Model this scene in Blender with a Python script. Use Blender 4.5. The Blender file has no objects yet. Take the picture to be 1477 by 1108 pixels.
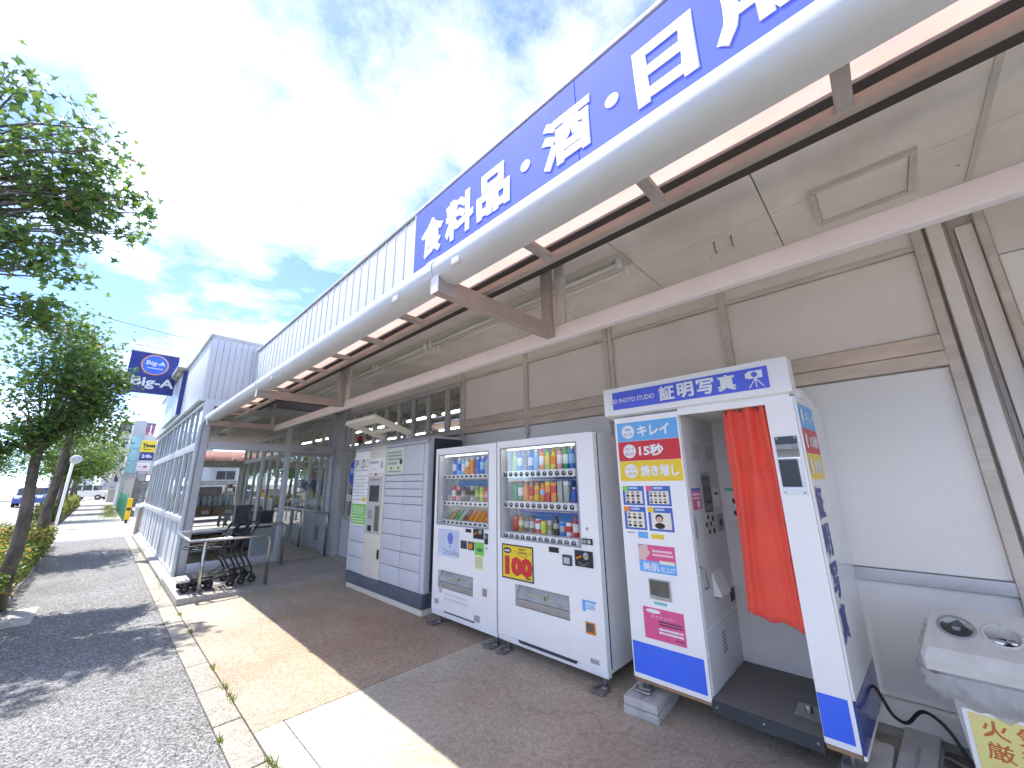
import bpy, bmesh, math, random
import numpy as np
from mathutils import Vector, Matrix
random.seed(7); np.random.seed(7)
R = math.radians
sc = bpy.context.scene
COL = sc.collection

# ------------------------------------------------------------------ camera
cam = bpy.data.cameras.new('camera'); cam_o = bpy.data.objects.new('camera', cam); COL.objects.link(cam_o)
cam.sensor_fit = 'HORIZONTAL'; cam.sensor_width = 36.0; cam.lens = 553.0 / 1477.0 * 36.0
cam.clip_start = 0.02; cam.clip_end = 3000
def _n(v): return v / np.linalg.norm(v)
_dy = _n(np.array([146 - 738.5, 702 - 554, 553.0])); _up = np.array([704 - 738.5, -1631 - 554, 553.0])
_up = _n(_n(_up) - _dy * _n(_up).dot(_dy)); _dx = np.cross(_dy, _up)
_R = np.stack([_dx, _dy, _up])
_r = _R @ np.array([1., 0, 0]); _u = _R @ np.array([0, -1., 0]); _f = _R @ np.array([0, 0, 1.])
cam_o.matrix_world = Matrix(((_r[0], _u[0], -_f[0], 0), (_r[1], _u[1], -_f[1], 0), (_r[2], _u[2], -_f[2], 1.5), (0, 0, 0, 1)))
sc.camera = cam_o

# ------------------------------------------------------------------ world, sun, exposure
SUN = Vector((-0.20, 0.42, 1.0)).normalized()
w = bpy.data.worlds.new('World'); sc.world = w; w.use_nodes = True
nt = w.node_tree; nt.nodes.clear(); N = nt.nodes.new; L = nt.links.new
out = N('ShaderNodeOutputWorld'); bg = N('ShaderNodeBackground'); bg.inputs['Strength'].default_value = 0.15
sky = N('ShaderNodeTexSky'); sky.sky_type = 'NISHITA'; sky.sun_disc = False
sky.sun_elevation = math.asin(SUN.z); sky.sun_rotation = math.atan2(SUN.x, SUN.y)
sky.air_density = 0.38; sky.dust_density = 0.15; sky.ozone_density = 4.0
tc = N('ShaderNodeTexCoord'); sep = N('ShaderNodeSeparateXYZ'); L(tc.outputs['Generated'], sep.inputs[0])
def mth(op, a, b=None):
    m = N('ShaderNodeMath'); m.operation = op
    for i, v in enumerate((a, b)):
        if v is None: continue
        if isinstance(v, (int, float)): m.inputs[i].default_value = v
        else: L(v, m.inputs[i])
    return m.outputs[0]
zz = mth('MAXIMUM', mth('ADD', sep.outputs[2], 0.12), 0.06)
cmb = N('ShaderNodeCombineXYZ'); L(mth('DIVIDE', sep.outputs[0], zz), cmb.inputs[0]); L(mth('DIVIDE', sep.outputs[1], zz), cmb.inputs[1])
n1 = N('ShaderNodeTexNoise'); n1.inputs['Scale'].default_value = 0.8; n1.inputs['Detail'].default_value = 9; n1.inputs['Roughness'].default_value = 0.52; n1.inputs['Distortion'].default_value = 0.4
n2 = N('ShaderNodeTexNoise'); n2.inputs['Scale'].default_value = 4.2; n2.inputs['Detail'].default_value = 7; n2.inputs['Roughness'].default_value = 0.65
va = N('ShaderNodeVectorMath'); va.operation = 'ADD'; va.inputs[1].default_value = (-3.98, 13.86, -4.54); L(cmb.outputs[0], va.inputs[0]); L(va.outputs[0], n1.inputs['Vector']); L(va.outputs[0], n2.inputs['Vector'])
sm = mth('ADD', mth('MULTIPLY', n1.outputs[0], 0.72), mth('MULTIPLY', n2.outputs[0], 0.28))
cr = N('ShaderNodeValToRGB'); cr.color_ramp.elements[0].position = 0.47; cr.color_ramp.elements[1].position = 0.92; L(sm, cr.inputs[0])
mixc = N('ShaderNodeMix'); mixc.data_type = 'RGBA'; mixc.inputs['B'].default_value = (8.8, 8.4, 7.8, 1)
L(mth('MULTIPLY', cr.outputs[0], 0.85), mixc.inputs['Factor']); L(sky.outputs[0], mixc.inputs['A'])
L(mixc.outputs['Result'], bg.inputs[0]); L(bg.outputs[0], out.inputs[0])
sun = bpy.data.lights.new('sun', 'SUN'); sun.energy = 2.0; sun.angle = R(0.55); sun.color = (1.0, 0.955, 0.88)
sun_o = bpy.data.objects.new('sun', sun); COL.objects.link(sun_o); sun_o.location = (0, 0, 20)
sun_o.rotation_euler = (-SUN).to_track_quat('-Z', 'Y').to_euler()
sc.view_settings.view_transform = 'Standard'; sc.view_settings.look = 'None'
sc.view_settings.exposure = 2.2; sc.view_settings.gamma = 1.0
sc.render.engine = 'CYCLES'
cy = sc.cycles; cy.use_denoising = True; cy.use_adaptive_sampling = True; cy.adaptive_threshold = 0.03; cy.max_bounces = 8; cy.diffuse_bounces = 5; cy.glossy_bounces = 4; cy.transmission_bounces = 6; cy.transparent_max_bounces = 14
cy.caustics_reflective = False; cy.caustics_refractive = False; cy.sample_clamp_indirect = 8

# ------------------------------------------------------------------ materials
def lin(h):
    h = h.lstrip('#'); o = []
    for i in (0, 2, 4):
        c = int(h[i:i + 2], 16) / 255.0
        o.append(c / 12.92 if c <= 0.04045 else ((c + 0.055) / 1.055) ** 2.4)
    return tuple(o)
MATS = {}
def mat(name, c, rough=0.5, metal=0.0, var=0.0, scale=6.0, bump=0.0, bscale=None, c2=None, emit=0.0, spec=0.5, trans=0.0, coat=0.0, stretch=None, dist=0.004):
    """procedural principled material: colour noise between c and c2, fine bump, roughness wear"""
    if name in MATS: return MATS[name]
    m = bpy.data.materials.new(name); m.use_nodes = True; t = m.node_tree; b = t.nodes['Principled BSDF']
    if isinstance(c, str): c = lin(c)
    b.inputs['Roughness'].default_value = rough; b.inputs['Metallic'].default_value = metal
    b.inputs['Specular IOR Level'].default_value = spec; b.inputs['Coat Weight'].default_value = coat
    b.inputs['Base Color'].default_value = (*c, 1)
    if trans: b.inputs['Transmission Weight'].default_value = trans
    if emit: b.inputs['Emission Color'].default_value = (*c, 1); b.inputs['Emission Strength'].default_value = emit
    if var or c2 or bump:
        tcn = t.nodes.new('ShaderNodeTexCoord'); mp = t.nodes.new('ShaderNodeMapping'); t.links.new(tcn.outputs['Object'], mp.inputs[0])
        geo = t.nodes.new('ShaderNodeNewGeometry'); t.links.new(geo.outputs['Position'], mp.inputs[0])
        if stretch: mp.inputs['Scale'].default_value = stretch
    if var or c2:
        n = t.nodes.new('ShaderNodeTexNoise'); n.inputs['Scale'].default_value = scale; n.inputs['Detail'].default_value = 8; n.inputs['Roughness'].default_value = 0.62
        t.links.new(mp.outputs[0], n.inputs['Vector'])
        rp = t.nodes.new('ShaderNodeValToRGB'); rp.color_ramp.elements[0].position = 0.36; rp.color_ramp.elements[1].position = 0.66
        if isinstance(c2, str): c2 = lin(c2)
        a = tuple(x * (1 - var) for x in c) if c2 is None else c2
        rp.color_ramp.elements[0].color = (*a, 1); rp.color_ramp.elements[1].color = (*[min(1, x * (1 + var * 0.4)) for x in c], 1)
        t.links.new(n.outputs[0], rp.inputs[0]); t.links.new(rp.outputs[0], b.inputs['Base Color'])
        mr = t.nodes.new('ShaderNodeMapRange'); mr.inputs['To Min'].default_value = max(0.02, rough * 0.8); mr.inputs['To Max'].default_value = min(1, rough * 1.25)
        t.links.new(n.outputs[0], mr.inputs['Value']); t.links.new(mr.outputs[0], b.inputs['Roughness'])
    if bump:
        n = t.nodes.new('ShaderNodeTexNoise'); n.inputs['Scale'].default_value = bscale or scale * 8; n.inputs['Detail'].default_value = 6
        t.links.new(mp.outputs[0], n.inputs['Vector']); bp = t.nodes.new('ShaderNodeBump'); bp.inputs['Strength'].default_value = bump; bp.inputs['Distance'].default_value = dist
        t.links.new(n.outputs[0], bp.inputs['Height']); t.links.new(bp.outputs[0], b.inputs['Normal'])
    MATS[name] = m; return m

def aggregate(name, base, dark, light, stain=None, vs=95.0, bump=0.7, grow=0.5, hair=False):
    """coarse asphalt / exposed aggregate: voronoi chips, large stains, cracks"""
    m = bpy.data.materials.new(name); m.use_nodes = True; t = m.node_tree; b = t.nodes['Principled BSDF']; nn = t.nodes.new; lk = t.links.new
    base, dark, light = [lin(x) if isinstance(x, str) else x for x in (base, dark, light)]
    g = nn('ShaderNodeNewGeometry')
    v = nn('ShaderNodeTexVoronoi'); v.inputs['Scale'].default_value = vs; v.inputs['Randomness'].default_value = 1.0; lk(g.outputs['Position'], v.inputs['Vector'])
    sp = nn('ShaderNodeSeparateColor'); lk(v.outputs['Color'], sp.inputs[0])
    r1 = nn('ShaderNodeValToRGB'); e = r1.color_ramp.elements; e[0].color = (*dark, 1); e[1].color = (*light, 1); e[0].position = 0.05; e[1].position = 0.95
    k = r1.color_ramp.elements.new(grow); k.color = (*base, 1)
    lk(sp.outputs[0], r1.inputs[0])
    n = nn('ShaderNodeTexNoise'); n.inputs['Scale'].default_value = 0.9; n.inputs['Detail'].default_value = 9; n.inputs['Roughness'].default_value = 0.7; lk(g.outputs['Position'], n.inputs['Vector'])
    r2 = nn('ShaderNodeValToRGB'); r2.color_ramp.elements[0].position = 0.3; r2.color_ramp.elements[1].position = 0.62; r2.color_ramp.elements[0].color = (0.62, 0.6, 0.58, 1); r2.color_ramp.elements[1].color = (1, 1, 1, 1); lk(n.outputs[0], r2.inputs[0])
    mu = nn('ShaderNodeMix'); mu.data_type = 'RGBA'; mu.blend_type = 'MULTIPLY'; mu.inputs['Factor'].default_value = 0.75; lk(r1.outputs[0], mu.inputs['A']); lk(r2.outputs[0], mu.inputs['B'])
    res = mu.outputs['Result']
    nf = nn('ShaderNodeTexNoise'); nf.inputs['Scale'].default_value = 26; nf.inputs['Detail'].default_value = 6; lk(g.outputs['Position'], nf.inputs['Vector'])
    rf = nn('ShaderNodeValToRGB'); rf.color_ramp.elements[0].position = 0.35; rf.color_ramp.elements[1].position = 0.6; rf.color_ramp.elements[0].color = (0.78, 0.77, 0.76, 1); lk(nf.outputs[0], rf.inputs[0])
    mf = nn('ShaderNodeMix'); mf.data_type = 'RGBA'; mf.blend_type = 'MULTIPLY'; mf.inputs['Factor'].default_value = 0.7; lk(res, mf.inputs['A']); lk(rf.outputs[0], mf.inputs['B']); res = mf.outputs['Result']
    if stain:
        for (cx, cy_, rad, colr, amt, seed) in stain:
            mp = nn('ShaderNodeMapping'); mp.inputs['Location'].default_value = (-cx, -cy_, 0); lk(g.outputs['Position'], mp.inputs[0])
            ln = nn('ShaderNodeVectorMath'); ln.operation = 'LENGTH'; lk(mp.outputs[0], ln.inputs[0])
            ns = nn('ShaderNodeTexNoise'); ns.inputs['Scale'].default_value = 1.6; ns.inputs['Detail'].default_value = 9; ns.inputs['Roughness'].default_value = 0.68
            ofs = nn('ShaderNodeVectorMath'); ofs.operation = 'ADD'; ofs.inputs[1].default_value = (seed, seed * 2, 0); lk(g.outputs['Position'], ofs.inputs[0]); lk(ofs.outputs[0], ns.inputs['Vector'])
            mr = nn('ShaderNodeMapRange'); mr.inputs['From Min'].default_value = rad; mr.inputs['From Max'].default_value = rad * 0.25; lk(ln.outputs['Value'], mr.inputs['Value'])
            mm = nn('ShaderNodeMath'); mm.operation = 'MULTIPLY'; lk(mr.outputs[0], mm.inputs[0]); lk(ns.outputs[0], mm.inputs[1])
            m2 = nn('ShaderNodeMath'); m2.operation = 'MULTIPLY'; m2.inputs[1].default_value = amt * 1.7; m2.use_clamp = True; lk(mm.outputs[0], m2.inputs[0])
            mx = nn('ShaderNodeMix'); mx.data_type = 'RGBA'; mx.blend_type = 'MULTIPLY'; mx.inputs['B'].default_value = (*colr, 1); lk(m2.outputs[0], mx.inputs['Factor']); lk(res, mx.inputs['A']); res = mx.outputs['Result']
    if hair:
        vc = nn('ShaderNodeTexVoronoi'); vc.feature = 'DISTANCE_TO_EDGE'; vc.inputs['Scale'].default_value = 0.42
        nd = nn('ShaderNodeTexNoise'); nd.inputs['Scale'].default_value = 0.9; nd.inputs['Detail'].default_value = 5; lk(g.outputs['Position'], nd.inputs['Vector'])
        av = nn('ShaderNodeVectorMath'); av.operation = 'ADD'; lk(g.outputs['Position'], av.inputs[0]); lk(nd.outputs['Color'], av.inputs[1]); lk(av.outputs[0], vc.inputs['Vector'])
        rc = nn('ShaderNodeValToRGB'); rc.color_ramp.elements[0].position = 0.001; rc.color_ramp.elements[1].position = 0.004; rc.color_ramp.elements[0].color = (0.86, 0.83, 0.80, 1); lk(vc.outputs['Distance'], rc.inputs[0])
        mh = nn('ShaderNodeMix'); mh.data_type = 'RGBA'; mh.blend_type = 'MULTIPLY'; mh.inputs['Factor'].default_value = 1; lk(res, mh.inputs['A']); lk(rc.outputs[0], mh.inputs['B']); res = mh.outputs['Result']
    lk(res, b.inputs['Base Color']); b.inputs['Roughness'].default_value = 0.9; b.inputs['Specular IOR Level'].default_value = 0.25
    bp = nn('ShaderNodeBump'); bp.inputs['Strength'].default_value = bump; bp.inputs['Distance'].default_value = 0.006; lk(v.outputs['Distance'], bp.inputs['Height']); lk(bp.outputs[0], b.inputs['Normal'])
    MATS[name] = m; return m

def glass(name, tint=(0.9, 0.95, 0.93), refl=1.0, ior=1.5, rough=0.0):
    m = bpy.data.materials.new(name); m.use_nodes = True; t = m.node_tree; t.nodes.clear(); nn = t.nodes.new
    o = nn('ShaderNodeOutputMaterial'); tr = nn('ShaderNodeBsdfTransparent'); tr.inputs[0].default_value = (*tint, 1)
    gl = nn('ShaderNodeBsdfGlossy'); gl.inputs['Roughness'].default_value = rough; gl.inputs[0].default_value = (1, 1, 1, 1)
    fr = nn('ShaderNodeFresnel'); fr.inputs[0].default_value = ior; mu = nn('ShaderNodeMath'); mu.operation = 'MULTIPLY'; mu.inputs[1].default_value = refl; mu.use_clamp = True
    mx = nn('ShaderNodeMixShader'); t.links.new(fr.outputs[0], mu.inputs[0]); t.links.new(mu.outputs[0], mx.inputs[0]); t.links.new(tr.outputs[0], mx.inputs[1]); t.links.new(gl.outputs[0], mx.inputs[2]); t.links.new(mx.outputs[0], o.inputs[0])
    MATS[name] = m; return m

def translucent(name, c, c2=None, amt=0.5, rough=0.5, scale=30):
    m = bpy.data.materials.new(name); m.use_nodes = True; t = m.node_tree; nn = t.nodes.new; b = t.nodes['Principled BSDF']; o = t.nodes['Material Output']
    if isinstance(c, str): c = lin(c)
    if isinstance(c2, str): c2 = lin(c2)
    b.inputs['Roughness'].default_value = rough; tl = nn('ShaderNodeBsdfTranslucent')
    g = nn('ShaderNodeNewGeometry')
    n = nn('ShaderNodeTexNoise'); n.inputs['Scale'].default_value = scale; n.inputs['Detail'].default_value = 3; t.links.new(g.outputs['Position'], n.inputs['Vector'])
    rp = nn('ShaderNodeValToRGB'); rp.color_ramp.elements[0].position = 0.35; rp.color_ramp.elements[1].position = 0.65
    rp.color_ramp.elements[0].color = (*(c2 or tuple(x * 0.7 for x in c)), 1); rp.color_ramp.elements[1].color = (*c, 1); t.links.new(n.outputs[0], rp.inputs[0])
    t.links.new(rp.outputs[0], b.inputs['Base Color']); t.links.new(rp.outputs[0], tl.inputs[0])
    mx = nn('ShaderNodeMixShader'); mx.inputs[0].default_value = amt; t.links.new(b.outputs[0], mx.inputs[1]); t.links.new(tl.outputs[0], mx.inputs[2]); t.links.new(mx.outputs[0], o.inputs[0])
    MATS[name] = m; return m

M_white = mat('white enamel', (0.87, 0.87, 0.865), 0.32, var=0.035, scale=3)
M_white2 = mat('white cabinet paint', (0.82, 0.82, 0.82), 0.38, var=0.05, scale=2.5)
M_whitep = mat('white print', (0.87, 0.87, 0.85), 0.45)
M_cream = mat('cream paint', (0.72, 0.69, 0.58), 0.42, var=0.05, scale=3)
M_lock = mat('grey blue locker paint', (0.58, 0.605, 0.65), 0.42, var=0.05, scale=2)
M_lockd = mat('locker seam', (0.13, 0.135, 0.15), 0.6)
M_char = mat('charcoal paint', (0.045, 0.055, 0.062), 0.5, var=0.15, scale=5)
M_slate = mat('slate plinth paint', (0.10, 0.125, 0.155), 0.5, var=0.12, scale=5)
M_black = mat('black plastic', (0.018, 0.018, 0.02), 0.4)
M_rubber = mat('black rubber', (0.02, 0.02, 0.02), 0.8)
M_blue = mat('royal blue vinyl', (0.055, 0.16, 0.85), 0.38, var=0.06, scale=3)
M_signblue = mat('faded blue sign sheet', (0.125, 0.17, 0.76), 0.7, var=0.07, scale=1.5, spec=0.15)
M_navy = mat('navy sign sheet', (0.025, 0.04, 0.24), 0.4, var=0.08, scale=2)
M_letter = mat('white vinyl lettering', (0.80, 0.84, 0.86), 0.65, spec=0.2)
M_steel = mat('stainless steel', (0.52, 0.51, 0.49), 0.28, metal=1.0, var=0.1, scale=9)
M_galv = mat('galvanised steel', (0.42, 0.43, 0.44), 0.45, metal=0.9, var=0.2, scale=20)
M_mirror = mat('mirror', (0.85, 0.87, 0.88), 0.02, metal=1.0)
M_wall = mat('greige wall panel', (0.77, 0.735, 0.68), 0.38, var=0.07, scale=1.3)
M_wallw = mat('pale wall panel', (0.86, 0.845, 0.805), 0.36, var=0.05, scale=1.1)
M_frame = mat('weathered beige frame', (0.64, 0.58, 0.51), 0.55, var=0.18, scale=9, stretch=(1, 0.35, 1))
M_framew = mat('warm wood toned rail', (0.65, 0.555, 0.465), 0.6, var=0.22, scale=7, stretch=(1, 0.25, 1))
M_alu = mat('grey aluminium frame', (0.58, 0.60, 0.625), 0.42, metal=0.25, var=0.08, scale=5)
M_alud = mat('darker grey steel frame', (0.53, 0.53, 0.535), 0.5, metal=0.2, var=0.1, scale=4)  # slightly darker and less metallic than the aluminium frame grey
M_gap = mat('dark joint', (0.05, 0.047, 0.043), 0.9)
M_beam = mat('pinkish white beam paint', (0.76, 0.715, 0.705), 0.45, var=0.06, scale=3)
M_gutter = mat('grey white gutter', (0.56, 0.57, 0.57), 0.42, var=0.1, scale=3, stretch=(1, 0.4, 1))
M_siding = mat('white painted siding', (0.66, 0.68, 0.70), 0.42, var=0.05, scale=3, stretch=(1, 1, 0.3))
M_block = mat('lilac white siding', (0.62, 0.62, 0.655), 0.45, var=0.05, scale=3, stretch=(1, 1, 0.3))
M_brown = mat('brown steel channel', (0.40, 0.325, 0.29), 0.5, var=0.14, scale=6)
M_browng = mat('grey brown steel', (0.37, 0.34, 0.315), 0.5, var=0.14, scale=6)
M_void = mat('void shade black', (0.055, 0.048, 0.044), 0.9)  # near-black colour paints in the shade of the roof void and shed inside
M_salmon = translucent('salmon roof sheet', (0.70, 0.50, 0.42), (0.62, 0.43, 0.36), amt=0.5, scale=3)
M_tube = mat('unlit fluorescent tube', (0.80, 0.80, 0.76), 0.3)
M_lit = mat('lit fluorescent tube', (1.0, 0.98, 0.94), 0.5, emit=5.0)
M_litv = mat('vending display lamp', (1.0, 0.98, 0.95), 0.5, emit=1.2)
M_fix = mat('cream fixture paint', (0.60, 0.56, 0.49), 0.5, var=0.06, scale=4)
M_red = mat('red vinyl', (0.62, 0.028, 0.035), 0.4)
M_yellow = mat('yellow vinyl', (0.84, 0.60, 0.03), 0.4)
M_sky = mat('sky blue vinyl', (0.14, 0.42, 0.80), 0.4)
M_pink = mat('magenta sticker', (0.72, 0.10, 0.26), 0.45)
M_orange = mat('orange plastic', (0.80, 0.26, 0.02), 0.4)
M_green = mat('green print', (0.22, 0.60, 0.09), 0.45)
M_pgreen = mat('pale green poster', (0.62, 0.76, 0.60), 0.45, var=0.06, scale=12)
M_grey = mat('mid grey print', (0.30, 0.31, 0.32), 0.5)
M_lgrey = mat('light grey plastic', (0.50, 0.51, 0.51), 0.45)
M_screen = mat('dark screen', (0.05, 0.055, 0.055), 0.15)
M_smoke = mat('smoked acrylic', (0.13, 0.12, 0.10), 0.12, var=0.2, scale=10)
M_conc = mat('weathered concrete', (0.40, 0.385, 0.35), 0.85, var=0.25, scale=5, bump=0.5, bscale=70)
M_concl = mat('pale concrete block', (0.50, 0.485, 0.45), 0.85, var=0.2, scale=8, bump=0.5, bscale=90)
M_wood = mat('bare timber edge', (0.34, 0.22, 0.12), 0.7, var=0.3, scale=14, stretch=(1, 0.1, 1))
M_carpet = mat('grey booth floor sheet', (0.15, 0.142, 0.132), 0.75, var=0.12, scale=40, bump=0.2, bscale=300)
M_curt = mat('red nylon curtain', (0.80, 0.075, 0.04), 0.55, var=0.10, scale=5, bump=0.12, bscale=18)
M_curt.node_tree.nodes['Principled BSDF'].inputs['Sheen Weight'].default_value = 0.3
G_glass = glass('window glass', (0.95, 0.965, 0.96), 0.5)
G_clear = glass('clear display pane', (0.98, 0.985, 0.985), 0.12)
G_refl = glass('reflective side glass', (0.80, 0.84, 0.82), 1.5)
G_bag = translucent('thin plastic bag', (0.82, 0.82, 0.80), (0.7, 0.7, 0.69), amt=0.45, rough=0.2, scale=9)
_t = G_bag.node_tree; _o = _t.nodes['Material Output']; _mx = _t.nodes.new('ShaderNodeMixShader'); _tr = _t.nodes.new('ShaderNodeBsdfTransparent'); _mx.inputs[0].default_value = 0.45
_t.links.new(_o.inputs[0].links[0].from_socket, _mx.inputs[1]); _t.links.new(_tr.outputs[0], _mx.inputs[2]); _t.links.new(_mx.outputs[0], _o.inputs[0])
A_walk = aggregate('sidewalk asphalt', (0.235, 0.235, 0.237), (0.095, 0.095, 0.097), (0.43, 0.43, 0.433), vs=105, bump=0.9)
A_fore = aggregate('forecourt washed aggregate', (0.50, 0.44, 0.365), (0.33, 0.285, 0.23), (0.64, 0.585, 0.50), vs=150, bump=0.7, hair=True,
    stain=[(2.0, 4.4, 1.7, (0.92, 0.64, 0.47), 0.75, 1.3), (1.9, 2.5, 1.5, (0.94, 0.70, 0.54), 0.65, 4.1), (2.6, 1.6, 1.3, (0.55, 0.5, 0.47), 0.5, 9.0), (2.4, 5.9, 1.2, (0.72, 0.66, 0.62), 0.6, 6.0)])
A_slab = aggregate('trowelled concrete', (0.53, 0.495, 0.425), (0.41, 0.38, 0.32), (0.61, 0.575, 0.505), vs=160, bump=0.35, hair=True,
    stain=[(2.2, 1.9, 1.5, (0.94, 0.72, 0.57), 0.65, 2.3), (2.9, 0.6, 1.4, (0.6, 0.55, 0.5), 0.6, 7.7)])
A_patch = aggregate('white mortar patch', (0.52, 0.505, 0.455), (0.44, 0.42, 0.37), (0.58, 0.565, 0.515), vs=180, bump=0.25)
A_ramp = aggregate('grey ramp concrete', (0.44, 0.425, 0.40), (0.34, 0.325, 0.305), (0.52, 0.505, 0.475), vs=150, bump=0.35, hair=True)
A_road = aggregate('road asphalt', (0.38, 0.38, 0.38), (0.28, 0.28, 0.28), (0.46, 0.46, 0.46), vs=40, bump=0.4)
A_park = aggregate('parking concrete', (0.42, 0.41, 0.39), (0.34, 0.33, 0.32), (0.5, 0.49, 0.47), vs=40, bump=0.2)
A_kerb = aggregate('kerb concrete', (0.42, 0.395, 0.34), (0.28, 0.26, 0.22), (0.55, 0.52, 0.46), vs=140, bump=0.5)

# ------------------------------------------------------------------ builders
WP = {}
def tag(o, label=None, cat=None, group=None, kind=None):
    if label: o['label'] = label
    if cat: o['category'] = cat
    if group: o['group'] = group
    if kind: o['kind'] = kind
    return o
def T(name, label, cat, loc=(0, 0, 0), group=None):
    o = bpy.data.objects.new(name, None); COL.objects.link(o); o.location = loc; o.empty_display_size = 0.1
    WP[o.name] = Vector(loc); return tag(o, label, cat, group)
def S(name, loc=(0, 0, 0)):
    o = bpy.data.objects.new(name, None); COL.objects.link(o); o.location = loc; WP[o.name] = Vector(loc); o['kind'] = 'structure'; return o
def put(o, wpos, parent):
    COL.objects.link(o); wpos = Vector(wpos); WP[o.name] = wpos
    if parent is not None: o.parent = parent; o.location = wpos - WP[parent.name]
    else: o.location = wpos
    return o
CACHE = {}
def B(name, x, y, z, m, parent=None, bev=0.0, seg=2):
    dx, dy, dz = abs(x[1] - x[0]), abs(y[1] - y[0]), abs(z[1] - z[0])
    key = (round(dx, 4), round(dy, 4), round(dz, 4), m.name, bev)
    if key not in CACHE:
        me = bpy.data.meshes.new(name); a, b, c = dx / 2, dy / 2, dz / 2
        vs = [(sx * a, sy * b, sz * c) for sx in (-1, 1) for sy in (-1, 1) for sz in (-1, 1)]
        me.from_pydata(vs, [], [(0, 1, 3, 2), (4, 6, 7, 5), (0, 4, 5, 1), (2, 3, 7, 6), (0, 2, 6, 4), (1, 5, 7, 3)])
        if bev:
            bm = bmesh.new(); bm.from_mesh(me); bmesh.ops.bevel(bm, geom=list(bm.edges), offset=bev, segments=seg, affect='EDGES', profile=0.6, clamp_overlap=True); bm.to_mesh(me); bm.free()
            for p in me.polygons: p.use_smooth = True
        me.materials.append(m); CACHE[key] = me
    o = bpy.data.objects.new(name, CACHE[key])
    return put(o, ((x[0] + x[1]) / 2, (y[0] + y[1]) / 2, (z[0] + z[1]) / 2), parent)
def M(name, vs, fs, m, parent=None, smooth=False, fm=None, pos=None):
    """mesh from world coordinates; m one material or a list with face indices fm"""
    a = np.array(vs, float)
    if pos is None: pos = ((a[:, 0].min() + a[:, 0].max()) / 2, (a[:, 1].min() + a[:, 1].max()) / 2, a[:, 2].min())
    a = a - np.array(pos)
    me = bpy.data.meshes.new(name); me.from_pydata([tuple(v) for v in a], [], [tuple(f) for f in fs])
    for k in (m if isinstance(m, (list, tuple)) else [m]): me.materials.append(k)
    if fm is not None: me.polygons.foreach_set('material_index', fm)
    if smooth: me.polygons.foreach_set('use_smooth', [True] * len(me.polygons))
    me.update()
    return put(bpy.data.objects.new(name, me), pos, parent)
class MB:
    def __init__(s): s.v = []; s.f = []; s.m = []
    def add(s, vs, fs, mi=0):
        k = len(s.v); s.v += [tuple(v) for v in vs]; s.f += [tuple(i + k for i in f) for f in fs]; s.m += [mi] * len(fs); return s
    def box(s, x, y, z, mi=0, skip=()):
        vs = [(a, b, c) for a in x for b in y for c in z]
        fs = {'-x': (0, 1, 3, 2), '+x': (4, 6, 7, 5), '-y': (0, 4, 5, 1), '+y': (2, 3, 7, 6), '-z': (0, 2, 6, 4), '+z': (1, 5, 7, 3)}
        return s.add(vs, [f for k, f in fs.items() if k not in skip], mi)
    def tube(s, pts, r, n=8, mi=0, cap=True):
        pts = [Vector(p) for p in pts]; rs = r if isinstance(r, (list, tuple)) else [r] * len(pts); up = None; k = len(s.v)
        for i, p in enumerate(pts):
            d = (pts[min(i + 1, len(pts) - 1)] - pts[max(i - 1, 0)]).normalized()
            if up is None: up = Vector((0, 0, 1)) if abs(d.z) < 0.9 else Vector((1, 0, 0))
            a = d.cross(up).normalized(); up = a.cross(d).normalized()
            for j in range(n):
                t = 2 * math.pi * j / n; s.v.append(tuple(p + (a * math.cos(t) + up * math.sin(t)) * rs[i]))
        for i in range(len(pts) - 1):
            for j in range(n):
                s.f.append((k + i * n + j, k + i * n + (j + 1) % n, k + (i + 1) * n + (j + 1) % n, k + (i + 1) * n + j)); s.m.append(mi)
        if cap:
            s.f.append(tuple(k + j for j in range(n))[::-1]); s.m.append(mi); e = k + (len(pts) - 1) * n; s.f.append(tuple(e + j for j in range(n))); s.m.append(mi)
        return s
    def lathe(s, c, prof, n=12, mis=None, axis='z'):
        k = len(s.v)
        for (r, h) in prof:
            for j in range(n):
                t = 2 * math.pi * j / n; a, b = r * math.cos(t), r * math.sin(t)
                s.v.append((c[0] + a, c[1] + b, c[2] + h) if axis == 'z' else ((c[0] + h, c[1] + a, c[2] + b) if axis == 'x' else (c[0] + a, c[1] + h, c[2] + b)))
        for i in range(len(prof) - 1):
            for j in range(n):
                s.f.append((k + i * n + j, k + i * n + (j + 1) % n, k + (i + 1) * n + (j + 1) % n, k + (i + 1) * n + j)); s.m.append(mis[i] if mis else 0)
        s.f.append(tuple(k + j for j in range(n))[::-1]); s.m.append(mis[0] if mis else 0)
        e = k + (len(prof) - 1) * n; s.f.append(tuple(e + j for j in range(n))); s.m.append(mis[-1] if mis else 0); return s
    def build(s, name, m, parent=None, smooth=False, pos=None): return M(name, s.v, s.f, m, parent, smooth, s.m if isinstance(m, (list, tuple)) else None, pos)
def bend(pts, r=0.09, n=5):
    """round the corners of a polyline"""
    pts = [Vector(p) for p in pts]; o = [pts[0]]
    for i in range(1, len(pts) - 1):
        a, b, c = pts[i - 1], pts[i], pts[i + 1]; d1 = (a - b).normalized(); d2 = (c - b).normalized(); q = min(r, (a - b).length * 0.48, (c - b).length * 0.48)
        p0, p2 = b + d1 * q, b + d2 * q
        for k in range(n + 1):
            t = k / n; o.append(p0 * (1 - t) ** 2 + b * 2 * t * (1 - t) + p2 * t * t)
    return o + [pts[-1]]
def tube(name, pts, r, m, parent=None, n=10): return MB().tube(pts, r, n).build(name, m, parent, True)
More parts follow.
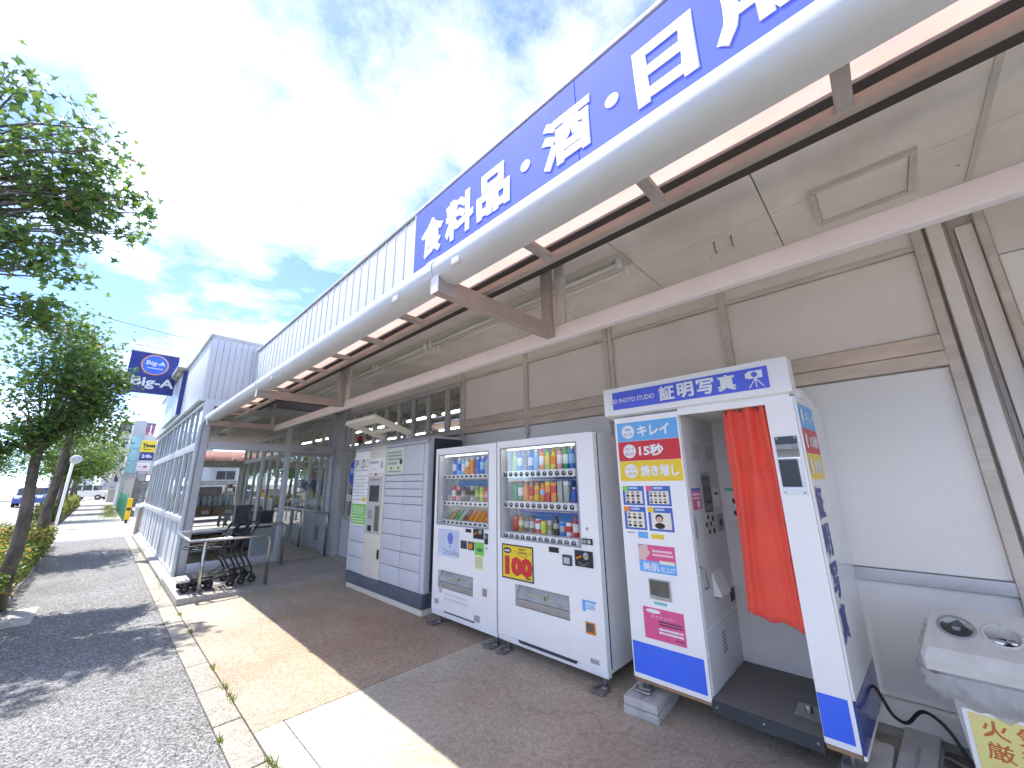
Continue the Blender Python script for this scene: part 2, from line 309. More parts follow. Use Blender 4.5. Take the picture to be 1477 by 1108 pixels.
def cyl(name, c, r, h, m, parent=None, axis='z', n=16, smooth=True):
    o = MB().lathe(c, [(r * 0.94, 0), (r, h * 0.06), (r, h * 0.94), (r * 0.94, h)], n, axis=axis).build(name, m, parent, smooth); return o
def plate(name, x0, x1, yl, zl, holes, m, parent=None, bulge=None):
    """flat door/front facing -x at x0, thickness to x1, with rectangular holes (y0,y1,z0,z1) that have real side walls"""
    ys = sorted({yl[0], yl[1], *[h[0] for h in holes], *[h[1] for h in holes]}); zs = sorted({zl[0], zl[1], *[h[2] for h in holes], *[h[3] for h in holes]})
    b = MB()
    for i in range(len(ys) - 1):
        for j in range(len(zs) - 1):
            cyy, czz = (ys[i] + ys[i + 1]) / 2, (zs[j] + zs[j + 1]) / 2
            if any(h[0] < cyy < h[1] and h[2] < czz < h[3] for h in holes): continue
            b.add([(x0, ys[i], zs[j]), (x0, ys[i], zs[j + 1]), (x0, ys[i + 1], zs[j + 1]), (x0, ys[i + 1], zs[j])], [(0, 1, 2, 3)])
    for (a, c, d, e), s in [((yl[0], yl[1], zl[0], zl[1]), 1)] + [(h, -1) for h in holes]:
        q = [(a, d), (c, d), (c, e), (a, e)]
        for k in range(4):
            p, r = q[k], q[(k + 1) % 4]; f = [(x0, *p), (x0, *r), (x1, *r), (x1, *p)]; b.add(f, [(0, 1, 2, 3) if s > 0 else (3, 2, 1, 0)])
    return b.build(name, m, parent)
def lettering(name, body, face, c, wh, m, parent, bold=0.0, lift=0.0015, spacing=1.0, keep=False):
    """real raised letters: face 'x' looks to -x (c = x, y, z centre), face 'y' looks to -y"""
    cu = bpy.data.curves.new(name, 'FONT'); cu.body = body; cu.resolution_u = 2; cu.space_character = spacing; cu.align_x = 'CENTER'
    if not bold and any(ord(q) > 255 for q in body): bold = 0.014
    if bold: cu.bevel_depth = bold; cu.bevel_resolution = 1
    ob = bpy.data.objects.new(name + '_tmp', cu)
    me = bpy.data.meshes.new_from_object(ob)
    n = len(me.vertices); a = np.empty(n * 3); me.vertices.foreach_get('co', a); a = a.reshape(-1, 3)
    lo, hi = a.min(0), a.max(0); sx = wh[0] / (hi[0] - lo[0]); sy = wh[1] / (hi[1] - lo[1])
    if keep: sx = sy = min(sx, sy)
    u = (a[:, 0] - (lo[0] + hi[0]) / 2) * sx; v = (a[:, 1] - (lo[1] + hi[1]) / 2) * sy
    zr = max(hi[2] - lo[2], 1e-6); d = (a[:, 2] - lo[2]) / zr * lift if bold else np.full(n, lift)
    q = np.stack([-d, -u, v], 1) if face == 'x' else np.stack([u, -d, v], 1)
    me.vertices.foreach_set('co', q.ravel()); me.materials.clear(); me.materials.append(m); me.update(); me.name = name
    bpy.data.objects.remove(ob); bpy.data.curves.remove(cu)
    return put(bpy.data.objects.new(name, me), c, parent)
def smallprint(name, face, c, wh, rows, m, parent, lift=0.001, fill=0.85):
    """unreadable small print: rows of short marks, one thin mesh"""
    b = MB(); h = wh[1] / rows
    for i in range(rows):
        v = wh[1] / 2 - (i + 0.5) * h; u = -wh[0] / 2; end = wh[0] / 2 * random.uniform(fill, 1)
        while u < end:
            l = min(random.uniform(0.5, 1.3) * h * 0.7, end - u + 1e-4); hh = h * random.uniform(0.26, 0.32)
            if face == 'x': b.add([(-lift, -u, v - hh), (-lift, -u, v + hh), (-lift, -u - l, v + hh), (-lift, -u - l, v - hh)], [(0, 1, 2, 3)])
            else: b.add([(u, -lift, v - hh), (u + l, -lift, v - hh), (u + l, -lift, v + hh), (u, -lift, v + hh)], [(0, 1, 2, 3)])
            u += l + h * 0.12
    return M(name, [(c[0] + p[0], c[1] + p[1], c[2] + p[2]) for p in b.v], b.f, m, parent)
def disc(name, face, c, r, m, parent, t=0.003, ry=None, n=24):
    ry = ry or r; vs = []; 
    for k in (0, 1):
        for j in range(n):
            a = 2 * math.pi * j / n; u, v = r * math.cos(a), ry * math.sin(a)
            vs.append((c[0] - t * k, c[1] + u, c[2] + v) if face == 'x' else (c[0] + u, c[1] - t * k, c[2] + v))
    fs = [tuple(n + j for j in range(n))] + [(j, (j + 1) % n, n + (j + 1) % n, n + j) for j in range(n)]
    return M(name, vs, fs, m, parent)
def PX(name, y, z, m, parent, x=2.78, t=0.003, bev=0.0): return B(name, (x - t, x), y, z, m, parent, bev)

# ================================================================== SETTING: ground
M_soil = mat('planting soil', (0.14, 0.115, 0.085), 0.95, var=0.35, scale=8, bump=0.8, bscale=40)
g = M('ground', [(-700, -700, -0.06), (700, -700, -0.06), (700, 1200, -0.06), (-700, 1200, -0.06)], [(0, 1, 2, 3)], A_park); g['kind'] = 'structure'
tag(B('sidewalk', (-0.62, 0.74), (-5, 17.4), (-0.055, 0.0), A_walk), kind='structure')
M_walk2 = aggregate('pale far sidewalk', (0.40, 0.395, 0.38), (0.30, 0.295, 0.285), (0.48, 0.475, 0.46), vs=60, bump=0.4)
tag(B('sidewalk', (-0.95, 0.90), (17.404, 75), (-0.055, -0.002), M_walk2), kind='structure')
tag(B('road', (-11, -2.32), (-30, 120), (-0.055, -0.03), A_road), kind='structure')
tag(B('planting_bed', (-2.14, -0.66), (-5, 17.2), (-0.055, 0.012), M_soil), kind='structure')
tag(B('planting_bed', (-2.14, -1.0), (26, 52), (-0.055, 0.012), M_soil), kind='structure')
bed = S('bed_edging', (-0.64, 6, 0))
for k in range(22):
    y0 = -4.9 + k; B('edging_block', (-0.66, -0.62), (y0, y0 + 0.992), (-0.05, 0.022), M_conc, bed)
fc = S('forecourt', (2.2, 3, 0))
B('concrete_base', (0.9, 3.6), (-5, 8.7), (-0.055, -0.010), M_gap, fc)
B('paving_slab', (0.912, 3.55), (3.155, 7.25), (-0.02, 0.0), A_fore, fc)
B('paving_slab', (1.085, 3.55), (-5, 3.145), (-0.02, 0.001), A_slab, fc)
B('mortar_patch', (0.912, 1.078), (2.50, 3.145), (-0.02, 0.002), A_patch, fc)
B('paving_slab', (0.912, 1.078), (-5, 2.493), (-0.02, 0.0), A_slab, fc)
kb = S('kerb', (0.82, 8, 0)); y0 = -2.0; k = 0
while y0 < 24:
    ln = 0.6 + 0.0 * k; o = B('kerb_block', (0.748, 0.902), (y0, y0 + ln - 0.009), (-0.05, 0.004 + random.uniform(-0.002, 0.003)), A_kerb, kb, 0.006)
    o.rotation_euler = (R(random.uniform(-0.25, 0.25)), R(random.uniform(-0.5, 0.5)), R(random.uniform(-0.25, 0.25))); y0 += ln; k += 1
kr = S('road_kerb', (-2.23, 20, 0)); y0 = 4
while y0 < 60:
    B('kerb_block', (-2.31, -2.15), (y0, y0 + 0.99), (-0.05, 0.09), A_kerb, kr, 0.012); y0 += 1.0
# entrance slab: step at the left that runs out to nothing on the right
nx, ny = 26, 8; vs = []; fs = []
for j in range(ny + 1):
    for i in range(nx + 1):
        x = 0.912 + (3.50 - 0.912) * i / nx; y = 6.9 + (8.66 - 6.9) * j / ny
        fr = max(0.0, 1 - (x - 0.912) / 1.55); h = 0.004 + 0.08 * (fr + (1 - fr) * (j / ny) ** 1.2)
        if i in (0,) : h -= 0.004
        vs.append((x, y, h))
for j in range(ny):
    for i in range(nx): a = j * (nx + 1) + i; fs.append((a, a + 1, a + nx + 2, a + nx + 1))
k0 = len(vs); vs += [(vs[i][0], 6.9, -0.03) for i in range(nx + 1)]; fs += [(i + 1, i, k0 + i, k0 + i + 1) for i in range(nx)]
k1 = len(vs); vs += [(0.912, vs[j * (nx + 1)][1], -0.03) for j in range(ny + 1)]; fs += [(j * (nx + 1), (j + 1) * (nx + 1), k1 + j + 1, k1 + j) for j in range(ny)]
o = M('entrance_slab', vs, fs, A_ramp, None, True); o['kind'] = 'structure'
mdb = o.modifiers.new('edge', 'EDGE_SPLIT'); mdb.split_angle = R(40)
B('paving_slab', (0.912, 3.55), (7.255, 8.66), (-0.05, -0.004), A_ramp, fc)
tag(B('wall_footing', (0.912, 1.13), (8.66, 17.2), (-0.05, 0.05), M_conc, None, 0.012), kind='structure')
tag(B('vestibule_floor', (1.13, 3.62), (8.664, 17.2), (-0.05, 0.088), mat('beige floor tile', (0.52, 0.47, 0.38), 0.4, var=0.1, scale=2)), kind='structure')
tag(B('parking_lot', (0.91, 40), (17.25, 80), (-0.05, -0.006), A_park), kind='structure')

# ================================================================== STORE BUILDING
st = T('store_building', 'long single storey supermarket with pale panelled facade and white parapet', 'building', (5, 3, 0))
XW = 3.52
B('facade_core', (XW + 0.035, XW + 0.30), (-5, 4.38), (-0.03, 3.5), M_wall, st)
B('facade_header', (XW + 0.02, XW + 0.30), (4.385, 17.2), (2.97, 3.5), M_wall, st)
B('roof_deck', (1.86, 14), (-5, 8.78), (3.42, 3.52), M_void, st)
B('roof_deck', (1.1, 14), (8.80, 18), (4.0, 4.1), M_void, st)
B('end_wall', (1.9, 14), (-5.2, -5.0), (0, 4.1), M_wall, st)
B('rear_wall', (13.8, 14), (-5, 18), (0, 4.0), M_wall, st)
# facade framing and panels
VY = [-0.40, 0.81, 1.96, 3.12, 4.36]
for i in range(4):
    a, b = VY[i] + 0.03, VY[i + 1] - 0.03
    B('upper_panel', (XW + 0.006, XW + 0.033), (a, b), (2.365, 2.945), M_wall, st)
    B('lower_panel', (XW + 0.008, XW + 0.033), (a, b), (0.93, 2.145), M_wallw, st)
    B('dado_panel', (XW + 0.01, XW + 0.033), (a, b), (0.205, 0.85), M_wallw, st)
    for (z0, z1, pr, mm) in ((2.25, 2.355, 0.024, M_framew), (2.155, 2.244, 0.034, M_framew), (2.95, 2.985, 0.02, M_frame), (0.855, 0.925, 0.02, M_alu)):
        B('facade_rail', (XW - pr, XW + 0.033), (a - 0.002, b + 0.002), (z0, z1), mm, st, 0.003)
    B('top_band', (XW - 0.004, XW + 0.033), (a - 0.002, b + 0.002), (2.99, 3.12), M_wall, st)
for i, y in enumerate(VY):
    B('facade_mullion', (XW - 0.028, XW + 0.034), (y - 0.028, y + 0.028), (2.05 if 0 < i < 4 else 0.2, 3.125), M_frame, st, 0.004)
    if i == 2: B('facade_mullion', (XW - 0.034, XW + 0.034), (y - 0.075, y - 0.035), (2.1, 3.126), M_frame, st, 0.004)
B('base_ledge', (XW - 0.04, XW + 0.034), (-0.46, 4.33), (0.06, 0.20), M_wallw, st, 0.008)
B('base_plinth', (XW - 0.015, XW + 0.034), (-5, 4.33), (-0.03, 0.055), M_conc, st)
# pilasters at the right end
B('pilaster', (XW - 0.045, XW + 0.034), (-0.515, -0.445), (0.02, 3.14), M_wall, st, 0.006)
B('recess_strip', (XW + 0.0, XW + 0.034), (-0.560, -0.519), (0.02, 3.0), M_frame, st)
B('conduit_strip', (XW - 0.02, XW + 0.0), (-0.548, -0.536), (0.02, 3.12), M_browng, st)
B('pilaster', (XW - 0.02, XW + 0.034), (-0.640, -0.564), (0.02, 3.02), M_wall, st, 0.004)
B('pilaster', (XW - 0.05, XW + 0.034), (-0.685, -0.645), (0.02, 3.14), M_frame, st, 0.006)
B('stone_block', (XW - 0.03, XW + 0.034), (-2.2, -0.69), (0.02, 2.765), M_wallw, st, 0.006)
B('stone_block', (XW - 0.022, XW + 0.034), (-2.2, -0.69), (2.772, 3.14), M_wall, st, 0.006)
# windows right of the entrance
B('window_rail', (XW - 0.03, XW + 0.05), (4.40, 8.28), (2.885, 2.965), M_alud, st, 0.004)
B('window_rail', (XW - 0.03, XW + 0.05), (4.40, 8.28), (2.16, 2.235), M_alud, st, 0.004)
B('window_rail', (XW - 0.032, XW + 0.05), (4.40, 8.28), (0.80, 0.875), M_alud, st, 0.004)
B('sill_panel', (XW + 0.005, XW + 0.045), (4.40, 8.28), (0.02, 0.795), M_lock, st)
wy = [4.40, 4.77, 5.28, 5.73, 6.20, 6.67, 7.13, 7.59, 8.05, 8.28]
for i, y in enumerate(wy):
    B('window_mullion', (XW - 0.02, XW + 0.045), (y - 0.03, y + 0.03), (2.238, 2.882), M_alud, st, 0.003)
    if i % 2 == 0: B('window_mullion', (XW - 0.022, XW + 0.045), (y - 0.032, y + 0.032), (0.878, 2.157), M_alud, st, 0.003)
    if i < len(wy) - 1:
        w0 = B('window_pane', (XW + 0.012, XW + 0.016), (y + 0.03, wy[i + 1] - 0.03), (2.24, 2.88), G_glass, st)
        for (a, b) in ((y + 0.03, y + 0.052), (wy[i + 1] - 0.052, wy[i + 1] - 0.03)): B('sash', (XW - 0.008, XW + 0.03), (a, b), (2.24, 2.88), M_alu, w0)
for i in range(0, len(wy), 2):
    B('window_pane', (XW + 0.012, XW + 0.016), (wy[i] + 0.033, wy[min(i + 2, 9)] - 0.03), (0.88, 2.155), G_glass, st)
B('entrance_column', (XW - 0.10, XW + 0.05), (8.30, 8.95), (0.02, 3.12), M_alud, st, 0.01)
B('column_plinth', (XW - 0.13, XW + 0.03), (7.4, 8.97), (0.0, 0.10), A_kerb, st, 0.01)
# entrance facade inside the vestibule
for (z0, z1) in ((2.86, 2.965), (2.24, 2.35)): B('door_head_rail', (XW - 0.03, XW + 0.04), (8.955, 17.1), (z0, z1), M_alud, st, 0.004)
dy = [8.97, 9.30, 9.70, 10.36, 11.30, 12.22, 13.0, 13.8, 14.6, 15.5, 16.4, 17.1]
for i, y in enumerate(dy):
    B('door_stile', (XW - 0.025, XW + 0.04), (y - 0.035, y + 0.035), (0.09, 2.237), M_alu, st, 0.004)
    B('transom_bar', (XW - 0.02, XW + 0.04), (y - 0.03, y + 0.03), (2.353, 2.857), M_alud, st, 0.003)
    if i < len(dy) - 1:
        lo = 0.86 if y < 10.3 else 0.2
        B('door_glass', (XW + 0.01, XW + 0.014), (y + 0.035, dy[i + 1] - 0.035), (lo, 2.235), G_glass, st)
        B('transom_glass', (XW + 0.01, XW + 0.014), (y + 0.03, dy[i + 1] - 0.03), (2.355, 2.855), G_glass, st)
        B('door_bottom_rail', (XW - 0.02, XW + 0.04), (y + 0.035, dy[i + 1] - 0.035), (0.09, 0.198), M_alu, st)
        if y < 10.3:
            B('door_lower_panel', (XW - 0.005, XW + 0.03), (y + 0.035, dy[i + 1] - 0.035), (0.2, 0.78), M_lgrey, st); B('door_mid_rail', (XW - 0.022, XW + 0.04), (y + 0.035, dy[i + 1] - 0.035), (0.783, 0.858), M_alu, st)
for k in range(6): B('vent_slot', (XW - 0.012, XW - 0.006), (9.42, 9.58), (0.30 + k * 0.05, 0.325 + k * 0.05), M_char, st)
M_navyt = mat('navy door lettering', (0.012, 0.015, 0.12), 0.5)
lettering('door_lettering', 'Big-A', 'x', (XW - 0.03, 10.37, 1.47), (1.22, 0.26), M_navyt, st, 0.03)
lettering('door_lettering', '24:00~26:00', 'x', (XW - 0.03, 10.4, 1.09), (1.70, 0.13), M_letter, st, 0.02)
lettering('door_lettering', '営業時間', 'x', (XW - 0.03, 10.30, 1.24), (0.8, 0.13), mat('pale yellow lettering', (0.72, 0.68, 0.35), 0.5), st, 0.02)
o = PX('door_notice', (12.45, 13.45), (1.20, 1.36), M_whitep, st, XW - 0.03); smallprint('small_print', 'x', (XW - 0.034, 12.95, 1.28), (0.9, 0.13), 2, M_red, o)
o = disc('window_emblem', 'x', (XW - 0.03, 7.72, 1.69), 0.32, M_yellow, st); disc('emblem_centre', 'x', (XW - 0.034, 7.72, 1.69), 0.285, M_blue, o)
lettering('emblem_lettering', 'Big-A', 'x', (XW - 0.038, 7.72, 1.72), (0.44, 0.16), M_letter, o, 0.03)
lettering('window_lettering', 'Big-A', 'x', (XW - 0.03, 7.55, 1.19), (0.95, 0.17), M_letter, st, 0.05)
# shop interior seen through the glass
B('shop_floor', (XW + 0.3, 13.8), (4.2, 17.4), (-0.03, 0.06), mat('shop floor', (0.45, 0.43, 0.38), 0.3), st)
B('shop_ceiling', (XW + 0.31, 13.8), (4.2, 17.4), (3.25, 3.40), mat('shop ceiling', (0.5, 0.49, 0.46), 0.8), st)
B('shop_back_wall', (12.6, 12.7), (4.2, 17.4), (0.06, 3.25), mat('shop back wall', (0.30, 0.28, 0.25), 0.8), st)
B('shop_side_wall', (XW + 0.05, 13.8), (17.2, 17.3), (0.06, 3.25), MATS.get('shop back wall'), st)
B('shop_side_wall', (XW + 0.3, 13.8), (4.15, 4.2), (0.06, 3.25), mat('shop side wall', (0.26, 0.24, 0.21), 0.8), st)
for (x, y) in [(5.2, 6.6 + 1.55 * k) for k in range(7)] + [(6.9, 7.4 + 1.7 * k) for k in range(6)] + [(9.2, 7.5), (9.2, 10), (9.2, 12.5), (9.2, 15)]:
    o = B('ceiling_tube', (x - 0.018, x + 0.018), (y - 0.62, y + 0.62), (2.99, 3.02), M_lit, st, 0.01); B('tube_housing', (x - 0.07, x + 0.07), (y - 0.65, y + 0.65), (3.03, 3.09), M_fix, o)
shcol = [(0.5, 0.1, 0.08), (0.55, 0.45, 0.1), (0.12, 0.3, 0.4), (0.2, 0.4, 0.12), (0.5, 0.5, 0.48), (0.45, 0.25, 0.1)]
SHM = [mat('shelf goods %d' % i, c, 0.5) for i, c in enumerate(shcol)]
for (x, ya, yb) in ((5.0, 5.0, 8.2), (6.4, 5.0, 8.2), (5.0, 12.8, 16.5), (7.0, 9.6, 12.2)):
    sh = T('grocery_shelf', 'dim %s shop shelf of mixed goods behind the glass' % {(5.0, 5.0): 'front', (6.4, 5.0): 'second', (5.0, 12.8): 'far end', (7.0, 9.6): 'shelf facing the door, a'}[(x, ya)], 'shelf', (x, (ya + yb) / 2, 0.06), 'shelves inside the shop')
    B('shelf_back', (x - 0.02, x + 0.02), (ya, yb), (0.06, 1.9), M_lgrey, sh)
    for k in range(5):
        B('shelf_board', (x - 0.4, x + 0.4), (ya, yb), (0.14 + k * 0.38, 0.17 + k * 0.38), M_lgrey, sh)
        b = MB(); y = ya + 0.05; mi = []
        while y < yb - 0.15:
            wd = random.uniform(0.09, 0.3); h = random.uniform(0.15, 0.3); b.box((x - 0.36, x - 0.05), (y, y + wd - 0.01), (0.172 + k * 0.38, 0.172 + k * 0.38 + h), random.randrange(6)); y += wd
        o = b.build('goods', SHM, sh); o['kind'] = 'stuff'

# parapet, sign and siding
XP = 1.76
B('parapet_core', (XP + 0.004, XP + 0.10), (-5, 8.74), (3.0, 4.06), M_siding, st)
B('parapet_flashing', (XP - 0.035, XP + 0.14), (-5, 8.735), (4.082, 4.115), M_gutter, st, 0.004)
B('parapet_shade_strip', (XP - 0.012, XP + 0.1), (-5, 8.735), (4.062, 4.080), M_char, st)  # charcoal strip paints the shadow line below the flashing
y = 2.95; n = 0
while y < 8.70:
    B('siding_board', (XP - 0.02, XP + 0.003), (y, min(y + 0.192, 8.735)), (3.05, 4.058), M_siding, st, 0.004); y += 0.2; n += 1
    B('siding_rib', (XP - 0.028, XP - 0.0), (y - 0.0075, y - 0.0005), (3.05, 4.056), M_siding, st)
sg = T('fascia_sign', 'long blue fascia sign with white Japanese lettering along the parapet', 'sign', (XP - 0.03, 0, 3.35))
for (a, b) in ((1.05, 2.93), (-0.86, 1.044), (-2.8, -0.866)): B('sign_sheet', (XP - 0.034, XP - 0.022), (a, b), (3.20, 4.056), M_signblue, sg)
B('sign_edge', (XP - 0.036, XP - 0.022), (2.934, 2.946), (3.20, 4.057), M_letter, sg)
for ch, yl, yr in (('食', 2.81, 2.47), ('料', 2.43, 2.06), ('品', 2.01, 1.65), ('酒', 1.33, 0.95), ('日', 0.645, 0.33), ('用', 0.235, -0.13), ('品', -0.2, -0.55)):
    lettering('sign_letter', ch, 'x', (XP - 0.035, (yl + yr) / 2, 3.68), (yl - yr + 0.015, 0.40), M_letter, sg, 0.050, 0.005)
for yc in (1.49, 0.80): disc('sign_dot', 'x', (XP - 0.035, yc, 3.68), 0.045, M_letter, sg)

# upper block over the vestibule
B('block_core', (1.02, 3.9), (8.80, 17.6), (3.02, 4.20), M_block, st)
x = 1.0; 
while x < 1.80:
    B('block_board', (x + 0.002, x + 0.094), (8.778, 8.799), (3.03, 4.205), M_block, st, 0.003); x += 0.097
B('block_flashing', (0.975, 3.9), (8.755, 8.80), (4.21, 4.275), M_gutter, st, 0.006)
B('block_flashing', (0.965, 1.03), (8.755, 17.6), (4.211, 4.277), M_gutter, st, 0.006)
B('block_sill', (0.975, 2.4), (8.750, 8.80), (2.985, 3.026), M_alu, st, 0.004)
B('block_sill', (0.962, 1.03), (8.755, 17.6), (2.986, 3.027), M_alu, st, 0.004)
for k in range(4): B('block_panel', (1.0, 1.019), (8.83 + k * 2.2, 8.83 + (k + 1) * 2.2 - 0.012), (3.03, 4.208), M_siding, st, 0.003)

# ================================================================== CANOPY
cp = T('store_canopy', 'deep shopfront canopy with rounded gutter, panelled ceiling and brown brackets', 'canopy', (2.2, 3, 2.6))
prof = [(1.20, 2.735), (1.155, 2.745), (1.115, 2.735), (1.085, 2.705), (1.068, 2.665), (1.066, 2.63), (1.078, 2.598), (1.105, 2.577), (1.15, 2.568), (1.20, 2.57)]
vs = []; fs = []; YS = [-5, 0.0, 3.0, 6.0, 8.72]
for y in YS: vs += [(px, y, pz) for px, pz in prof]
n = len(prof)
for i in range(len(YS) - 1): fs += [(i * n + j, i * n + j + 1, (i + 1) * n + j + 1, (i + 1) * n + j) for j in range(n - 1)]
fs += [tuple(range(n))[::-1], tuple((len(YS) - 1) * n + j for j in range(n))]
gt = M('gutter', vs, fs, M_gutter, cp, True)
for yc in (1.66, 5.25, 8.55):
    vs = []; q = [(1.13 + (px - 1.13) * 1.09, 2.657 + (pz - 2.657) * 1.09) for px, pz in prof]
    for y in (yc - 0.035, yc + 0.035): vs += [(px, y, pz) for px, pz in q]
    M('gutter_collar', vs, [(j, j + 1, n + j + 1, n + j) for j in range(n - 1)] + [tuple(range(n)), tuple(n + j for j in range(n))], M_gutter, gt)
for yc in (1.42, 2.02, 4.6): B('gutter_clip', (1.068, 1.082), (yc - 0.03, yc + 0.03), (2.585, 2.625), M_beam, gt, 0.006)
MB().tube(bend([(1.09, 8.66, 2.6), (1.05, 8.66, 2.52), (1.04, 8.62, 2.3), (1.04, 8.62, 0.06), (1.0, 8.56, 0.03)], 0.06), 0.034, 12).build('downpipe', M_alu, gt, True)
B('soffit_board', (1.128, 1.163), (-5, 8.7), (2.615, 2.64), M_browng, cp)
B('soffit_board', (1.168, 1.205), (-5, 8.7), (2.618, 2.645), M_browng, cp)
o = M('roof_sheet', [(1.165, -5, 2.715), (1.65, -5, 2.875), (1.65, 8.7, 2.875), (1.165, 8.7, 2.715)], [(0, 1, 2, 3)], M_salmon, cp)
B('purlin', (1.40, 1.41), (-5, 8.7), (2.762, 2.776), M_brown, cp)
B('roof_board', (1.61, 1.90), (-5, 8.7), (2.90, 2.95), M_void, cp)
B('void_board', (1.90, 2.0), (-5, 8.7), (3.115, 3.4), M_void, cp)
B('edge_rail', (1.44, 1.475), (-5, 8.3), (2.625, 2.662), M_brown, cp, 0.003)
B('edge_rail', (1.478, 1.50), (-5, 8.3), (2.64, 2.668), M_browng, cp)
B('edge_trim', (1.95, 2.185), (-5, 8.3), (3.118, 3.14), mat('pale trim', (0.47, 0.46, 0.44), 0.5, var=0.06, scale=3), cp)
for yc in [-0.10 - 0.6 * 1, -0.10, 0.5, 1.1] + [1.7 + 0.6 * k for k in range(11)]:
    B('cross_bracket', (1.20, 1.445), (yc - 0.022, yc + 0.022), (2.626, 2.660), M_browng, cp, 0.003)
M_ceil = mat('stained ceiling board', (0.84, 0.80, 0.73), 0.75, var=0.0, c2=(0.70, 0.65, 0.575), scale=2.2, bump=0.1, bscale=60)
B('ceiling_backing', (2.0, XW + 0.03), (-5, 8.74), (3.146, 3.20), M_gap, cp)
for k in range(-3, 10):
    a = 0.27 + (k - 1) * 0.89 + 0.003; b = a + 0.884
    if a > 8.2: break
    for (x0, x1) in ((2.19, 2.686), (2.690, XW)): B('ceiling_panel', (x0, x1), (a, min(b, 8.3)), (3.130, 3.144), M_ceil, cp)
B('joint_cover', (2.19, XW), (-0.625, -0.600), (3.122, 3.136), M_fix, cp)
for k in range(24):
    xx, yy = random.choice([2.25, 2.62, 2.95]), -1.4 + 0.42 * k
    cyl('ceiling_screw', (xx, yy, 3.126), 0.006, 0.004, M_browng, cp, n=8)
ht = B('access_hatch', (2.635, 2.985), (-0.36, 0.03), (3.118, 3.128), M_ceil, cp)
for (x, y) in (((2.60, 2.63), (-0.39, 0.06)), ((2.99, 3.02), (-0.39, 0.06)), ((2.632, 2.988), (-0.39, -0.362)), ((2.632, 2.988), (0.032, 0.06))): B('hatch_frame', x, y, (3.105, 3.13), M_frame, ht)
for yc in (0.62, 0.51):
    tube('ceiling_hook', bend([(2.75, yc, 3.13), (2.75, yc, 3.075), (2.765, yc, 3.05), (2.785, yc, 3.062)], 0.02), 0.006, M_brown, cp, 6)
B('front_beam', (2.10, 2.16), (-5, 8.28), (2.475, 2.583), M_beam, cp, 0.006)
for yc in (1.61, 5.20, 8.33, -2.0):
    B('hanger_post', (2.035, 2.095), (yc - 0.035, yc + 0.035), (2.50, 3.13), M_brown if yc < 5 else M_browng, cp, 0.004)
    if yc < 8: B('hanger_plate', (2.10, 2.13), (yc - 0.125, yc - 0.045), (2.585, 3.13), M_fix, cp)
    og = MB(); z0, z1 = 2.497, 2.59
    if yc != -2.0:
        og.box((1.085, 2.033), (yc - 0.028, yc - 0.022), (z0, z1)); og.box((1.085, 2.033), (yc - 0.022, yc + 0.03), (z1 - 0.006, z1)); og.box((1.085, 2.033), (yc - 0.022, yc + 0.03), (z0, z0 + 0.006))
        a = og.build('outrigger', M_brown, cp); B('outrigger_end_plate', (1.078, 1.084), (yc - 0.032, yc + 0.034), (z0 - 0.003, z1 + 0.003), M_beam, a)
    for k in range(2): cyl('bolt', (2.03, yc - 0.01, 2.72 + k * 0.045), 0.013, 0.008, M_galv, cp, 'x', 10)
FX = [(1.15, 'nearest the access hatch'), (2.42, 'over the wide drinks machine'), (3.70, 'over the parcel locker'), (4.97, 'over the locker light visor'), (6.25, 'nearest the entrance')]
for i, (ya, wh) in enumerate(FX):
    f = T('fluorescent_fixture', 'unlit twin tube ceiling fixture %s' % wh, 'light fixture', (2.47, ya + 0.6, 3.13), 'twin tube fixtures under the canopy')
    M('housing', [(2.37, ya, 3.128), (2.57, ya, 3.128), (2.50, ya, 3.07), (2.44, ya, 3.07), (2.37, ya + 1.24, 3.128), (2.57, ya + 1.24, 3.128), (2.50, ya + 1.24, 3.07), (2.44, ya + 1.24, 3.07)], [(3, 2, 1, 0), (4, 5, 6, 7), (2, 3, 7, 6), (1, 2, 6, 5), (3, 0, 4, 7)], M_fix, f)
    for xx in (2.405, 2.535):
        MB().tube([(xx, ya + 0.05, 3.055), (xx, ya + 1.19, 3.055)], 0.015, 10).build('tube', M_tube, f, True)
        for q in (ya + 0.02, ya + 1.19): B('lamp_socket', (xx - 0.018, xx + 0.018), (q, q + 0.03), (3.03, 3.10), M_whitep, f, 0.004)
cb = tube('power_cable', bend([(3.40, -0.86, 3.1), (3.41, -0.84, 2.85), (3.43, -0.845, 2.6), (3.42, -0.80, 2.35), (3.43, -0.745, 2.1), (3.44, -0.69, 1.88), (3.45, -0.66, 1.74)], 0.2, 6), 0.009, M_black, None, 8); tag(cb, 'thin black power cable hanging down the wall corner', 'cable')
cb = tube('conduit_pipe', [(3.44, -0.655, 1.76), (3.45, -0.67, 1.55), (3.45, -0.70, 1.2), (3.45, -0.71, 0.3)], 0.026, mat('aged ivory conduit', (0.55, 0.52, 0.40), 0.5, var=0.15, scale=9), None, 10); tag(cb, 'aged ivory conduit pipe below the hanging black cable', 'pipe')

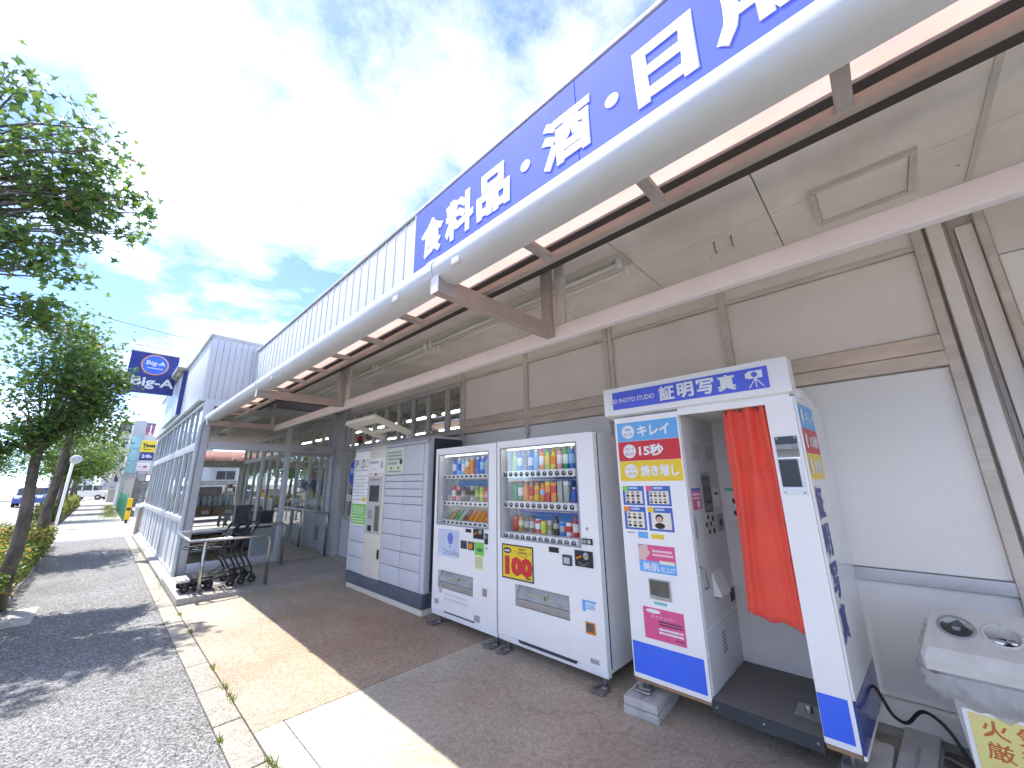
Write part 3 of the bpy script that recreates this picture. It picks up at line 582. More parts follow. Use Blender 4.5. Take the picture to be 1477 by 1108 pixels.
# ================================================================== VESTIBULE
ve = T('entrance_vestibule', 'glazed grey metal entrance vestibule projecting to the sidewalk', 'vestibule', (2.2, 8.7, 0))
YV = 8.70; XL = 1.06; YE = 17.15
B('corner_post', (XL - 0.01, XL + 0.13), (YV - 0.04, YV + 0.08), (0.04, 2.985), M_alu, ve, 0.006)
B('front_header', (XL + 0.135, 3.40), (YV - 0.05, YV + 0.05), (2.12, 2.262), M_alud, ve, 0.005)
B('header_sensor', (2.78, 2.98), (YV - 0.09, YV - 0.052), (2.165, 2.205), M_browng, ve, 0.008)
B('door_track', (2.56, 3.36), (YV - 0.03, YV + 0.05), (2.055, 2.116), M_browng, ve)
B('front_post', (2.46, 2.555), (YV - 0.045, YV + 0.045), (0.085, 2.117), M_alu, ve, 0.005)
B('front_post', (2.46, 2.54), (YV - 0.035, YV + 0.035), (2.265, 2.95), M_alud, ve, 0.004)
B('front_post', (2.06, 2.10), (YV - 0.02, YV + 0.02), (0.24, 2.117), M_alud, ve, 0.003)
B('front_sill', (XL + 0.135, 2.457), (YV - 0.035, YV + 0.04), (0.085, 0.235), M_alu, ve, 0.005)
B('front_glass', (XL + 0.135, 2.058), (YV - 0.003, YV + 0.003), (0.238, 2.118), G_glass, ve)
B('front_glass', (2.102, 2.457), (YV - 0.003, YV + 0.003), (0.238, 2.118), G_glass, ve)
B('front_frosted_panel', (2.102, 2.455), (YV + 0.006, YV + 0.012), (0.238, 0.70), M_lgrey, ve)
B('side_jamb', (3.36, 3.415), (YV - 0.05, YV + 0.05), (0.09, 2.118), M_alu, ve, 0.004)
B('vestibule_ceiling', (XL + 0.05, XW), (YV + 0.1, YE), (2.955, 3.0), M_ceil, ve)
B('top_plate', (XL, 3.4), (YV - 0.03, YV + 0.06), (2.90, 2.98), M_alu, ve)
NB = 6; BW = (YE - YV - 0.08) / NB
for (z0, z1, pr) in ((0.05, 0.10, 0.02), (0.855, 0.965, 0.03), (2.10, 2.245, 0.015), (2.905, 2.984, 0.02)): B('side_rail', (XL - pr, XL + 0.06), (YV + 0.082, YE), (z0, z1), M_alu, ve, 0.004)
for k in range(NB + 1):
    y = YV + 0.08 + k * BW
    if k: B('side_mullion', (XL - 0.012, XL + 0.055), (y - 0.04, y + 0.04), (0.102, 2.902), M_alu, ve, 0.004)
    if k < NB:
        ym = y + BW / 2
        B('side_mullion', (XL - 0.005, XL + 0.045), (ym - 0.025, ym + 0.025), (0.967, 2.902), M_alu, ve, 0.003)
        B('dado_panel', (XL + 0.01, XL + 0.03), (y + 0.045, y + BW - 0.045), (0.102, 0.853), M_siding, ve)
        B('side_batten', (XL - 0.002, XL + 0.012), (ym - 0.02, ym + 0.02), (0.102, 0.853), M_alud, ve)
        for (a, b) in ((y + 0.04, ym - 0.025), (ym + 0.025, y + BW - 0.04)):
            for (c, d) in ((0.967, 2.098), (2.248, 2.902)): B('side_pane', (XL + 0.018, XL + 0.022), (a, b), (c, d), G_refl, ve)
B('rear_header', (XL + 0.06, XW), (YE - 0.05, YE + 0.05), (2.10, 2.34), M_alud, ve)
for x in (XL, XW - 0.12): B('rear_post', (x, x + 0.10), (YE - 0.04, YE + 0.06), (0.08, 2.098), M_alu, ve)
B('rear_transom', (XL + 0.06, XW), (YE - 0.003, YE + 0.003), (2.345, 2.95), G_glass, ve)
for i, (x, y) in enumerate(((2.1, 10.4), (2.1, 12.2), (2.2, 14.5))):
    f = T('fluorescent_fixture', 'white tube fixture on the vestibule ceiling, %s of three' % ('first', 'second', 'third')[i], 'light fixture', (x, y, 2.95), 'vestibule ceiling fixtures')
    B('housing', (x - 0.1, x + 0.1), (y - 0.62, y + 0.62), (2.90, 2.953), M_whitep, f, 0.01); MB().tube([(x, y - 0.58, 2.88), (x, y + 0.58, 2.88)], 0.018, 10).build('tube', M_tube, f, True)
cm = T('dome_camera', 'small dark dome camera on the vestibule ceiling', 'camera', (1.75, 11.2, 2.95)); MB().lathe((1.75, 11.2, 2.87), [(0.02, 0), (0.05, 0.02), (0.065, 0.05), (0.07, 0.083)], 12).build('dome', M_black, cm, True); cyl('mount_ring', (1.75, 11.2, 2.93), 0.085, 0.024, M_grey, cm)

# rooftop sign boxes
sb = T('roof_signboard', 'white and blue signboard with dark visor on the roof edge over the vestibule', 'signboard', (0.98, 15, 3.2))
B('board', (0.93, 0.985), (11.85, 15.2), (3.12, 4.15), M_siding, sb); B('blue_stripe', (0.92, 0.99), (11.75, 11.845), (3.12, 4.16), M_navy, sb)
B('visor', (0.80, 1.03), (11.70, 15.25), (4.17, 4.24), M_browng, sb, 0.01); B('visor_edge', (0.785, 0.799), (11.7, 15.25), (4.165, 4.245), M_gutter, sb)
for k in range(4): B('visor_lamp', (0.83, 0.90), (12.0 + k * 0.8, 12.4 + k * 0.8), (4.14, 4.168), M_fix, sb)
hs = T('hanging_sign', 'square navy hanging sign with round emblem on a white pipe bracket', 'sign', (0.42, 13, 3.74))
B('sign_box', (-0.03, 0.88), (12.92, 13.08), (3.74, 4.75), M_navy, hs, 0.01)
B('sign_trim', (-0.04, 0.89), (12.91, 13.09), (4.752, 4.775), M_gutter, hs)
M_oran2 = mat('orange ring', (0.85, 0.35, 0.12), 0.4)
o = disc('emblem_ring', 'y', (0.44, 12.918, 4.46), 0.262, M_oran2, hs, 0.006); disc('emblem_centre', 'y', (0.44, 12.911, 4.46), 0.235, M_blue, o, 0.004)
lettering('emblem_lettering', 'Big-A', 'y', (0.45, 12.906, 4.49), (0.36, 0.14), M_letter, hs, 0.02); smallprint('emblem_print', 'y', (0.45, 12.905, 4.37), (0.30, 0.04), 1, M_letter, hs)
lettering('sign_lettering', 'Big-A', 'y', (0.47, 12.916, 3.985), (0.80, 0.30), M_letter, hs, 0.03)
MB().tube(bend([(0.0, 13, 4.95), (0.85, 13, 4.95), (1.06, 13, 4.88), (1.08, 13, 4.6), (1.08, 13, 4.2)], 0.12), 0.035, 10).build('pipe_bracket', M_white, hs, True)
for x in (0.1, 0.78): tube('hanger_rod', [(x, 13, 4.77), (x, 13, 4.95)], 0.014, M_white, hs, 6)
tube('side_stay', [(0.88, 13, 4.66), (1.08, 13, 4.66)], 0.02, M_white, hs, 6)

# ================================================================== PARCEL LOCKER
F = 2.78
lk_ = T('parcel_locker', 'grey parcel locker with cream control column and slate plinth', 'locker', (3.05, 5.17, 0))
LY0, LY1 = 4.16, 6.20
B('locker_base', (F + 0.012, 3.32), (LY0 + 0.01, LY1 - 0.01), (0.0, 0.07), M_cream, lk_, 0.004)
for i, (a, b) in enumerate(((4.16, 4.665), (4.669, 5.19), (5.194, 5.69), (5.694, 6.20))): B('plinth_panel', (F - 0.004, F + 0.06), (a, b), (0.073, 0.228), M_slate, lk_, 0.004)
B('plinth_core', (F + 0.062, 3.32), (LY0 + 0.004, LY1 - 0.004), (0.073, 0.228), M_slate, lk_)
M('cabinet_body', [(F + 0.012, LY0, 0.23), (F + 0.012, LY0, 1.99), (F + 0.085, LY0, 2.075), (3.32, LY0, 2.075), (3.32, LY0, 0.23), (F + 0.012, LY1, 0.23), (F + 0.012, LY1, 1.99), (F + 0.085, LY1, 2.075), (3.32, LY1, 2.075), (3.32, LY1, 0.23)],
  [(0, 1, 6, 5), (1, 2, 7, 6), (2, 3, 8, 7), (3, 4, 9, 8), (0, 4, 3, 2, 1), (5, 6, 7, 8, 9)], [M_lockd, M_lock], lk_, fm=[0, 1, 1, 1, 1, 1])
B('side_panel', (F + 0.10, 3.325), (LY0 - 0.012, LY0 - 0.001), (0.24, 2.045), M_char, lk_)
B('corner_trim', (F - 0.002, F + 0.097), (LY0 - 0.014, LY0 + 0.07), (0.232, 1.985), M_lock, lk_, 0.02, 4)
B('corner_trim', (F - 0.002, F + 0.06), (LY1 - 0.02, LY1 + 0.012), (0.232, 1.985), M_lock, lk_, 0.015, 3)
M('head_panel', [(F - 0.002, LY0 - 0.01, 1.985), (F + 0.01, LY0 - 0.01, 2.02), (F + 0.085, LY0 - 0.01, 2.079), (F - 0.002, 5.19, 1.985), (F + 0.01, 5.19, 2.02), (F + 0.085, 5.19, 2.079)], [(0, 1, 4, 3), (1, 2, 5, 4)], M_lock, lk_)
M('head_panel', [(F - 0.002, 5.694, 1.985), (F + 0.01, 5.694, 2.02), (F + 0.085, 5.694, 2.079), (F - 0.002, LY1 + 0.01, 1.985), (F + 0.01, LY1 + 0.01, 2.02), (F + 0.085, LY1 + 0.01, 2.079)], [(0, 1, 4, 3), (1, 2, 5, 4)], M_lock, lk_)
M('head_panel', [(F - 0.006, 5.194, 1.985), (F + 0.006, 5.194, 2.02), (F + 0.083, 5.194, 2.083), (F - 0.006, 5.69, 1.985), (F + 0.006, 5.69, 2.02), (F + 0.083, 5.69, 2.083)], [(0, 1, 4, 3), (1, 2, 5, 4)], M_cream, lk_)
zs = [1.595, 1.51, 1.413, 1.318, 1.22, 1.024, 0.83, 0.64, 0.452, 0.232]
for i in range(len(zs) - 1):
    for (a, b) in ((4.235, 4.690), (4.697, 5.188)): B('locker_door', (F, F + 0.02), (a, b), (zs[i + 1] + 0.004, zs[i] - 0.004), M_lock, lk_, 0.003)
B('locker_door', (F, F + 0.02), (4.235, 4.690), (1.60, 1.978), M_lock, lk_, 0.003)
B('locker_door', (F, F + 0.02), (4.697, 5.188), (1.60, 1.978), M_lock, lk_, 0.003)
for (a, b) in ((0.655, 0.868), (0.445, 0.650), (0.232, 0.440)): B('locker_door', (F, F + 0.02), (5.70, 6.175), (a + 0.002, b - 0.002), M_lock, lk_, 0.003)
po = PX('poster', (4.715, 5.17), (1.618, 1.962), M_pgreen, lk_, F)
smallprint('small_print', 'x', (F - 0.004, 4.94, 1.86), (0.40, 0.14), 3, M_grey, po); smallprint('small_print', 'x', (F - 0.004, 5.0, 1.755), (0.26, 0.05), 1, M_grey, po); disc('poster_dot', 'x', (F - 0.004, 4.775, 1.77), 0.035, M_black, po)
smallprint('small_print', 'x', (F - 0.004, 4.94, 1.645), (0.38, 0.03), 1, M_grey, po)
for yy in (5.03, 4.84):
    q = PX('poster_drawing', (yy - 0.08, yy + 0.08), (1.67, 1.725), mat('poster cream', (0.72, 0.72, 0.50), 0.5), po, F - 0.003, 0.0015); disc('drawing_mark', 'x', (F - 0.0046, yy, 1.69), 0.018, M_char, q, 0.001)
# left print panel
B('print_panel', (F, F + 0.02), (5.70, 6.175), (0.872, 1.978), M_whitep, lk_, 0.003)
for i, (ch, mm) in enumerate((('P', M_char), ('U', mat('pale olive print', (0.42, 0.50, 0.25), 0.5)), ('D', M_char), ('O', mat('yellow green print', (0.46, 0.56, 0.14), 0.5)))):
    lettering('logo_letter', ch, 'x', (F - 0.001, 6.105 - i * 0.113, 1.785), (0.085, 0.135), mm, lk_, 0.025)
smallprint('small_print', 'x', (F - 0.001, 5.935, 1.685), (0.42, 0.022), 1, M_grey, lk_)
for k, (za, zb) in enumerate(((1.50, 1.60), (1.405, 1.495), (1.31, 1.40), (1.20, 1.305))):
    B('print_divider', (F - 0.003, F + 0.001), (5.70, 6.175), (zb - 0.001, zb + 0.006), M_grey, lk_); smallprint('small_print', 'x', (F - 0.001, 5.95, (za + zb) / 2), (0.34, 0.03), 1, M_lgrey, lk_)
PX('orange_mark', (5.72, 5.84), (1.225, 1.285), M_yellow, lk_, F)
gp = PX('green_notice', (5.705, 6.165), (1.02, 1.188), M_green, lk_, F); smallprint('small_print', 'x', (F - 0.004, 5.93, 1.10), (0.40, 0.12), 4, mat('pale print', (0.66, 0.8, 0.55), 0.5), gp)
gp = PX('green_notice', (5.705, 6.165), (0.90, 1.01), M_green, lk_, F); smallprint('small_print', 'x', (F - 0.004, 5.93, 0.955), (0.40, 0.07), 2, MATS['pale print'], gp)
# control column
B('control_column', (F - 0.006, F + 0.02), (5.194, 5.69), (0.232, 1.983), M_cream, lk_, 0.003)
cn = PX('notice', (5.22, 5.66), (1.64, 1.85), M_whitep, lk_, F - 0.006); smallprint('small_print', 'x', (F - 0.0105, 5.51, 1.79), (0.25, 0.05), 1, M_grey, cn); smallprint('small_print', 'x', (F - 0.0105, 5.51, 1.69), (0.18, 0.02), 1, M_lgrey, cn)
PX('notice_square', (5.245, 5.335), (1.70, 1.80), M_lgrey, cn, F - 0.009, 0.0012)
cyl('camera_lens', (F - 0.02, 5.45, 1.615), 0.016, 0.015, M_black, lk_, 'x')
cpn = B('control_panel', (F - 0.012, F - 0.0062), (5.245, 5.675), (0.80, 1.585), M_lgrey, lk_, 0.003)
PX('touch_screen', (5.315, 5.60), (1.235, 1.46), M_screen, cpn, F - 0.012); PX('card_reader', (5.275, 5.40), (0.84, 1.18), mat('bronze smoked panel', (0.16, 0.145, 0.11), 0.2), cpn, F - 0.012)
PX('key_pad', (5.48, 5.595), (1.0, 1.12), M_grey, cpn, F - 0.012, 0.006, 0.002); PX('scanner_window', (5.48, 5.59), (0.83, 0.905), M_black, cpn, F - 0.012)
smallprint('small_print', 'x', (F - 0.013, 5.46, 1.54), (0.3, 0.035), 1, mat('dull red print', (0.5, 0.2, 0.18), 0.5), cpn)
B('lever_handle', (F - 0.03, F - 0.007), (5.215, 5.245), (0.49, 0.61), M_black, lk_, 0.008)
# light visor on top
vz = T('light_visor', 'cream open frame light visor tilted forward on top of the parcel locker', 'visor', (2.8, 5.06, 2.08))
def vis(name, ua, ub, ya, yb, th=0.05):
    def p(u, z): return (2.83 - u * 0.55, 2.135 + u * 0.165 + z)
    vs = []
    for u in (ua, ub):
        for y in (ya, yb):
            for z in (0, th): X, Zz = p(u, z); vs.append((X, y, Zz))
    return M(name, vs, [(0, 1, 3, 2), (4, 6, 7, 5), (0, 4, 5, 1), (2, 3, 7, 6), (0, 2, 6, 4), (1, 5, 7, 3)], M_cream, vz)
vis('visor_arm', 0.0, 0.78, 4.63, 4.76); vis('visor_arm', 0.0, 0.78, 5.37, 5.50); vis('visor_head', 0.785, 1.0, 4.63, 5.50); vis('visor_bar', 0.30, 0.40, 4.765, 5.365, 0.03)
B('visor_foot', (2.80, 2.90), (4.68, 4.72), (2.078, 2.15), M_lgrey, vz); B('visor_foot', (2.80, 2.90), (5.41, 5.45), (2.078, 2.15), M_lgrey, vz)
al = T('alarm_lamp', 'small round red alarm lamp on the facade above the locker', 'lamp', (XW - 0.05, 7.57, 2.30)); cyl('lamp_base', (XW - 0.06, 7.57, 2.27), 0.05, 0.04, M_char, al); MB().lathe((XW - 0.06, 7.57, 2.31), [(0.05, 0), (0.052, 0.05), (0.04, 0.085), (0.015, 0.1)], 14).build('lamp_dome', mat('red lamp dome', (0.4, 0.01, 0.012), 0.2), al, True)

# ================================================================== VENDING MACHINES
PAL = dict(lime=(0.45, 0.62, 0.05), red=(0.62, 0.03, 0.03), brown=(0.16, 0.05, 0.03), blue=(0.03, 0.16, 0.62), lblue=(0.28, 0.55, 0.85), orange=(0.85, 0.28, 0.02), yellow=(0.85, 0.62, 0.05), pink=(0.75, 0.35, 0.40), green=(0.02, 0.34, 0.14), white=(0.8, 0.8, 0.8), black=(0.03, 0.028, 0.03), gold=(0.5, 0.32, 0.08), grey=(0.4, 0.42, 0.40), olive=(0.25, 0.27, 0.06), purple=(0.16, 0.13, 0.5), cream=(0.78, 0.70, 0.5), sage=(0.42, 0.48, 0.38))
def pm(c): return mat('drink ' + c, PAL[c], 0.28, var=0.0, coat=0.2)
def bottle(kind, x, y, z, h, r, body, band, cap, label, group):
    b = MB(); ms = [pm(body), pm(band), pm(cap)]
    if kind == 'bottle':
        b.lathe((x, y, z), [(r * 0.85, 0), (r, h * 0.03), (r, h * 0.22), (r * 0.96, h * 0.25), (r, h * 0.28), (r, h * 0.60), (r * 0.92, h * 0.66), (r * 0.42, h * 0.84), (r * 0.40, h * 0.88), (r * 0.47, h * 0.885), (r * 0.47, h)], 12, [0, 0, 0, 1, 1, 1, 0, 0, 2, 2])
    elif kind == 'can':
        b.lathe((x, y, z), [(r * 0.8, 0), (r, h * 0.04), (r, h * 0.30), (r, h * 0.34), (r, h * 0.70), (r, h * 0.93), (r * 0.82, h)], 12, [2, 0, 1, 1, 0, 2])
    elif kind == 'bottle_can':
        b.lathe((x, y, z), [(r * 0.85, 0), (r, h * 0.04), (r, h * 0.35), (r, h * 0.62), (r * 0.95, h * 0.70), (r * 0.62, h * 0.82), (r * 0.62, h * 0.86), (r * 0.66, h * 0.87), (r * 0.66, h)], 12, [0, 0, 1, 0, 0, 2, 2, 2])
    else:
        b.box((x - r * 0.8, x + r * 0.8), (y - r * 0.9, y + r * 0.9), (z, z + h * 0.45), 0).box((x - r * 0.8, x + r * 0.8), (y - r * 0.9, y + r * 0.9), (z + h * 0.45, z + h * 0.8), 1).box((x - r * 0.8, x + r * 0.8), (y - r * 0.9, y + r * 0.9), (z + h * 0.8, z + h), 2)
    nm = {'bottle': 'drink_bottle', 'can': 'drink_can', 'bottle_can': 'bottle_can', 'box': 'drink_carton'}[kind]
    o = b.build(nm, ms, None, kind != 'box'); tag(o, label, {'bottle': 'bottle', 'can': 'can', 'bottle_can': 'can', 'box': 'carton'}[kind], group); return o
ORD = ['first', 'second', 'third', 'fourth', 'fifth', 'sixth', 'seventh', 'eighth', 'ninth', 'tenth', 'eleventh', 'twelfth']
def machine(name, label, y0, y1, win, holes, z0, z1, depth):
    t = T(name, label, 'vending machine', (F + 0.3, (y0 + y1) / 2, 0))
    b = MB().box((F + 0.062, F + depth), (y0 + 0.004, y1 - 0.004), (z0 + 0.02, z1 - 0.006), 0, skip=('-x',)); b.build('cabinet', M_white2, t)
    plate('door', F, F + 0.06, (y0, y1), (z0 + 0.05, z1), [win] + holes, M_white, t)
    B('door_gasket', (F + 0.054, F + 0.068), (y0 - 0.002, y0 + 0.012), (z0 + 0.05, z1 - 0.01), M_char, t)
    B('kick_panel', (F + 0.006, F + 0.055), (y0, y1), (z0, z0 + 0.046), M_white2, t, 0.003)
    cav = MB(); y, Y, z, Zt = win
    xb = F + 0.24
    cav.add([(xb, y, z), (xb, Y, z), (xb, Y, Zt), (xb, y, Zt)], [(0, 1, 2, 3)]); cav.add([(F + 0.06, y, z), (xb, y, z), (xb, y, Zt), (F + 0.06, y, Zt)], [(0, 1, 2, 3)]); cav.add([(F + 0.06, Y, z), (xb, Y, z), (xb, Y, Zt), (F + 0.06, Y, Zt)], [(0, 1, 2, 3)]); cav.add([(F + 0.06, y, z), (F + 0.06, Y, z), (xb, Y, z), (xb, y, z)], [(0, 1, 2, 3)]); cav.add([(F + 0.06, y, Zt), (F + 0.06, Y, Zt), (xb, Y, Zt), (xb, y, Zt)], [(0, 1, 2, 3)])
    cav.build('display_case', mat('display case liner', (0.66, 0.68, 0.68), 0.4), t)
    B('display_lamp', (F + 0.062, F + 0.072), (y + 0.03, Y - 0.03), (Zt - 0.012, Zt - 0.004), M_litv, t)
    fr = MB()
    for (a, b_, c, d) in ((y - 0.012, y, z - 0.012, Zt + 0.012), (Y, Y + 0.012, z - 0.012, Zt + 0.012), (y, Y, z - 0.012, z), (y, Y, Zt, Zt + 0.012)): fr.box((F - 0.004, F + 0.002), (a, b_), (c, d))
    fr.build('window_trim', M_grey, t); B('window_pane', (F + 0.012, F + 0.015), (y, Y), (z, Zt), G_clear, t)
    for yy in (y0 + 0.07, y1 - 0.07):
        ft = tube('levelling_foot', [(F + 0.07, yy, 0.0), (F + 0.07, yy, z0 + 0.02)], 0.014, M_galv, t, 8); cyl('foot_plate', (F + 0.07, yy, 0.0), 0.035, 0.012, M_galv, ft)
        B('anchor_bracket', (F - 0.06, F + 0.05), (yy - 0.055, yy - 0.03), (0.002, 0.012), M_galv, ft); B('anchor_bracket', (F - 0.06, F + 0.05), (yy + 0.03, yy + 0.055), (0.002, 0.012), M_galv, ft); B('anchor_bracket', (F - 0.07, F - 0.03), (yy - 0.06, yy + 0.06), (0.013, 0.022), M_galv, ft)
    return t
def hopper(t, y, Y, z, Zt):
    b = MB(); xb = F + 0.16
    b.add([(F + 0.06, y, z), (xb, y, z), (xb, y, Zt), (F + 0.06, y, Zt)], [(0, 1, 2, 3)]); b.add([(F + 0.06, Y, z), (xb, Y, z), (xb, Y, Zt), (F + 0.06, Y, Zt)], [(0, 1, 2, 3)]); b.add([(xb, y, z), (xb, Y, z), (xb, Y, Zt), (xb, y, Zt)], [(0, 1, 2, 3)]); b.add([(F + 0.06, y, z), (F + 0.06, Y, z), (xb, Y, z), (xb, y, z)], [(0, 1, 2, 3)]); b.add([(F + 0.06, y, Zt), (F + 0.06, Y, Zt), (xb, Y, Zt), (xb, y, Zt)], [(0, 1, 2, 3)])
    h = b.build('delivery_chute', M_char, t)
    zm = z + (Zt - z) * 0.36
    M('delivery_flap', [(F + 0.012, y + 0.004, zm), (F + 0.05, y + 0.004, Zt - 0.003), (F + 0.05, Y - 0.004, Zt - 0.003), (F + 0.012, Y - 0.004, zm), (F + 0.018, y + 0.004, zm), (F + 0.056, y + 0.004, Zt - 0.003), (F + 0.056, Y - 0.004, Zt - 0.003), (F + 0.018, Y - 0.004, zm)], [(0, 3, 2, 1), (4, 5, 6, 7), (0, 1, 5, 4), (3, 7, 6, 2), (0, 4, 7, 3)], mat('worn clear acrylic flap', (0.33, 0.33, 0.30), 0.25, var=0.25, scale=9), h)
    B('flap_lip', (F + 0.006, F + 0.03), (y + 0.004, Y - 0.004), (z + 0.004, zm - 0.004), M_browng, h, 0.006)
    ym = (y + Y) / 2 - 0.03; disc('flap_ring', 'x', (F + 0.022, ym, zm + 0.045), 0.028, mat('worn gold print', (0.55, 0.5, 0.3), 0.5), h, 0.002, 0.03); disc('flap_ring_centre', 'x', (F + 0.0195, ym, zm + 0.045), 0.018, M_smoke, h, 0.001, 0.02); smallprint('small_print', 'x', (F + 0.021, ym + 0.12, zm + 0.045), (0.12, 0.03), 1, MATS['worn gold print'], h)

# --- wide machine
V2 = machine('vending_machine', 'wide white drinks vending machine with yellow 100 card, beside the photo booth', 1.745, 2.89, (1.925, 2.84, 0.975, 1.81), [(2.06, 2.665, 0.405, 0.585)], 0.09, 1.89, 0.72)
hopper(V2, 2.06, 2.665, 0.405, 0.585)
M_bt = mat('button grey', (0.05, 0.052, 0.055), 0.25)
M_rail = mat('white price rail', (0.78, 0.78, 0.77), 0.35)
M_wave = mat('blue wave print', (0.04, 0.20, 0.62), 0.4, c2=(0.10, 0.42, 0.80), scale=9, stretch=(1, 0.3, 2.5))
for (zc, ye) in ((1.562, 1.955), (1.276, 1.95), (0.99, 1.955)):
    r = B('price_rail', (F + 0.02, F + 0.062), (ye, 2.828), (zc - 0.037, zc + 0.033), M_rail, V2, 0.016, 3)
    for k in range(12):
        yy = 2.79 - k * (2.79 - 2.0) / 11; cyl('select_button', (F + 0.012, yy, zc - 0.004), 0.021, 0.012, M_bt, r, 'x', 14); disc('button_window', 'x', (F + 0.0118, yy - 0.006, zc + 0.002), 0.008, M_lgrey, r, 0.001)
    B('shelf', (F + 0.065, F + 0.238), (1.927, 2.838), (zc + 0.022, zc + 0.030), M_rail, V2)
for (z0_, z1_) in ((1.305, 1.52), (1.02, 1.235)): B('case_backing', (F + 0.222, F + 0.23), (1.93, 2.78), (z0_, z1_), M_wave, V2)
for (zc) in (1.502, 1.212): q = B('banner_strip', (F + 0.200, F + 0.204), (1.93, 2.78), (zc - 0.022, zc + 0.022), M_blue, V2); smallprint('small_print', 'x', (F + 0.1985, 2.35, zc), (0.7, 0.024), 1, M_letter, q, 0.001)
R1 = [('bottle', 'lime', 'lime', 'lime'), ('bottle', 'blue', 'white', 'red'), ('bottle', 'brown', 'brown', 'black'), ('bottle', 'blue', 'white', 'blue'), ('bottle', 'lblue', 'lblue', 'white'), ('bottle', 'orange', 'white', 'red'), ('bottle', 'lime', 'yellow', 'green'), ('bottle', 'yellow', 'orange', 'gold'), ('bottle', 'pink', 'white', 'olive'), ('bottle', 'green', 'white', 'green'), ('bottle', 'blue', 'lblue', 'white'), ('bottle', 'olive', 'gold', 'red')]
R2 = [('bottle', 'green', 'green', 'red'), ('bottle', 'green', 'white', 'red'), ('bottle', 'orange', 'orange', 'orange'), ('bottle', 'orange', 'red', 'orange'), ('bottle_can', 'yellow', 'orange', 'orange'), ('bottle_can', 'orange', 'lblue', 'orange'), ('box', 'red', 'orange', 'yellow'), ('box', 'orange', 'red', 'orange'), ('box', 'sage', 'grey', 'sage'), ('box', 'grey', 'sage', 'white'), ('bottle', 'purple', 'blue', 'white'), ('bottle', 'blue', 'purple', 'white')]
R3 = [('can', 'red', 'red', 'brown'), ('bottle_can', 'gold', 'cream', 'brown'), ('can', 'black', 'grey', 'black'), ('can', 'brown', 'grey', 'black'), ('can', 'red', 'white', 'white'), ('can', 'yellow', 'lime', 'gold'), ('can', 'grey', 'olive', 'cream'), ('bottle_can', 'black', 'grey', 'black'), ('can', 'blue', 'grey', 'lblue'), ('can', 'white', 'red', 'gold'), ('bottle', 'red', 'white', 'red'), ('can', 'lblue', 'white', 'sage')]
for row, (lst, zb, rn) in enumerate(((R1, 1.593, 'top'), (R2, 1.307, 'middle'), (R3, 1.021, 'bottom'))):
    for k, (kd, bd, bn, cp_) in enumerate(lst):
        yy = 2.755 - k * 0.071; h = {'bottle': 0.198, 'can': 0.15, 'bottle_can': 0.175, 'box': 0.185}[kd] * random.uniform(0.95, 1.03)
        if row == 1 and k > 9: h = 0.13
        if row == 2: h = min(h, 0.165) * (0.82 if k in (4, 5, 6, 8, 9, 11) else 1)
        bottle(kd, F + 0.125, yy, zb, h, 0.030, bd, bn, cp_, '%s and %s drink, %s from left in %s row of the wide machine' % ({'lblue': 'light blue'}.get(bd, bd), {'lblue': 'light blue'}.get(bn, bn) if bn != bd else 'plain', ORD[k], rn), 'sample drinks in the wide machine')
yc = PX('price_card', (2.445, 2.815), (0.63, 0.905), M_yellow, V2, F, 0.004, 0.0)
bd = MB(); [bd.box((F - 0.0055, F - 0.0002), a, b) for a, b in (((2.433, 2.445), (0.618, 0.917)), ((2.815, 2.827), (0.618, 0.917)), ((2.445, 2.815), (0.905, 0.917)), ((2.445, 2.815), (0.618, 0.63)))]; bd.build('card_frame', M_char, yc)
lettering('card_lettering', '100', 'x', (F - 0.005, 2.615, 0.735), (0.345, 0.165), M_red, yc, 0.075, 0.003)
o = disc('card_badge', 'x', (F - 0.004, 2.755, 0.862), 0.052, M_char, yc, 0.002, 0.027); smallprint('small_print', 'x', (F - 0.0065, 2.755, 0.86), (0.07, 0.024), 1, M_letter, o)
lettering('card_lettering', 'HAPPY', 'x', (F - 0.004, 2.565, 0.882), (0.085, 0.020), M_char, yc, 0.015); lettering('card_lettering', 'VENDOR', 'x', (F - 0.004, 2.558, 0.855), (0.105, 0.020), M_char, yc, 0.015)
tube('card_smile', [(F - 0.005, 2.655 - 0.2 * i / 10, 0.868 - 0.045 * math.sin(math.pi * i / 10)) for i in range(11)], 0.0018, M_char, yc, 5)
smallprint('small_print', 'x', (F - 0.0075, 2.49, 0.648), (0.06, 0.022), 1, M_navy, yc)
PX('price_display', (2.145, 2.25), (0.90, 0.943), M_black, V2, F, 0.006, 0.003); PX('coin_notice', (2.15, 2.245), (0.77, 0.88), M_whitep, V2, F, 0.002)
bv = PX('bill_slot', (2.012, 2.105), (0.815, 0.897), M_char, V2, F, 0.012, 0.006); PX('bill_mouth', (2.03, 2.088), (0.83, 0.878), M_lgrey, bv, F - 0.012, 0.003)
cs = B('coin_panel', (F - 0.014, F), (1.81, 1.978), (0.825, 0.945), M_black, V2, 0.02, 4); tube('return_lever', [(F - 0.02, 1.955, 0.885), (F - 0.022, 1.905, 0.905)], 0.0075, M_orange, cs, 8); cyl('coin_ring', (F - 0.022, 1.865, 0.91), 0.026, 0.009, M_steel, cs, 'x'); cyl('coin_slot', (F - 0.026, 1.865, 0.91), 0.015, 0.004, M_galv, cs, 'x')
tube('coin_groove', [(F - 0.016, 1.945 - 0.10 * i / 8, 0.865 - 0.025 * math.sin(math.pi * i / 8)) for i in range(9)], 0.003, M_galv, cs, 5)
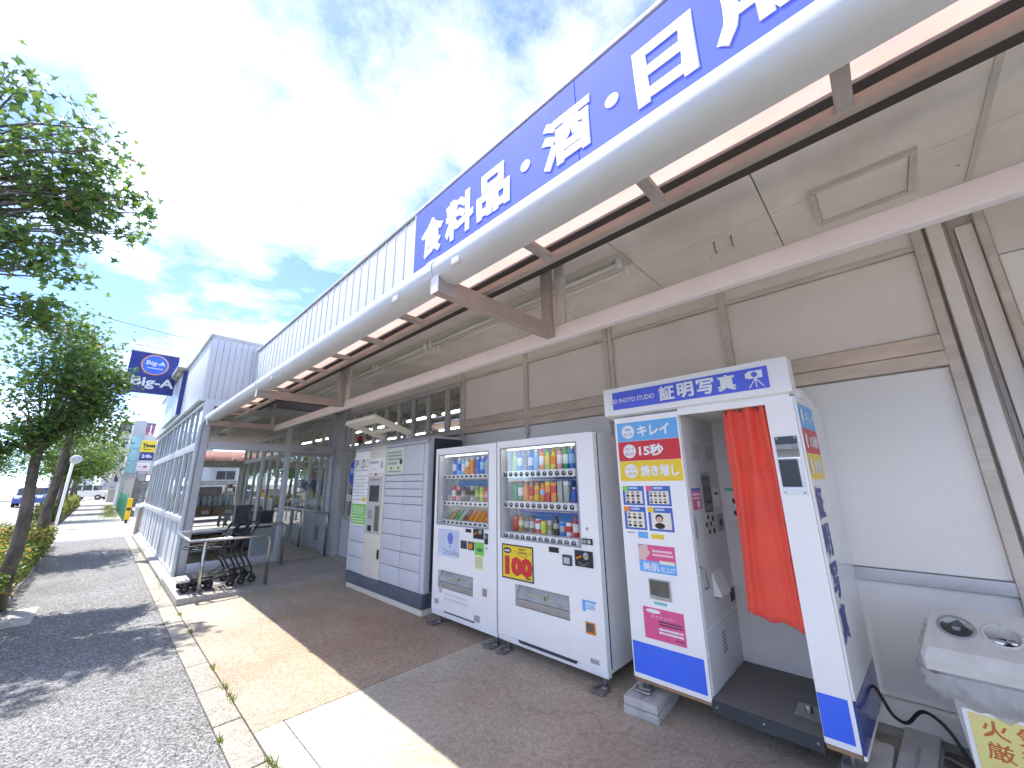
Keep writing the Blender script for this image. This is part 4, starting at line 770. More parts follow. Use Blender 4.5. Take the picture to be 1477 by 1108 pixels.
dh = B('door_lock', (F - 0.012, F), (1.803, 1.902), (0.995, 1.04), M_black, V2, 0.018, 4); cyl('lock_ring', (F - 0.016, 1.83, 1.018), 0.017, 0.005, M_steel, dh, 'x'); B('lock_plate', (F - 0.015, F - 0.012), (1.855, 1.893), (1.004, 1.031), M_grey, dh)
cyl('key_lock', (F - 0.006, 1.85, 1.115), 0.012, 0.007, M_galv, V2, 'x')
sk = PX('sticker', (1.808, 1.935), (0.505, 0.588), M_whitep, V2, F, 0.0015); B('sticker_band', (F - 0.0025, F - 0.0017), (1.903, 1.934), (0.506, 0.587), M_sky, sk); B('sticker_band', (F - 0.0025, F - 0.0017), (1.81, 1.90), (0.572, 0.587), M_sky, sk); smallprint('small_print', 'x', (F - 0.0018, 1.855, 0.545), (0.08, 0.045), 3, M_sky, sk)
cr_ = PX('coin_return', (1.825, 1.915), (0.355, 0.438), M_orange, V2, F, 0.004, 0.003); PX('return_window', (1.838, 1.905), (0.37, 0.43), M_smoke, cr_, F - 0.004, 0.002)
pl = PX('rating_plate', (1.81, 1.888), (0.162, 0.196), M_lgrey, V2, F, 0.0015); smallprint('small_print', 'x', (F - 0.0018, 1.85, 0.179), (0.07, 0.026), 3, M_grey, pl)
M('kick_grille', [(F - 0.003, 2.02, 0.118), (F - 0.003, 2.62, 0.118), (F - 0.003, 2.64, 0.142), (F - 0.003, 2.0, 0.142)], [(0, 1, 2, 3)], M_char, V2)
for k in range(16): sy = random.uniform(1.75, 1.80); B('paint_scuff', (F - 0.0008, F), (sy, sy + random.uniform(0.003, 0.012)), (0.5 + random.uniform(-0.2, 0.5), 0.5 + random.uniform(-0.2, 0.5)), M_lgrey, V2) if False else None

# --- narrow machine
V1 = machine('vending_machine', 'narrower white vending machine with pale logo panel, beside the parcel locker', 2.912, 3.962, (3.035, 3.90, 1.035, 1.80), [(3.255, 3.86, 0.37, 0.55), (3.49, 3.88, 0.695, 0.977)], 0.09, 1.885, 0.72)
hopper(V1, 3.255, 3.86, 0.37, 0.55)
M_palebl = mat('pale blue panel', (0.60, 0.66, 0.80), 0.4, var=0.05, scale=4)
lp = B('logo_panel', (F + 0.02, F + 0.03), (3.49, 3.88), (0.695, 0.977), M_palebl, V1)
M_per = mat('periwinkle print', (0.16, 0.22, 0.66), 0.45)
M('logo_balloon', [(F + 0.017, 3.672 + 0.052 * math.cos(a) * (1 - 0.28 * max(0, -math.sin(a))), 0.885 + 0.062 * math.sin(a)) for a in [2 * math.pi * i / 24 for i in range(24)]], [tuple(range(24))], M_per, lp); disc('logo_dot', 'x', (F + 0.0185, 3.672, 0.80), 0.010, M_per, lp, 0.0015)
lettering('logo_lettering', 'Otsuka', 'x', (F + 0.019, 3.665, 0.745), (0.30, 0.062), mat('grey violet print', (0.30, 0.32, 0.45), 0.5), lp, 0.0)
for zc in (1.553, 1.262, 1.058):
    r = B('price_rail', (F + 0.02, F + 0.062), (3.05, 3.83), (zc - 0.026, zc + 0.022), M_rail, V1, 0.010, 3)
    for k in range(10): yy = 3.79 - k * 0.077; B('select_button', (F + 0.014, F + 0.021), (yy - 0.019, yy + 0.019), (zc - 0.012, zc + 0.009), M_bt, r, 0.006)
    B('shelf', (F + 0.065, F + 0.238), (3.037, 3.898), (zc + 0.014, zc + 0.021), M_rail, V1)
B('case_backing', (F + 0.222, F + 0.23), (3.05, 3.50), (1.60, 1.78), M_blue, V1); B('case_backing', (F + 0.222, F + 0.23), (3.05, 3.80), (1.30, 1.51), M_wave, V1)
S1 = [('bottle', 'blue', 'white', 'blue'), ('bottle', 'lblue', 'blue', 'white'), ('bottle', 'lblue', 'white', 'lblue'), ('box', 'orange', 'white', 'grey'), ('box', 'orange', 'orange', 'grey'), ('bottle', 'blue', 'blue', 'white'), ('bottle', 'blue', 'lblue', 'white'), ('bottle', 'lblue', 'sage', 'blue'), ('bottle', 'red', 'red', 'pink')]
S2 = [('can', 'red', 'white', 'brown'), ('can', 'pink', 'brown', 'grey'), ('can', 'brown', 'grey', 'black'), ('can', 'black', 'brown', 'grey'), ('can', 'grey', 'black', 'white'), ('can', 'olive', 'lime', 'gold'), ('can', 'lime', 'yellow', 'sage'), ('can', 'red', 'pink', 'red'), ('can', 'purple', 'red', 'pink')]
for row, (lst, zb, rn) in enumerate(((S1, 1.575, 'top'), (S2, 1.284, 'middle'))):
    for k, (kd, bd, bn, cp_) in enumerate(lst):
        yy = 3.745 - k * 0.082; h = {'bottle': 0.19, 'can': 0.165, 'box': 0.19}[kd] * random.uniform(0.95, 1.02)
        bottle(kd, F + 0.125, yy, zb, h, 0.033, bd, bn, cp_, '%s and %s drink, %s from left in %s row of the narrower machine' % ({'lblue': 'light blue'}.get(bd, bd), {'lblue': 'light blue'}.get(bn, bn) if bn != bd else 'plain', ORD[k], rn), 'sample drinks in the narrower machine')
for k in range(9):
    yy = 3.76 - k * 0.082; mm = [pm('orange'), pm('yellow'), pm('cream')] if k > 3 else [pm(('gold', 'green', 'sage', 'brown')[k]), pm('white'), pm('yellow')]
    b = MB(); pts = [(F + 0.09, 1.082), (F + 0.105, 1.078), (F + 0.185, 1.178), (F + 0.17, 1.186)]
    vs = [(a, yy - 0.03 - s * (c - 1.08) * 0.25, c) for s in (1,) for a, c in pts] + [(a, yy + 0.03 - (c - 1.08) * 0.25, c) for a, c in pts]
    o = M('snack_box', vs, [(0, 1, 2, 3), (7, 6, 5, 4), (0, 3, 7, 4), (1, 5, 6, 2), (0, 4, 5, 1), (3, 2, 6, 7)], mm, None, fm=[0, 0, 0, 1, 1, 2])
    tag(o, '%s leaning snack pack, %s from left in the bottom row of the narrower machine' % ('orange' if k > 3 else ('golden', 'dark green', 'sage', 'brown')[k], ORD[k]), 'snack pack', 'snack packs in the narrower machine')
PX('price_display', (3.29, 3.38), (0.975, 1.01), M_black, V1, F, 0.006, 0.003)
cs = B('coin_panel', (F - 0.014, F), (3.095, 3.248), (0.925, 1.02), M_black, V1, 0.012, 3); tube('return_lever', [(F - 0.02, 3.225, 0.965), (F - 0.022, 3.17, 0.99)], 0.0075, M_orange, cs, 8); cyl('coin_ring', (F - 0.022, 3.13, 0.995), 0.023, 0.009, M_steel, cs, 'x')
dh = B('door_lock', (F - 0.012, F), (3.03, 3.075), (0.885, 0.985), M_black, V1, 0.018, 4); cyl('lock_ring', (F - 0.016, 3.052, 0.955), 0.016, 0.005, M_grey, dh, 'x'); cyl('key_lock', (F - 0.006, 3.05, 0.845), 0.010, 0.007, M_galv, V1, 'x')
PX('card_reader', (3.358, 3.458), (0.808, 0.888), M_char, V1, F, 0.008, 0.004); bv = PX('bill_slot', (3.238, 3.334), (0.806, 0.888), M_char, V1, F, 0.012, 0.006); PX('bill_mouth', (3.258, 3.315), (0.82, 0.87), M_orange, bv, F - 0.012, 0.003)
g1 = PX('leaf_sticker', (3.09, 3.232), (0.768, 0.892), M_green, V1, F, 0.0015); disc('leaf_mark', 'x', (F - 0.002, 3.155, 0.82), 0.045, mat('deep green print', (0.03, 0.25, 0.07), 0.5), g1, 0.001, 0.018)
g2 = PX('price_sticker', (3.10, 3.228), (0.64, 0.764), mat('pale yellow sticker', (0.78, 0.80, 0.28), 0.5), V1, F, 0.0015); smallprint('small_print', 'x', (F - 0.0018, 3.164, 0.70), (0.11, 0.10), 5, M_lgrey, g2)
PX('coin_return', (3.045, 3.11), (0.405, 0.475), M_brown, V1, F, 0.004, 0.003); pl = PX('rating_plate', (3.147, 3.232), (0.158, 0.218), M_lgrey, V1, F, 0.0015); smallprint('small_print', 'x', (F - 0.0018, 3.19, 0.188), (0.07, 0.05), 4, M_grey, pl)
pl = PX('rating_plate', (3.83, 3.91), (0.20, 0.25), M_lgrey, V1, F, 0.0015); smallprint('small_print', 'x', (F - 0.0018, 3.87, 0.225), (0.07, 0.04), 3, M_grey, pl)
disc('round_mark', 'x', (F, 3.80, 0.355), 0.032, M_lgrey, V1, 0.0015, 0.04); smallprint('worn_print', 'x', (F, 3.52, 0.30), (0.42, 0.09), 2, mat('worn pale print', (0.70, 0.71, 0.72), 0.5), V1)
M('kick_grille', [(F - 0.002, 3.23, 0.142), (F - 0.002, 3.72, 0.142), (F - 0.002, 3.73, 0.155), (F - 0.002, 3.22, 0.155)], [(0, 1, 2, 3)], M_char, V1)

# ================================================================== PHOTO BOOTH
bo = T('photo_booth', 'white and blue identity photo booth with open red curtain', 'photo booth', (3.1, 0.93, 0.17))
XB = 3.49
hd = M('header_box', [(2.735, 0.335, 1.99), (2.735, 1.587, 1.99), (2.735, 1.587, 2.205), (2.735, 0.335, 2.205), (2.90, 0.335, 1.965), (2.90, 1.587, 1.965), (2.90, 1.587, 2.205), (2.90, 0.335, 2.205)], [(0, 3, 2, 1), (4, 5, 6, 7), (0, 1, 5, 4), (3, 7, 6, 2), (0, 4, 7, 3), (1, 2, 6, 5)], M_white, bo)
hs_ = B('header_sign', (2.729, 2.735), (0.44, 1.505), (2.03, 2.168), M_signblue, hd, 0.002)
M_signblue2 = M_signblue
lettering('sign_lettering', 'ID PHOTO STUDIO', 'x', (2.7285, 1.33, 2.096), (0.335, 0.036), M_letter, hs_, 0.012, 0.001)
for i, ch in enumerate('証明写真'): lettering('sign_letter', ch, 'x', (2.7285, 1.07 - i * 0.132, 2.10), (0.112, 0.108), M_letter, hs_, 0.035, 0.003)
ic = B('camera_icon', (2.7255, 2.7285), (0.468, 0.548), (2.10, 2.148), M_letter, hs_, 0.0); disc('icon_lens', 'x', (2.7253, 0.512, 2.124), 0.017, M_signblue, ic, 0.001); B('icon_side', (2.7257, 2.7285), (0.549, 0.562), (2.105, 2.138), M_letter, ic)
tp = MB(); [tp.tube([(2.727, 0.508, 2.10), (2.727, 0.508 + d, 2.042)], 0.0035, 5) for d in (-0.04, 0, 0.04)]; tp.build('icon_tripod', M_letter, ic)
# cabinet column
cb_ = MB().box((F, XB), (1.03, 1.527), (0.185, 1.968)).build('cabinet_column', M_white, bo)
plate('cabinet_front', F - 0.004, F + 0.002, (1.028, 1.530), (0.183, 1.966), [], M_white, bo)
for i, (mm, za, zb, c1, c2, big, bw) in enumerate(((M_sky, 1.78, 1.925, '美肌', '仕上げ', 'キレイ', 0.25), (M_red, 1.632, 1.778, 'スピード', '仕上げ', '15秒', 0.19), (M_yellow, 1.483, 1.630, 'おトクな', '2枚目', '焼き増し', 0.285))):
    bn = PX('banner', (1.038, 1.512), (za, zb), mm, bo, F - 0.004, 0.0012)
    zc = (za + zb) / 2; tcol = (mat('slate blue print', (0.12, 0.25, 0.45), 0.5), mat('crimson print', (0.5, 0.05, 0.06), 0.5), mat('ochre print', (0.65, 0.48, 0.05), 0.5))[i]
    dk = disc('banner_badge', 'x', (F - 0.0053, 1.42, zc), 0.052, M_letter, bn, 0.001); lettering('badge_lettering', c1, 'x', (F - 0.0066, 1.42, zc + 0.017), (0.045 if len(c1) == 2 else 0.078, 0.022), tcol, dk, 0.0, 0.0006); lettering('badge_lettering', c2, 'x', (F - 0.0066, 1.42, zc - 0.019), (0.072, 0.024), tcol, dk, 0.0, 0.0006)
    lettering('banner_lettering', big, 'x', (F - 0.0055, 1.345 - bw / 2, zc), (bw, 0.085), M_letter, bn, 0.04, 0.002)
pn = PX('sample_board', (1.125, 1.513), (1.07, 1.458), M_whitep, bo, F - 0.004, 0.0012)
M_skin = mat('printed skin', (0.62, 0.42, 0.33), 0.5); M_ivory = mat('ivory print', (0.78, 0.77, 0.64), 0.5); M_pblue = mat('sample blue print', (0.06, 0.14, 0.50), 0.45)
for qi, (ya, yb, za, zb, tc_, rows, cols) in enumerate(((1.335, 1.505, 1.310, 1.448, M_green, 2, 3), (1.140, 1.318, 1.310, 1.448, M_pink, 2, 4), (1.335, 1.505, 1.140, 1.300, M_orange, 2, 3), (1.140, 1.318, 1.140, 1.300, M_yellow, 1, 1))):
    q = PX('sample_card', (ya, yb), (za, zb), M_pblue, pn, F - 0.0054, 0.0008)
    PX('card_tab', (yb - 0.045, yb), (zb - 0.035, zb), tc_, q, F - 0.0063, 0.0006); smallprint('small_print', 'x', (F - 0.0063, yb - 0.09, zb - 0.015), (0.07, 0.018), 2, M_letter, q, 0.0004)
    PX('card_field', (ya + 0.015, yb - 0.02), (za + 0.014, zb - 0.036), M_ivory, q, F - 0.0063, 0.0005)
    hw = (yb - ya - 0.035) / cols; hh = (zb - za - 0.05) / rows
    hb = MB(); bb = MB(); fb = MB()
    for r_ in range(rows):
        for c_ in range(cols):
            cyv = yb - 0.02 - hw * (c_ + 0.45) * 0.92; czv = zb - 0.036 - hh * (r_ + 0.5); s = min(hw, hh)
            for (bl, rr, dz, xx, sy) in ((hb, 0.26, 0.16, 0.0070, 1), (fb, 0.20, 0.08, 0.0073, 1), (bb, 0.34, -0.30, 0.0070, 0.55)):
                bl.add([(F - xx, cyv + s * rr * math.cos(2 * math.pi * k / 10), czv + s * dz + s * rr * sy * math.sin(2 * math.pi * k / 10)) for k in range(10)], [tuple(range(10))])
    hb.build('sample_hair', M_black, q); fb.build('sample_face', M_skin, q); bb.build('sample_suit', M_black, q)
PX('sample_tag', (1.335, 1.41), (1.085, 1.128), M_sky, pn, F - 0.0054, 0.0006); PX('sample_tag', (1.22, 1.31), (1.087, 1.118), M_yellow, pn, F - 0.0054, 0.0006); smallprint('small_print', 'x', (F - 0.0054, 1.46, 1.118), (0.07, 0.014), 1, M_grey, pn, 0.0006)
sk = PX('beauty_sticker', (1.156, 1.418), (0.864, 1.043), M_pink, bo, F - 0.004, 0.0012); PX('sticker_band', (1.156, 1.418), (0.864, 0.938), M_sky, sk, F - 0.0053, 0.0006)
M('profile_face', [(F - 0.0056, y, z) for y, z in ((1.418, 0.94), (1.36, 0.94), (1.362, 0.962), (1.345, 0.968), (1.343, 0.978), (1.336, 0.984), (1.334, 0.998), (1.346, 1.01), (1.345, 1.025), (1.352, 1.042), (1.418, 1.042))], [tuple(range(11))], mat('printed pale skin', (0.72, 0.50, 0.44), 0.5), sk)
M('profile_hair', [(F - 0.0058, y, z) for y, z in ((1.418, 1.012), (1.405, 1.03), (1.37, 1.042), (1.418, 1.042))], [(0, 1, 2, 3)], M_brown, sk)
smallprint('small_print', 'x', (F - 0.0053, 1.24, 0.993), (0.15, 0.05), 2, mat('pale pink print', (0.85, 0.6, 0.65), 0.5), sk, 0.0005)
lettering('sticker_lettering', '美肌', 'x', (F - 0.0062, 1.335, 0.90), (0.12, 0.055), M_letter, sk, 0.02, 0.0008); lettering('sticker_lettering', '仕上げ', 'x', (F - 0.0062, 1.215, 0.893), (0.10, 0.034), M_letter, sk, 0.0, 0.0006); PX('speech_note', (1.165, 1.27), (0.925, 0.947), M_ivory, sk, F - 0.0062, 0.0005)
# print chute
ch_ = B('print_chute', (F - 0.010, F - 0.0042), (1.208, 1.363), (0.696, 0.826), M_lgrey, bo, 0.002); B('chute_flap', (F - 0.0135, F - 0.0105), (1.218, 1.353), (0.722, 0.818), M_smoke, ch_); B('chute_lip', (F - 0.022, F - 0.0105), (1.218, 1.353), (0.704, 0.717), M_steel, ch_, 0.003)
B('chute_label', (F - 0.0052, F - 0.004), (1.247, 1.336), (0.663, 0.680), mat('teal print', (0.18, 0.55, 0.52), 0.5), bo)
pk = PX('pink_notice', (1.143, 1.423), (0.444, 0.638), M_pink, bo, F - 0.004, 0.0012, 0.0)
disc('notice_bubble', 'x', (F - 0.0053, 1.35, 0.617), 0.052, M_letter, pk, 0.0006, 0.013); lettering('notice_lettering', 'マイナンバー', 'x', (F - 0.0055, 1.285, 0.585), (0.17, 0.022), mat('blush print', (0.88, 0.6, 0.7), 0.5), pk, 0.0, 0.0006)
smallprint('small_print', 'x', (F - 0.0053, 1.235, 0.552), (0.16, 0.034), 2, M_char, pk, 0.0006); smallprint('small_print', 'x', (F - 0.0053, 1.235, 0.505), (0.17, 0.042), 2, M_letter, pk, 0.0006); smallprint('small_print', 'x', (F - 0.0053, 1.18, 0.468), (0.06, 0.014), 1, M_char, pk, 0.0006)
PX('blue_kick', (1.048, 1.522), (0.212, 0.405), M_blue, bo, F - 0.004, 0.0015)
B('timber_edge', (F - 0.002, F + 0.04), (1.032, 1.525), (0.163, 0.182), M_wood, bo)
# inner face of the cabinet
yi = 1.03
def IP(name, x, z, m, parent, t=0.004, y=yi, bev=0.0): return B(name, x, (y - t, y), z, m, parent, bev)
ip = IP('control_face', (F + 0.03, XB - 0.012), (0.56, 1.95), mat('warm white panel', (0.68, 0.67, 0.65), 0.4), bo, 0.006); yj = yi - 0.006
IP('lamp_window', (2.945, 3.10), (1.625, 1.738), M_lgrey, ip, 0.003, yj); IP('lamp_window', (3.235, 3.405), (1.628, 1.742), M_lgrey, ip, 0.003, yj)
IP('display_screen', (3.075, 3.245), (1.255, 1.515), M_smoke, ip, 0.004, yj); IP('screen_strip', (3.06, 3.25), (1.52, 1.538), MATS['teal print'], ip, 0.002, yj)
q = IP('price_notice', (2.85, 3.02), (1.285, 1.41), M_pink, ip, 0.002, yj); smallprint('small_print', 'y', (2.935, yj - 0.003, 1.375), (0.14, 0.05), 2, M_letter, q, 0.0006); disc('notice_dot', 'y', (2.955, yj - 0.002, 1.32), 0.03, M_letter, q, 0.001, 0.025)
IP('price_notice', (2.85, 3.02), (1.412, 1.43), M_pblue, ip, 0.002, yj)
q = IP('slot_notice', (3.30, 3.42), (1.28, 1.42), M_whitep, ip, 0.002, yj); IP('card_slot', (3.32, 3.40), (1.37, 1.39), M_black, q, 0.002, yj - 0.002)
for (dx_, dz_) in ((0, 0.05), (0, -0.05), (0.045, 0), (-0.045, 0)): disc('arrow_key', 'y', (3.11 + dx_, yj, 1.172 + dz_), 0.017, M_char, ip, 0.004)
disc('enter_key', 'y', (3.11, yj, 1.172), 0.024, M_lgrey, ip, 0.004)
for zz_ in (1.205, 1.12): disc('select_key', 'y', (3.21, yj, zz_), 0.02, M_char, ip, 0.004)
q = IP('coin_panel', (3.30, 3.43), (1.105, 1.225), M_grey, ip, 0.008, yj, 0.003); disc('coin_slot', 'y', (3.365, yj - 0.008, 1.165), 0.03, M_black, q, 0.003)
for k in range(3): IP('label_chip', (3.24 + k * 0.07, 3.28 + k * 0.07), (1.05, 1.08), M_cream, ip, 0.002, yj)
M('bill_tray', [(3.04, yj, 0.86), (3.24, yj, 0.86), (3.24, yj, 0.71), (3.04, yj, 0.71), (3.04, yj - 0.05, 0.715), (3.24, yj - 0.05, 0.715)], [(0, 1, 5, 4), (4, 5, 2, 3), (0, 4, 3), (1, 2, 5)], M_white, ip); IP('tray_slot', (3.05, 3.25), (0.698, 0.708), M_char, ip, 0.003, yj)
IP('coin_return', (3.37, 3.47), (0.61, 0.695), M_black, ip, 0.006, yj, 0.003)
IP('lower_door', (F + 0.03, XB - 0.012), (0.205, 0.545), MATS['warm white panel'], bo, 0.006)
for k in range(6): IP('vent_slot', (3.08, 3.16), (0.36 + k * 0.022, 0.371 + k * 0.022), M_grey, bo, 0.003, yj)
tube('grab_handle', bend([(2.835, yj, 0.93), (2.83, yj - 0.03, 0.92), (2.87, yj - 0.03, 0.80), (2.88, yj, 0.79)], 0.015), 0.006, M_galv, bo, 6); IP('thumb_plate', (2.84, 2.865), (1.10, 1.23), M_steel, bo, 0.003, yj)
# shell of the seat side
B('back_wall', (XB - 0.012, XB), (0.345, 1.027), (0.20, 1.965), M_white2, bo); B('booth_ceiling', (F, XB), (0.34, 1.028), (1.952, 1.968), M_white2, bo); B('top_lintel', (F - 0.003, F + 0.02), (0.36, 1.027), (1.935, 1.99), M_white, bo); B('roof_cover', (2.905, XB), (0.32, 1.55), (1.97, 2.03), M_white2, bo)
fl = B('floor_plate', (F, XB - 0.013), (0.49, 1.022), (0.185, 0.20), M_carpet, bo); B('floor_edge', (F - 0.012, F - 0.001), (0.495, 1.028), (0.135, 0.199), M_char, fl)
for yy in (0.52, 0.76, 1.0): cyl('rivet', (F - 0.016, yy, 0.172), 0.006, 0.005, M_galv, fl, 'x', 8)
hb = B('seat_mount', (2.92, 3.08), (0.52, 0.64), (0.201, 0.207), M_galv, bo); cyl('seat_bolt', (3.0, 0.58, 0.207), 0.02, 0.03, M_steel, hb)
q = IP('inner_notice', (XB - 0.02, XB - 0.013), (1.1, 1.45), M_whitep, bo) if False else B('inner_notice', (XB - 0.016, XB - 0.0125), (0.90, 0.99), (1.18, 1.42), M_whitep, bo); B('notice_band', (XB - 0.018, XB - 0.0165), (0.902, 0.988), (1.395, 1.418), MATS['teal print'], q)
for (zc) in (1.32, 1.23): disc('notice_figure', 'x', (XB - 0.0165, 0.925, zc), 0.022, M_char, q, 0.001)
pi_ = MB().box((F - 0.004, F + 0.10), (0.347, 0.492), (0.185, 1.966)).build('front_pillar', M_white, bo)
mi_ = PX('mirror', (0.364, 0.474), (1.40, 1.732), M_mirror, bo, F - 0.004, 0.003); [cyl('mirror_screw', (F - 0.010, a, b), 0.006, 0.003, M_galv, mi_, 'x', 8) for a in (0.374, 0.464) for b in (1.41, 1.722)]
PX('blue_kick', (0.366, 0.490), (0.214, 0.408), M_blue, bo, F - 0.004, 0.0015); B('timber_edge', (F - 0.002, F + 0.04), (0.352, 0.488), (0.163, 0.183), M_wood, bo)
def sidep(name, xa, xb_, za, zb, t, m, off=0.0):
    def yy(x): return 0.345 - (x - F) / (XB - F) * 0.042 - off
    vs = [(x, yy(x) - k, z) for k in (0, t) for x in (xa, xb_) for z in (za, zb)]
    return M(name, vs, [(0, 2, 3, 1), (4, 5, 7, 6), (0, 1, 5, 4), (2, 6, 7, 3), (0, 4, 6, 2), (1, 3, 7, 5)], m, bo)
M_side = mat('glossy side sheet', (0.76, 0.76, 0.74), 0.16, var=0.03, scale=2); M_sidebl = mat('glossy blue side sheet', (0.04, 0.07, 0.26), 0.10)
sidep('side_sheet', F - 0.003, XB, 0.412, 1.966, 0.012, M_side); sidep('side_sheet', F - 0.003, XB, 0.185, 0.408, 0.012, M_sidebl); sidep('side_trim', F - 0.003, XB, 0.165, 0.182, 0.014, M_white)
for (mm, za, zb, tx) in ((M_sky, 1.78, 1.925, 'キレイ'), (M_red, 1.632, 1.778, '15秒'), (M_yellow, 1.483, 1.630, '焼き増し')):
    q = sidep('side_banner', F + 0.015, 3.17, za, zb, 0.0012, mm, 0.0125); o = lettering('banner_lettering', tx, 'y', (3.03, 0.345 - 0.0152 - 0.0148, (za + zb) / 2), (0.22, 0.08), M_letter, q, 0.03, 0.001); o.rotation_euler = (0, 0, -math.atan(0.042 / 0.71))
    o = disc('banner_badge', 'y', (2.85, 0.345 - 0.0184, (za + zb) / 2), 0.045, M_letter, q, 0.001)
M_sidel = mat('indigo side lettering', (0.05, 0.06, 0.26), 0.4)
for i, ch in enumerate('証明写真'):
    o = lettering('side_letter', ch, 'y', (2.885, 0.345 - 0.0137 - 0.0062, 1.355 - i * 0.205), (0.17, 0.18), M_sidel, bo, 0.035, 0.0015); o.rotation_euler = (0, 0, -math.atan(0.042 / 0.71))
# curtain
vs = []; fs = []; nu, nv = 64, 30
for j in range(nv + 1):
    t = j / nv; z = 1.945 - 1.24 * t
    for i in range(nu + 1):
        s = i / nu; ss = s + 0.10 * math.sin(s * 6.0) * (0.4 + t); wv = (math.sin(ss * 2 * math.pi * 3.2 + 0.8 * math.sin(t * 2.4)) * 0.038 + 0.5 * math.sin(ss * 2 * math.pi * 6.4 + 2) * 0.030 * (1 - t) ** 1.5) * (1 - 0.55 * t) + 0.010 * math.sin(s * 9 + t * 6) * t
        y = 0.745 - 0.265 * s + (0.02 * t * (1 - s)) + 0.006 * math.sin(t * 7 + s * 9); zt = z - 0.030 * t * s + 0.012 * t * math.sin(s * 11 + 1)
        if j == 0: zt -= 0.012 * abs(math.sin(s * math.pi * 7))
        vs.append((F + 0.030 + wv * 0.6 + 0.02 * t * math.sin(s * 4), y, zt))
for j in range(nv):
    for i in range(nu): a = j * (nu + 1) + i; fs.append((a, a + 1, a + nu + 2, a + nu + 1))
cu_ = M('booth_curtain', vs, fs, M_curt, bo, True); cu_.modifiers.new('thick', 'SOLIDIFY').thickness = 0.002
tube('curtain_rail', [(F + 0.035, 0.495, 1.938), (F + 0.035, 1.025, 1.938)], 0.008, M_galv, bo, 8)
for k in range(7): tube('curtain_ring', [(F + 0.035 + 0.014 * math.cos(a), 0.73 - k * 0.037, 1.93 + 0.018 * math.sin(a)) for a in [2 * math.pi * i / 10 for i in range(11)]], 0.0025, M_galv, bo, 5)
# feet and blocks
def pblock(x, y, z0, lx, ly, lz, label, rz=0):
    t = T('concrete_block', label, 'block', (x, y, z0), 'concrete blocks under the photo booth')
    b = MB().box((x - lx / 2, x + lx / 2), (y - ly / 2, y + ly / 2), (z0, z0 + lz * 0.48)).box((x - lx / 2 + 0.004, x + lx / 2 - 0.004), (y - ly / 2 + 0.004, y + ly / 2 - 0.004), (z0 + lz * 0.5, z0 + lz))
    o = b.build('block_body', M_concl, t); m_ = o.modifiers.new('bev', 'BEVEL'); m_.width = 0.006; m_.segments = 2
    B('hand_groove', (x - lx / 2 - 0.001, x - lx / 2 + 0.01), (y - ly * 0.16, y + ly * 0.16), (z0 + lz * 0.44, z0 + lz * 0.56), M_grey, t)
    B('top_groove', (x - lx / 2 + 0.02, x + lx * 0.2), (y - 0.008, y + 0.008), (z0 + lz - 0.004, z0 + lz + 0.0015), M_grey, t); t.rotation_euler = (0, 0, R(rz)); return t
pblock(2.86, 1.46, 0, 0.40, 0.235, 0.10, 'pale concrete block under the left column of the photo booth', 4)
pblock(2.93, 0.36, 0, 0.56, 0.19, 0.085, 'long grey concrete block under the right pillar of the photo booth', -3)
pblock(3.13, 0.17, 0, 0.70, 0.15, 0.085, 'long grey concrete block beside the booth, next to the cable', -5)
def bfoot(x, y, zb, zt, label):
    t = T('levelling_foot', label, 'foot', (x, y, zb), 'levelling feet of the photo booth'); tube('threaded_rod', [(x, y, zb), (x, y, zt)], 0.012, M_galv, t, 8); cyl('foot_disc', (x, y, zb), 0.04, 0.014, M_galv, t); tube('anchor_strap', bend([(x - 0.05, y - 0.05, zb + 0.02), (x - 0.09, y - 0.05, zb + 0.012), (x - 0.09, y + 0.05, zb + 0.012), (x - 0.05, y + 0.05, zb + 0.02)], 0.02), 0.008, M_galv, t, 6)
bfoot(2.84, 1.47, 0.10, 0.17, 'steel levelling foot on the pale block under the booth'); bfoot(2.84, 0.40, 0.085, 0.17, 'steel levelling foot under the right pillar of the booth'); bfoot(3.40, 0.40, 0.0, 0.17, 'steel levelling foot at the back of the booth near the cable'); bfoot(3.35, 1.45, 0.0, 0.17, 'steel levelling foot behind the pale block')
cb = tube('power_cable', bend([(3.36, 0.33, 0.26), (3.30, 0.295, 0.33), (3.27, 0.24, 0.20), (3.31, 0.19, 0.16), (3.30, 0.11, 0.27), (3.25, 0.03, 0.23), (3.2, -0.03, 0.10), (3.15, -0.10, 0.016), (3.1, -0.3, 0.012)], 0.2, 6), 0.0085, M_black, None, 8); tag(cb, 'black power cable looping from the photo booth to the ground', 'cable')
cb = tube('power_cable', [(3.40, 0.22, 0.012), (3.38, 0.05, 0.03), (3.30, -0.1, 0.012), (3.28, -0.4, 0.012)], 0.007, M_grey, None, 6); tag(cb, 'thin grey cable lying along the wall behind the bin', 'cable')
tag(B('timber_sheet', (3.02, 3.49), (-1.4, 0.06), (0.001, 0.014), mat('damp plywood', (0.16, 0.135, 0.10), 0.8, var=0.35, scale=4, bump=0.3, bscale=30)), 'damp dark plywood sheet on the ground behind the bin', 'board')

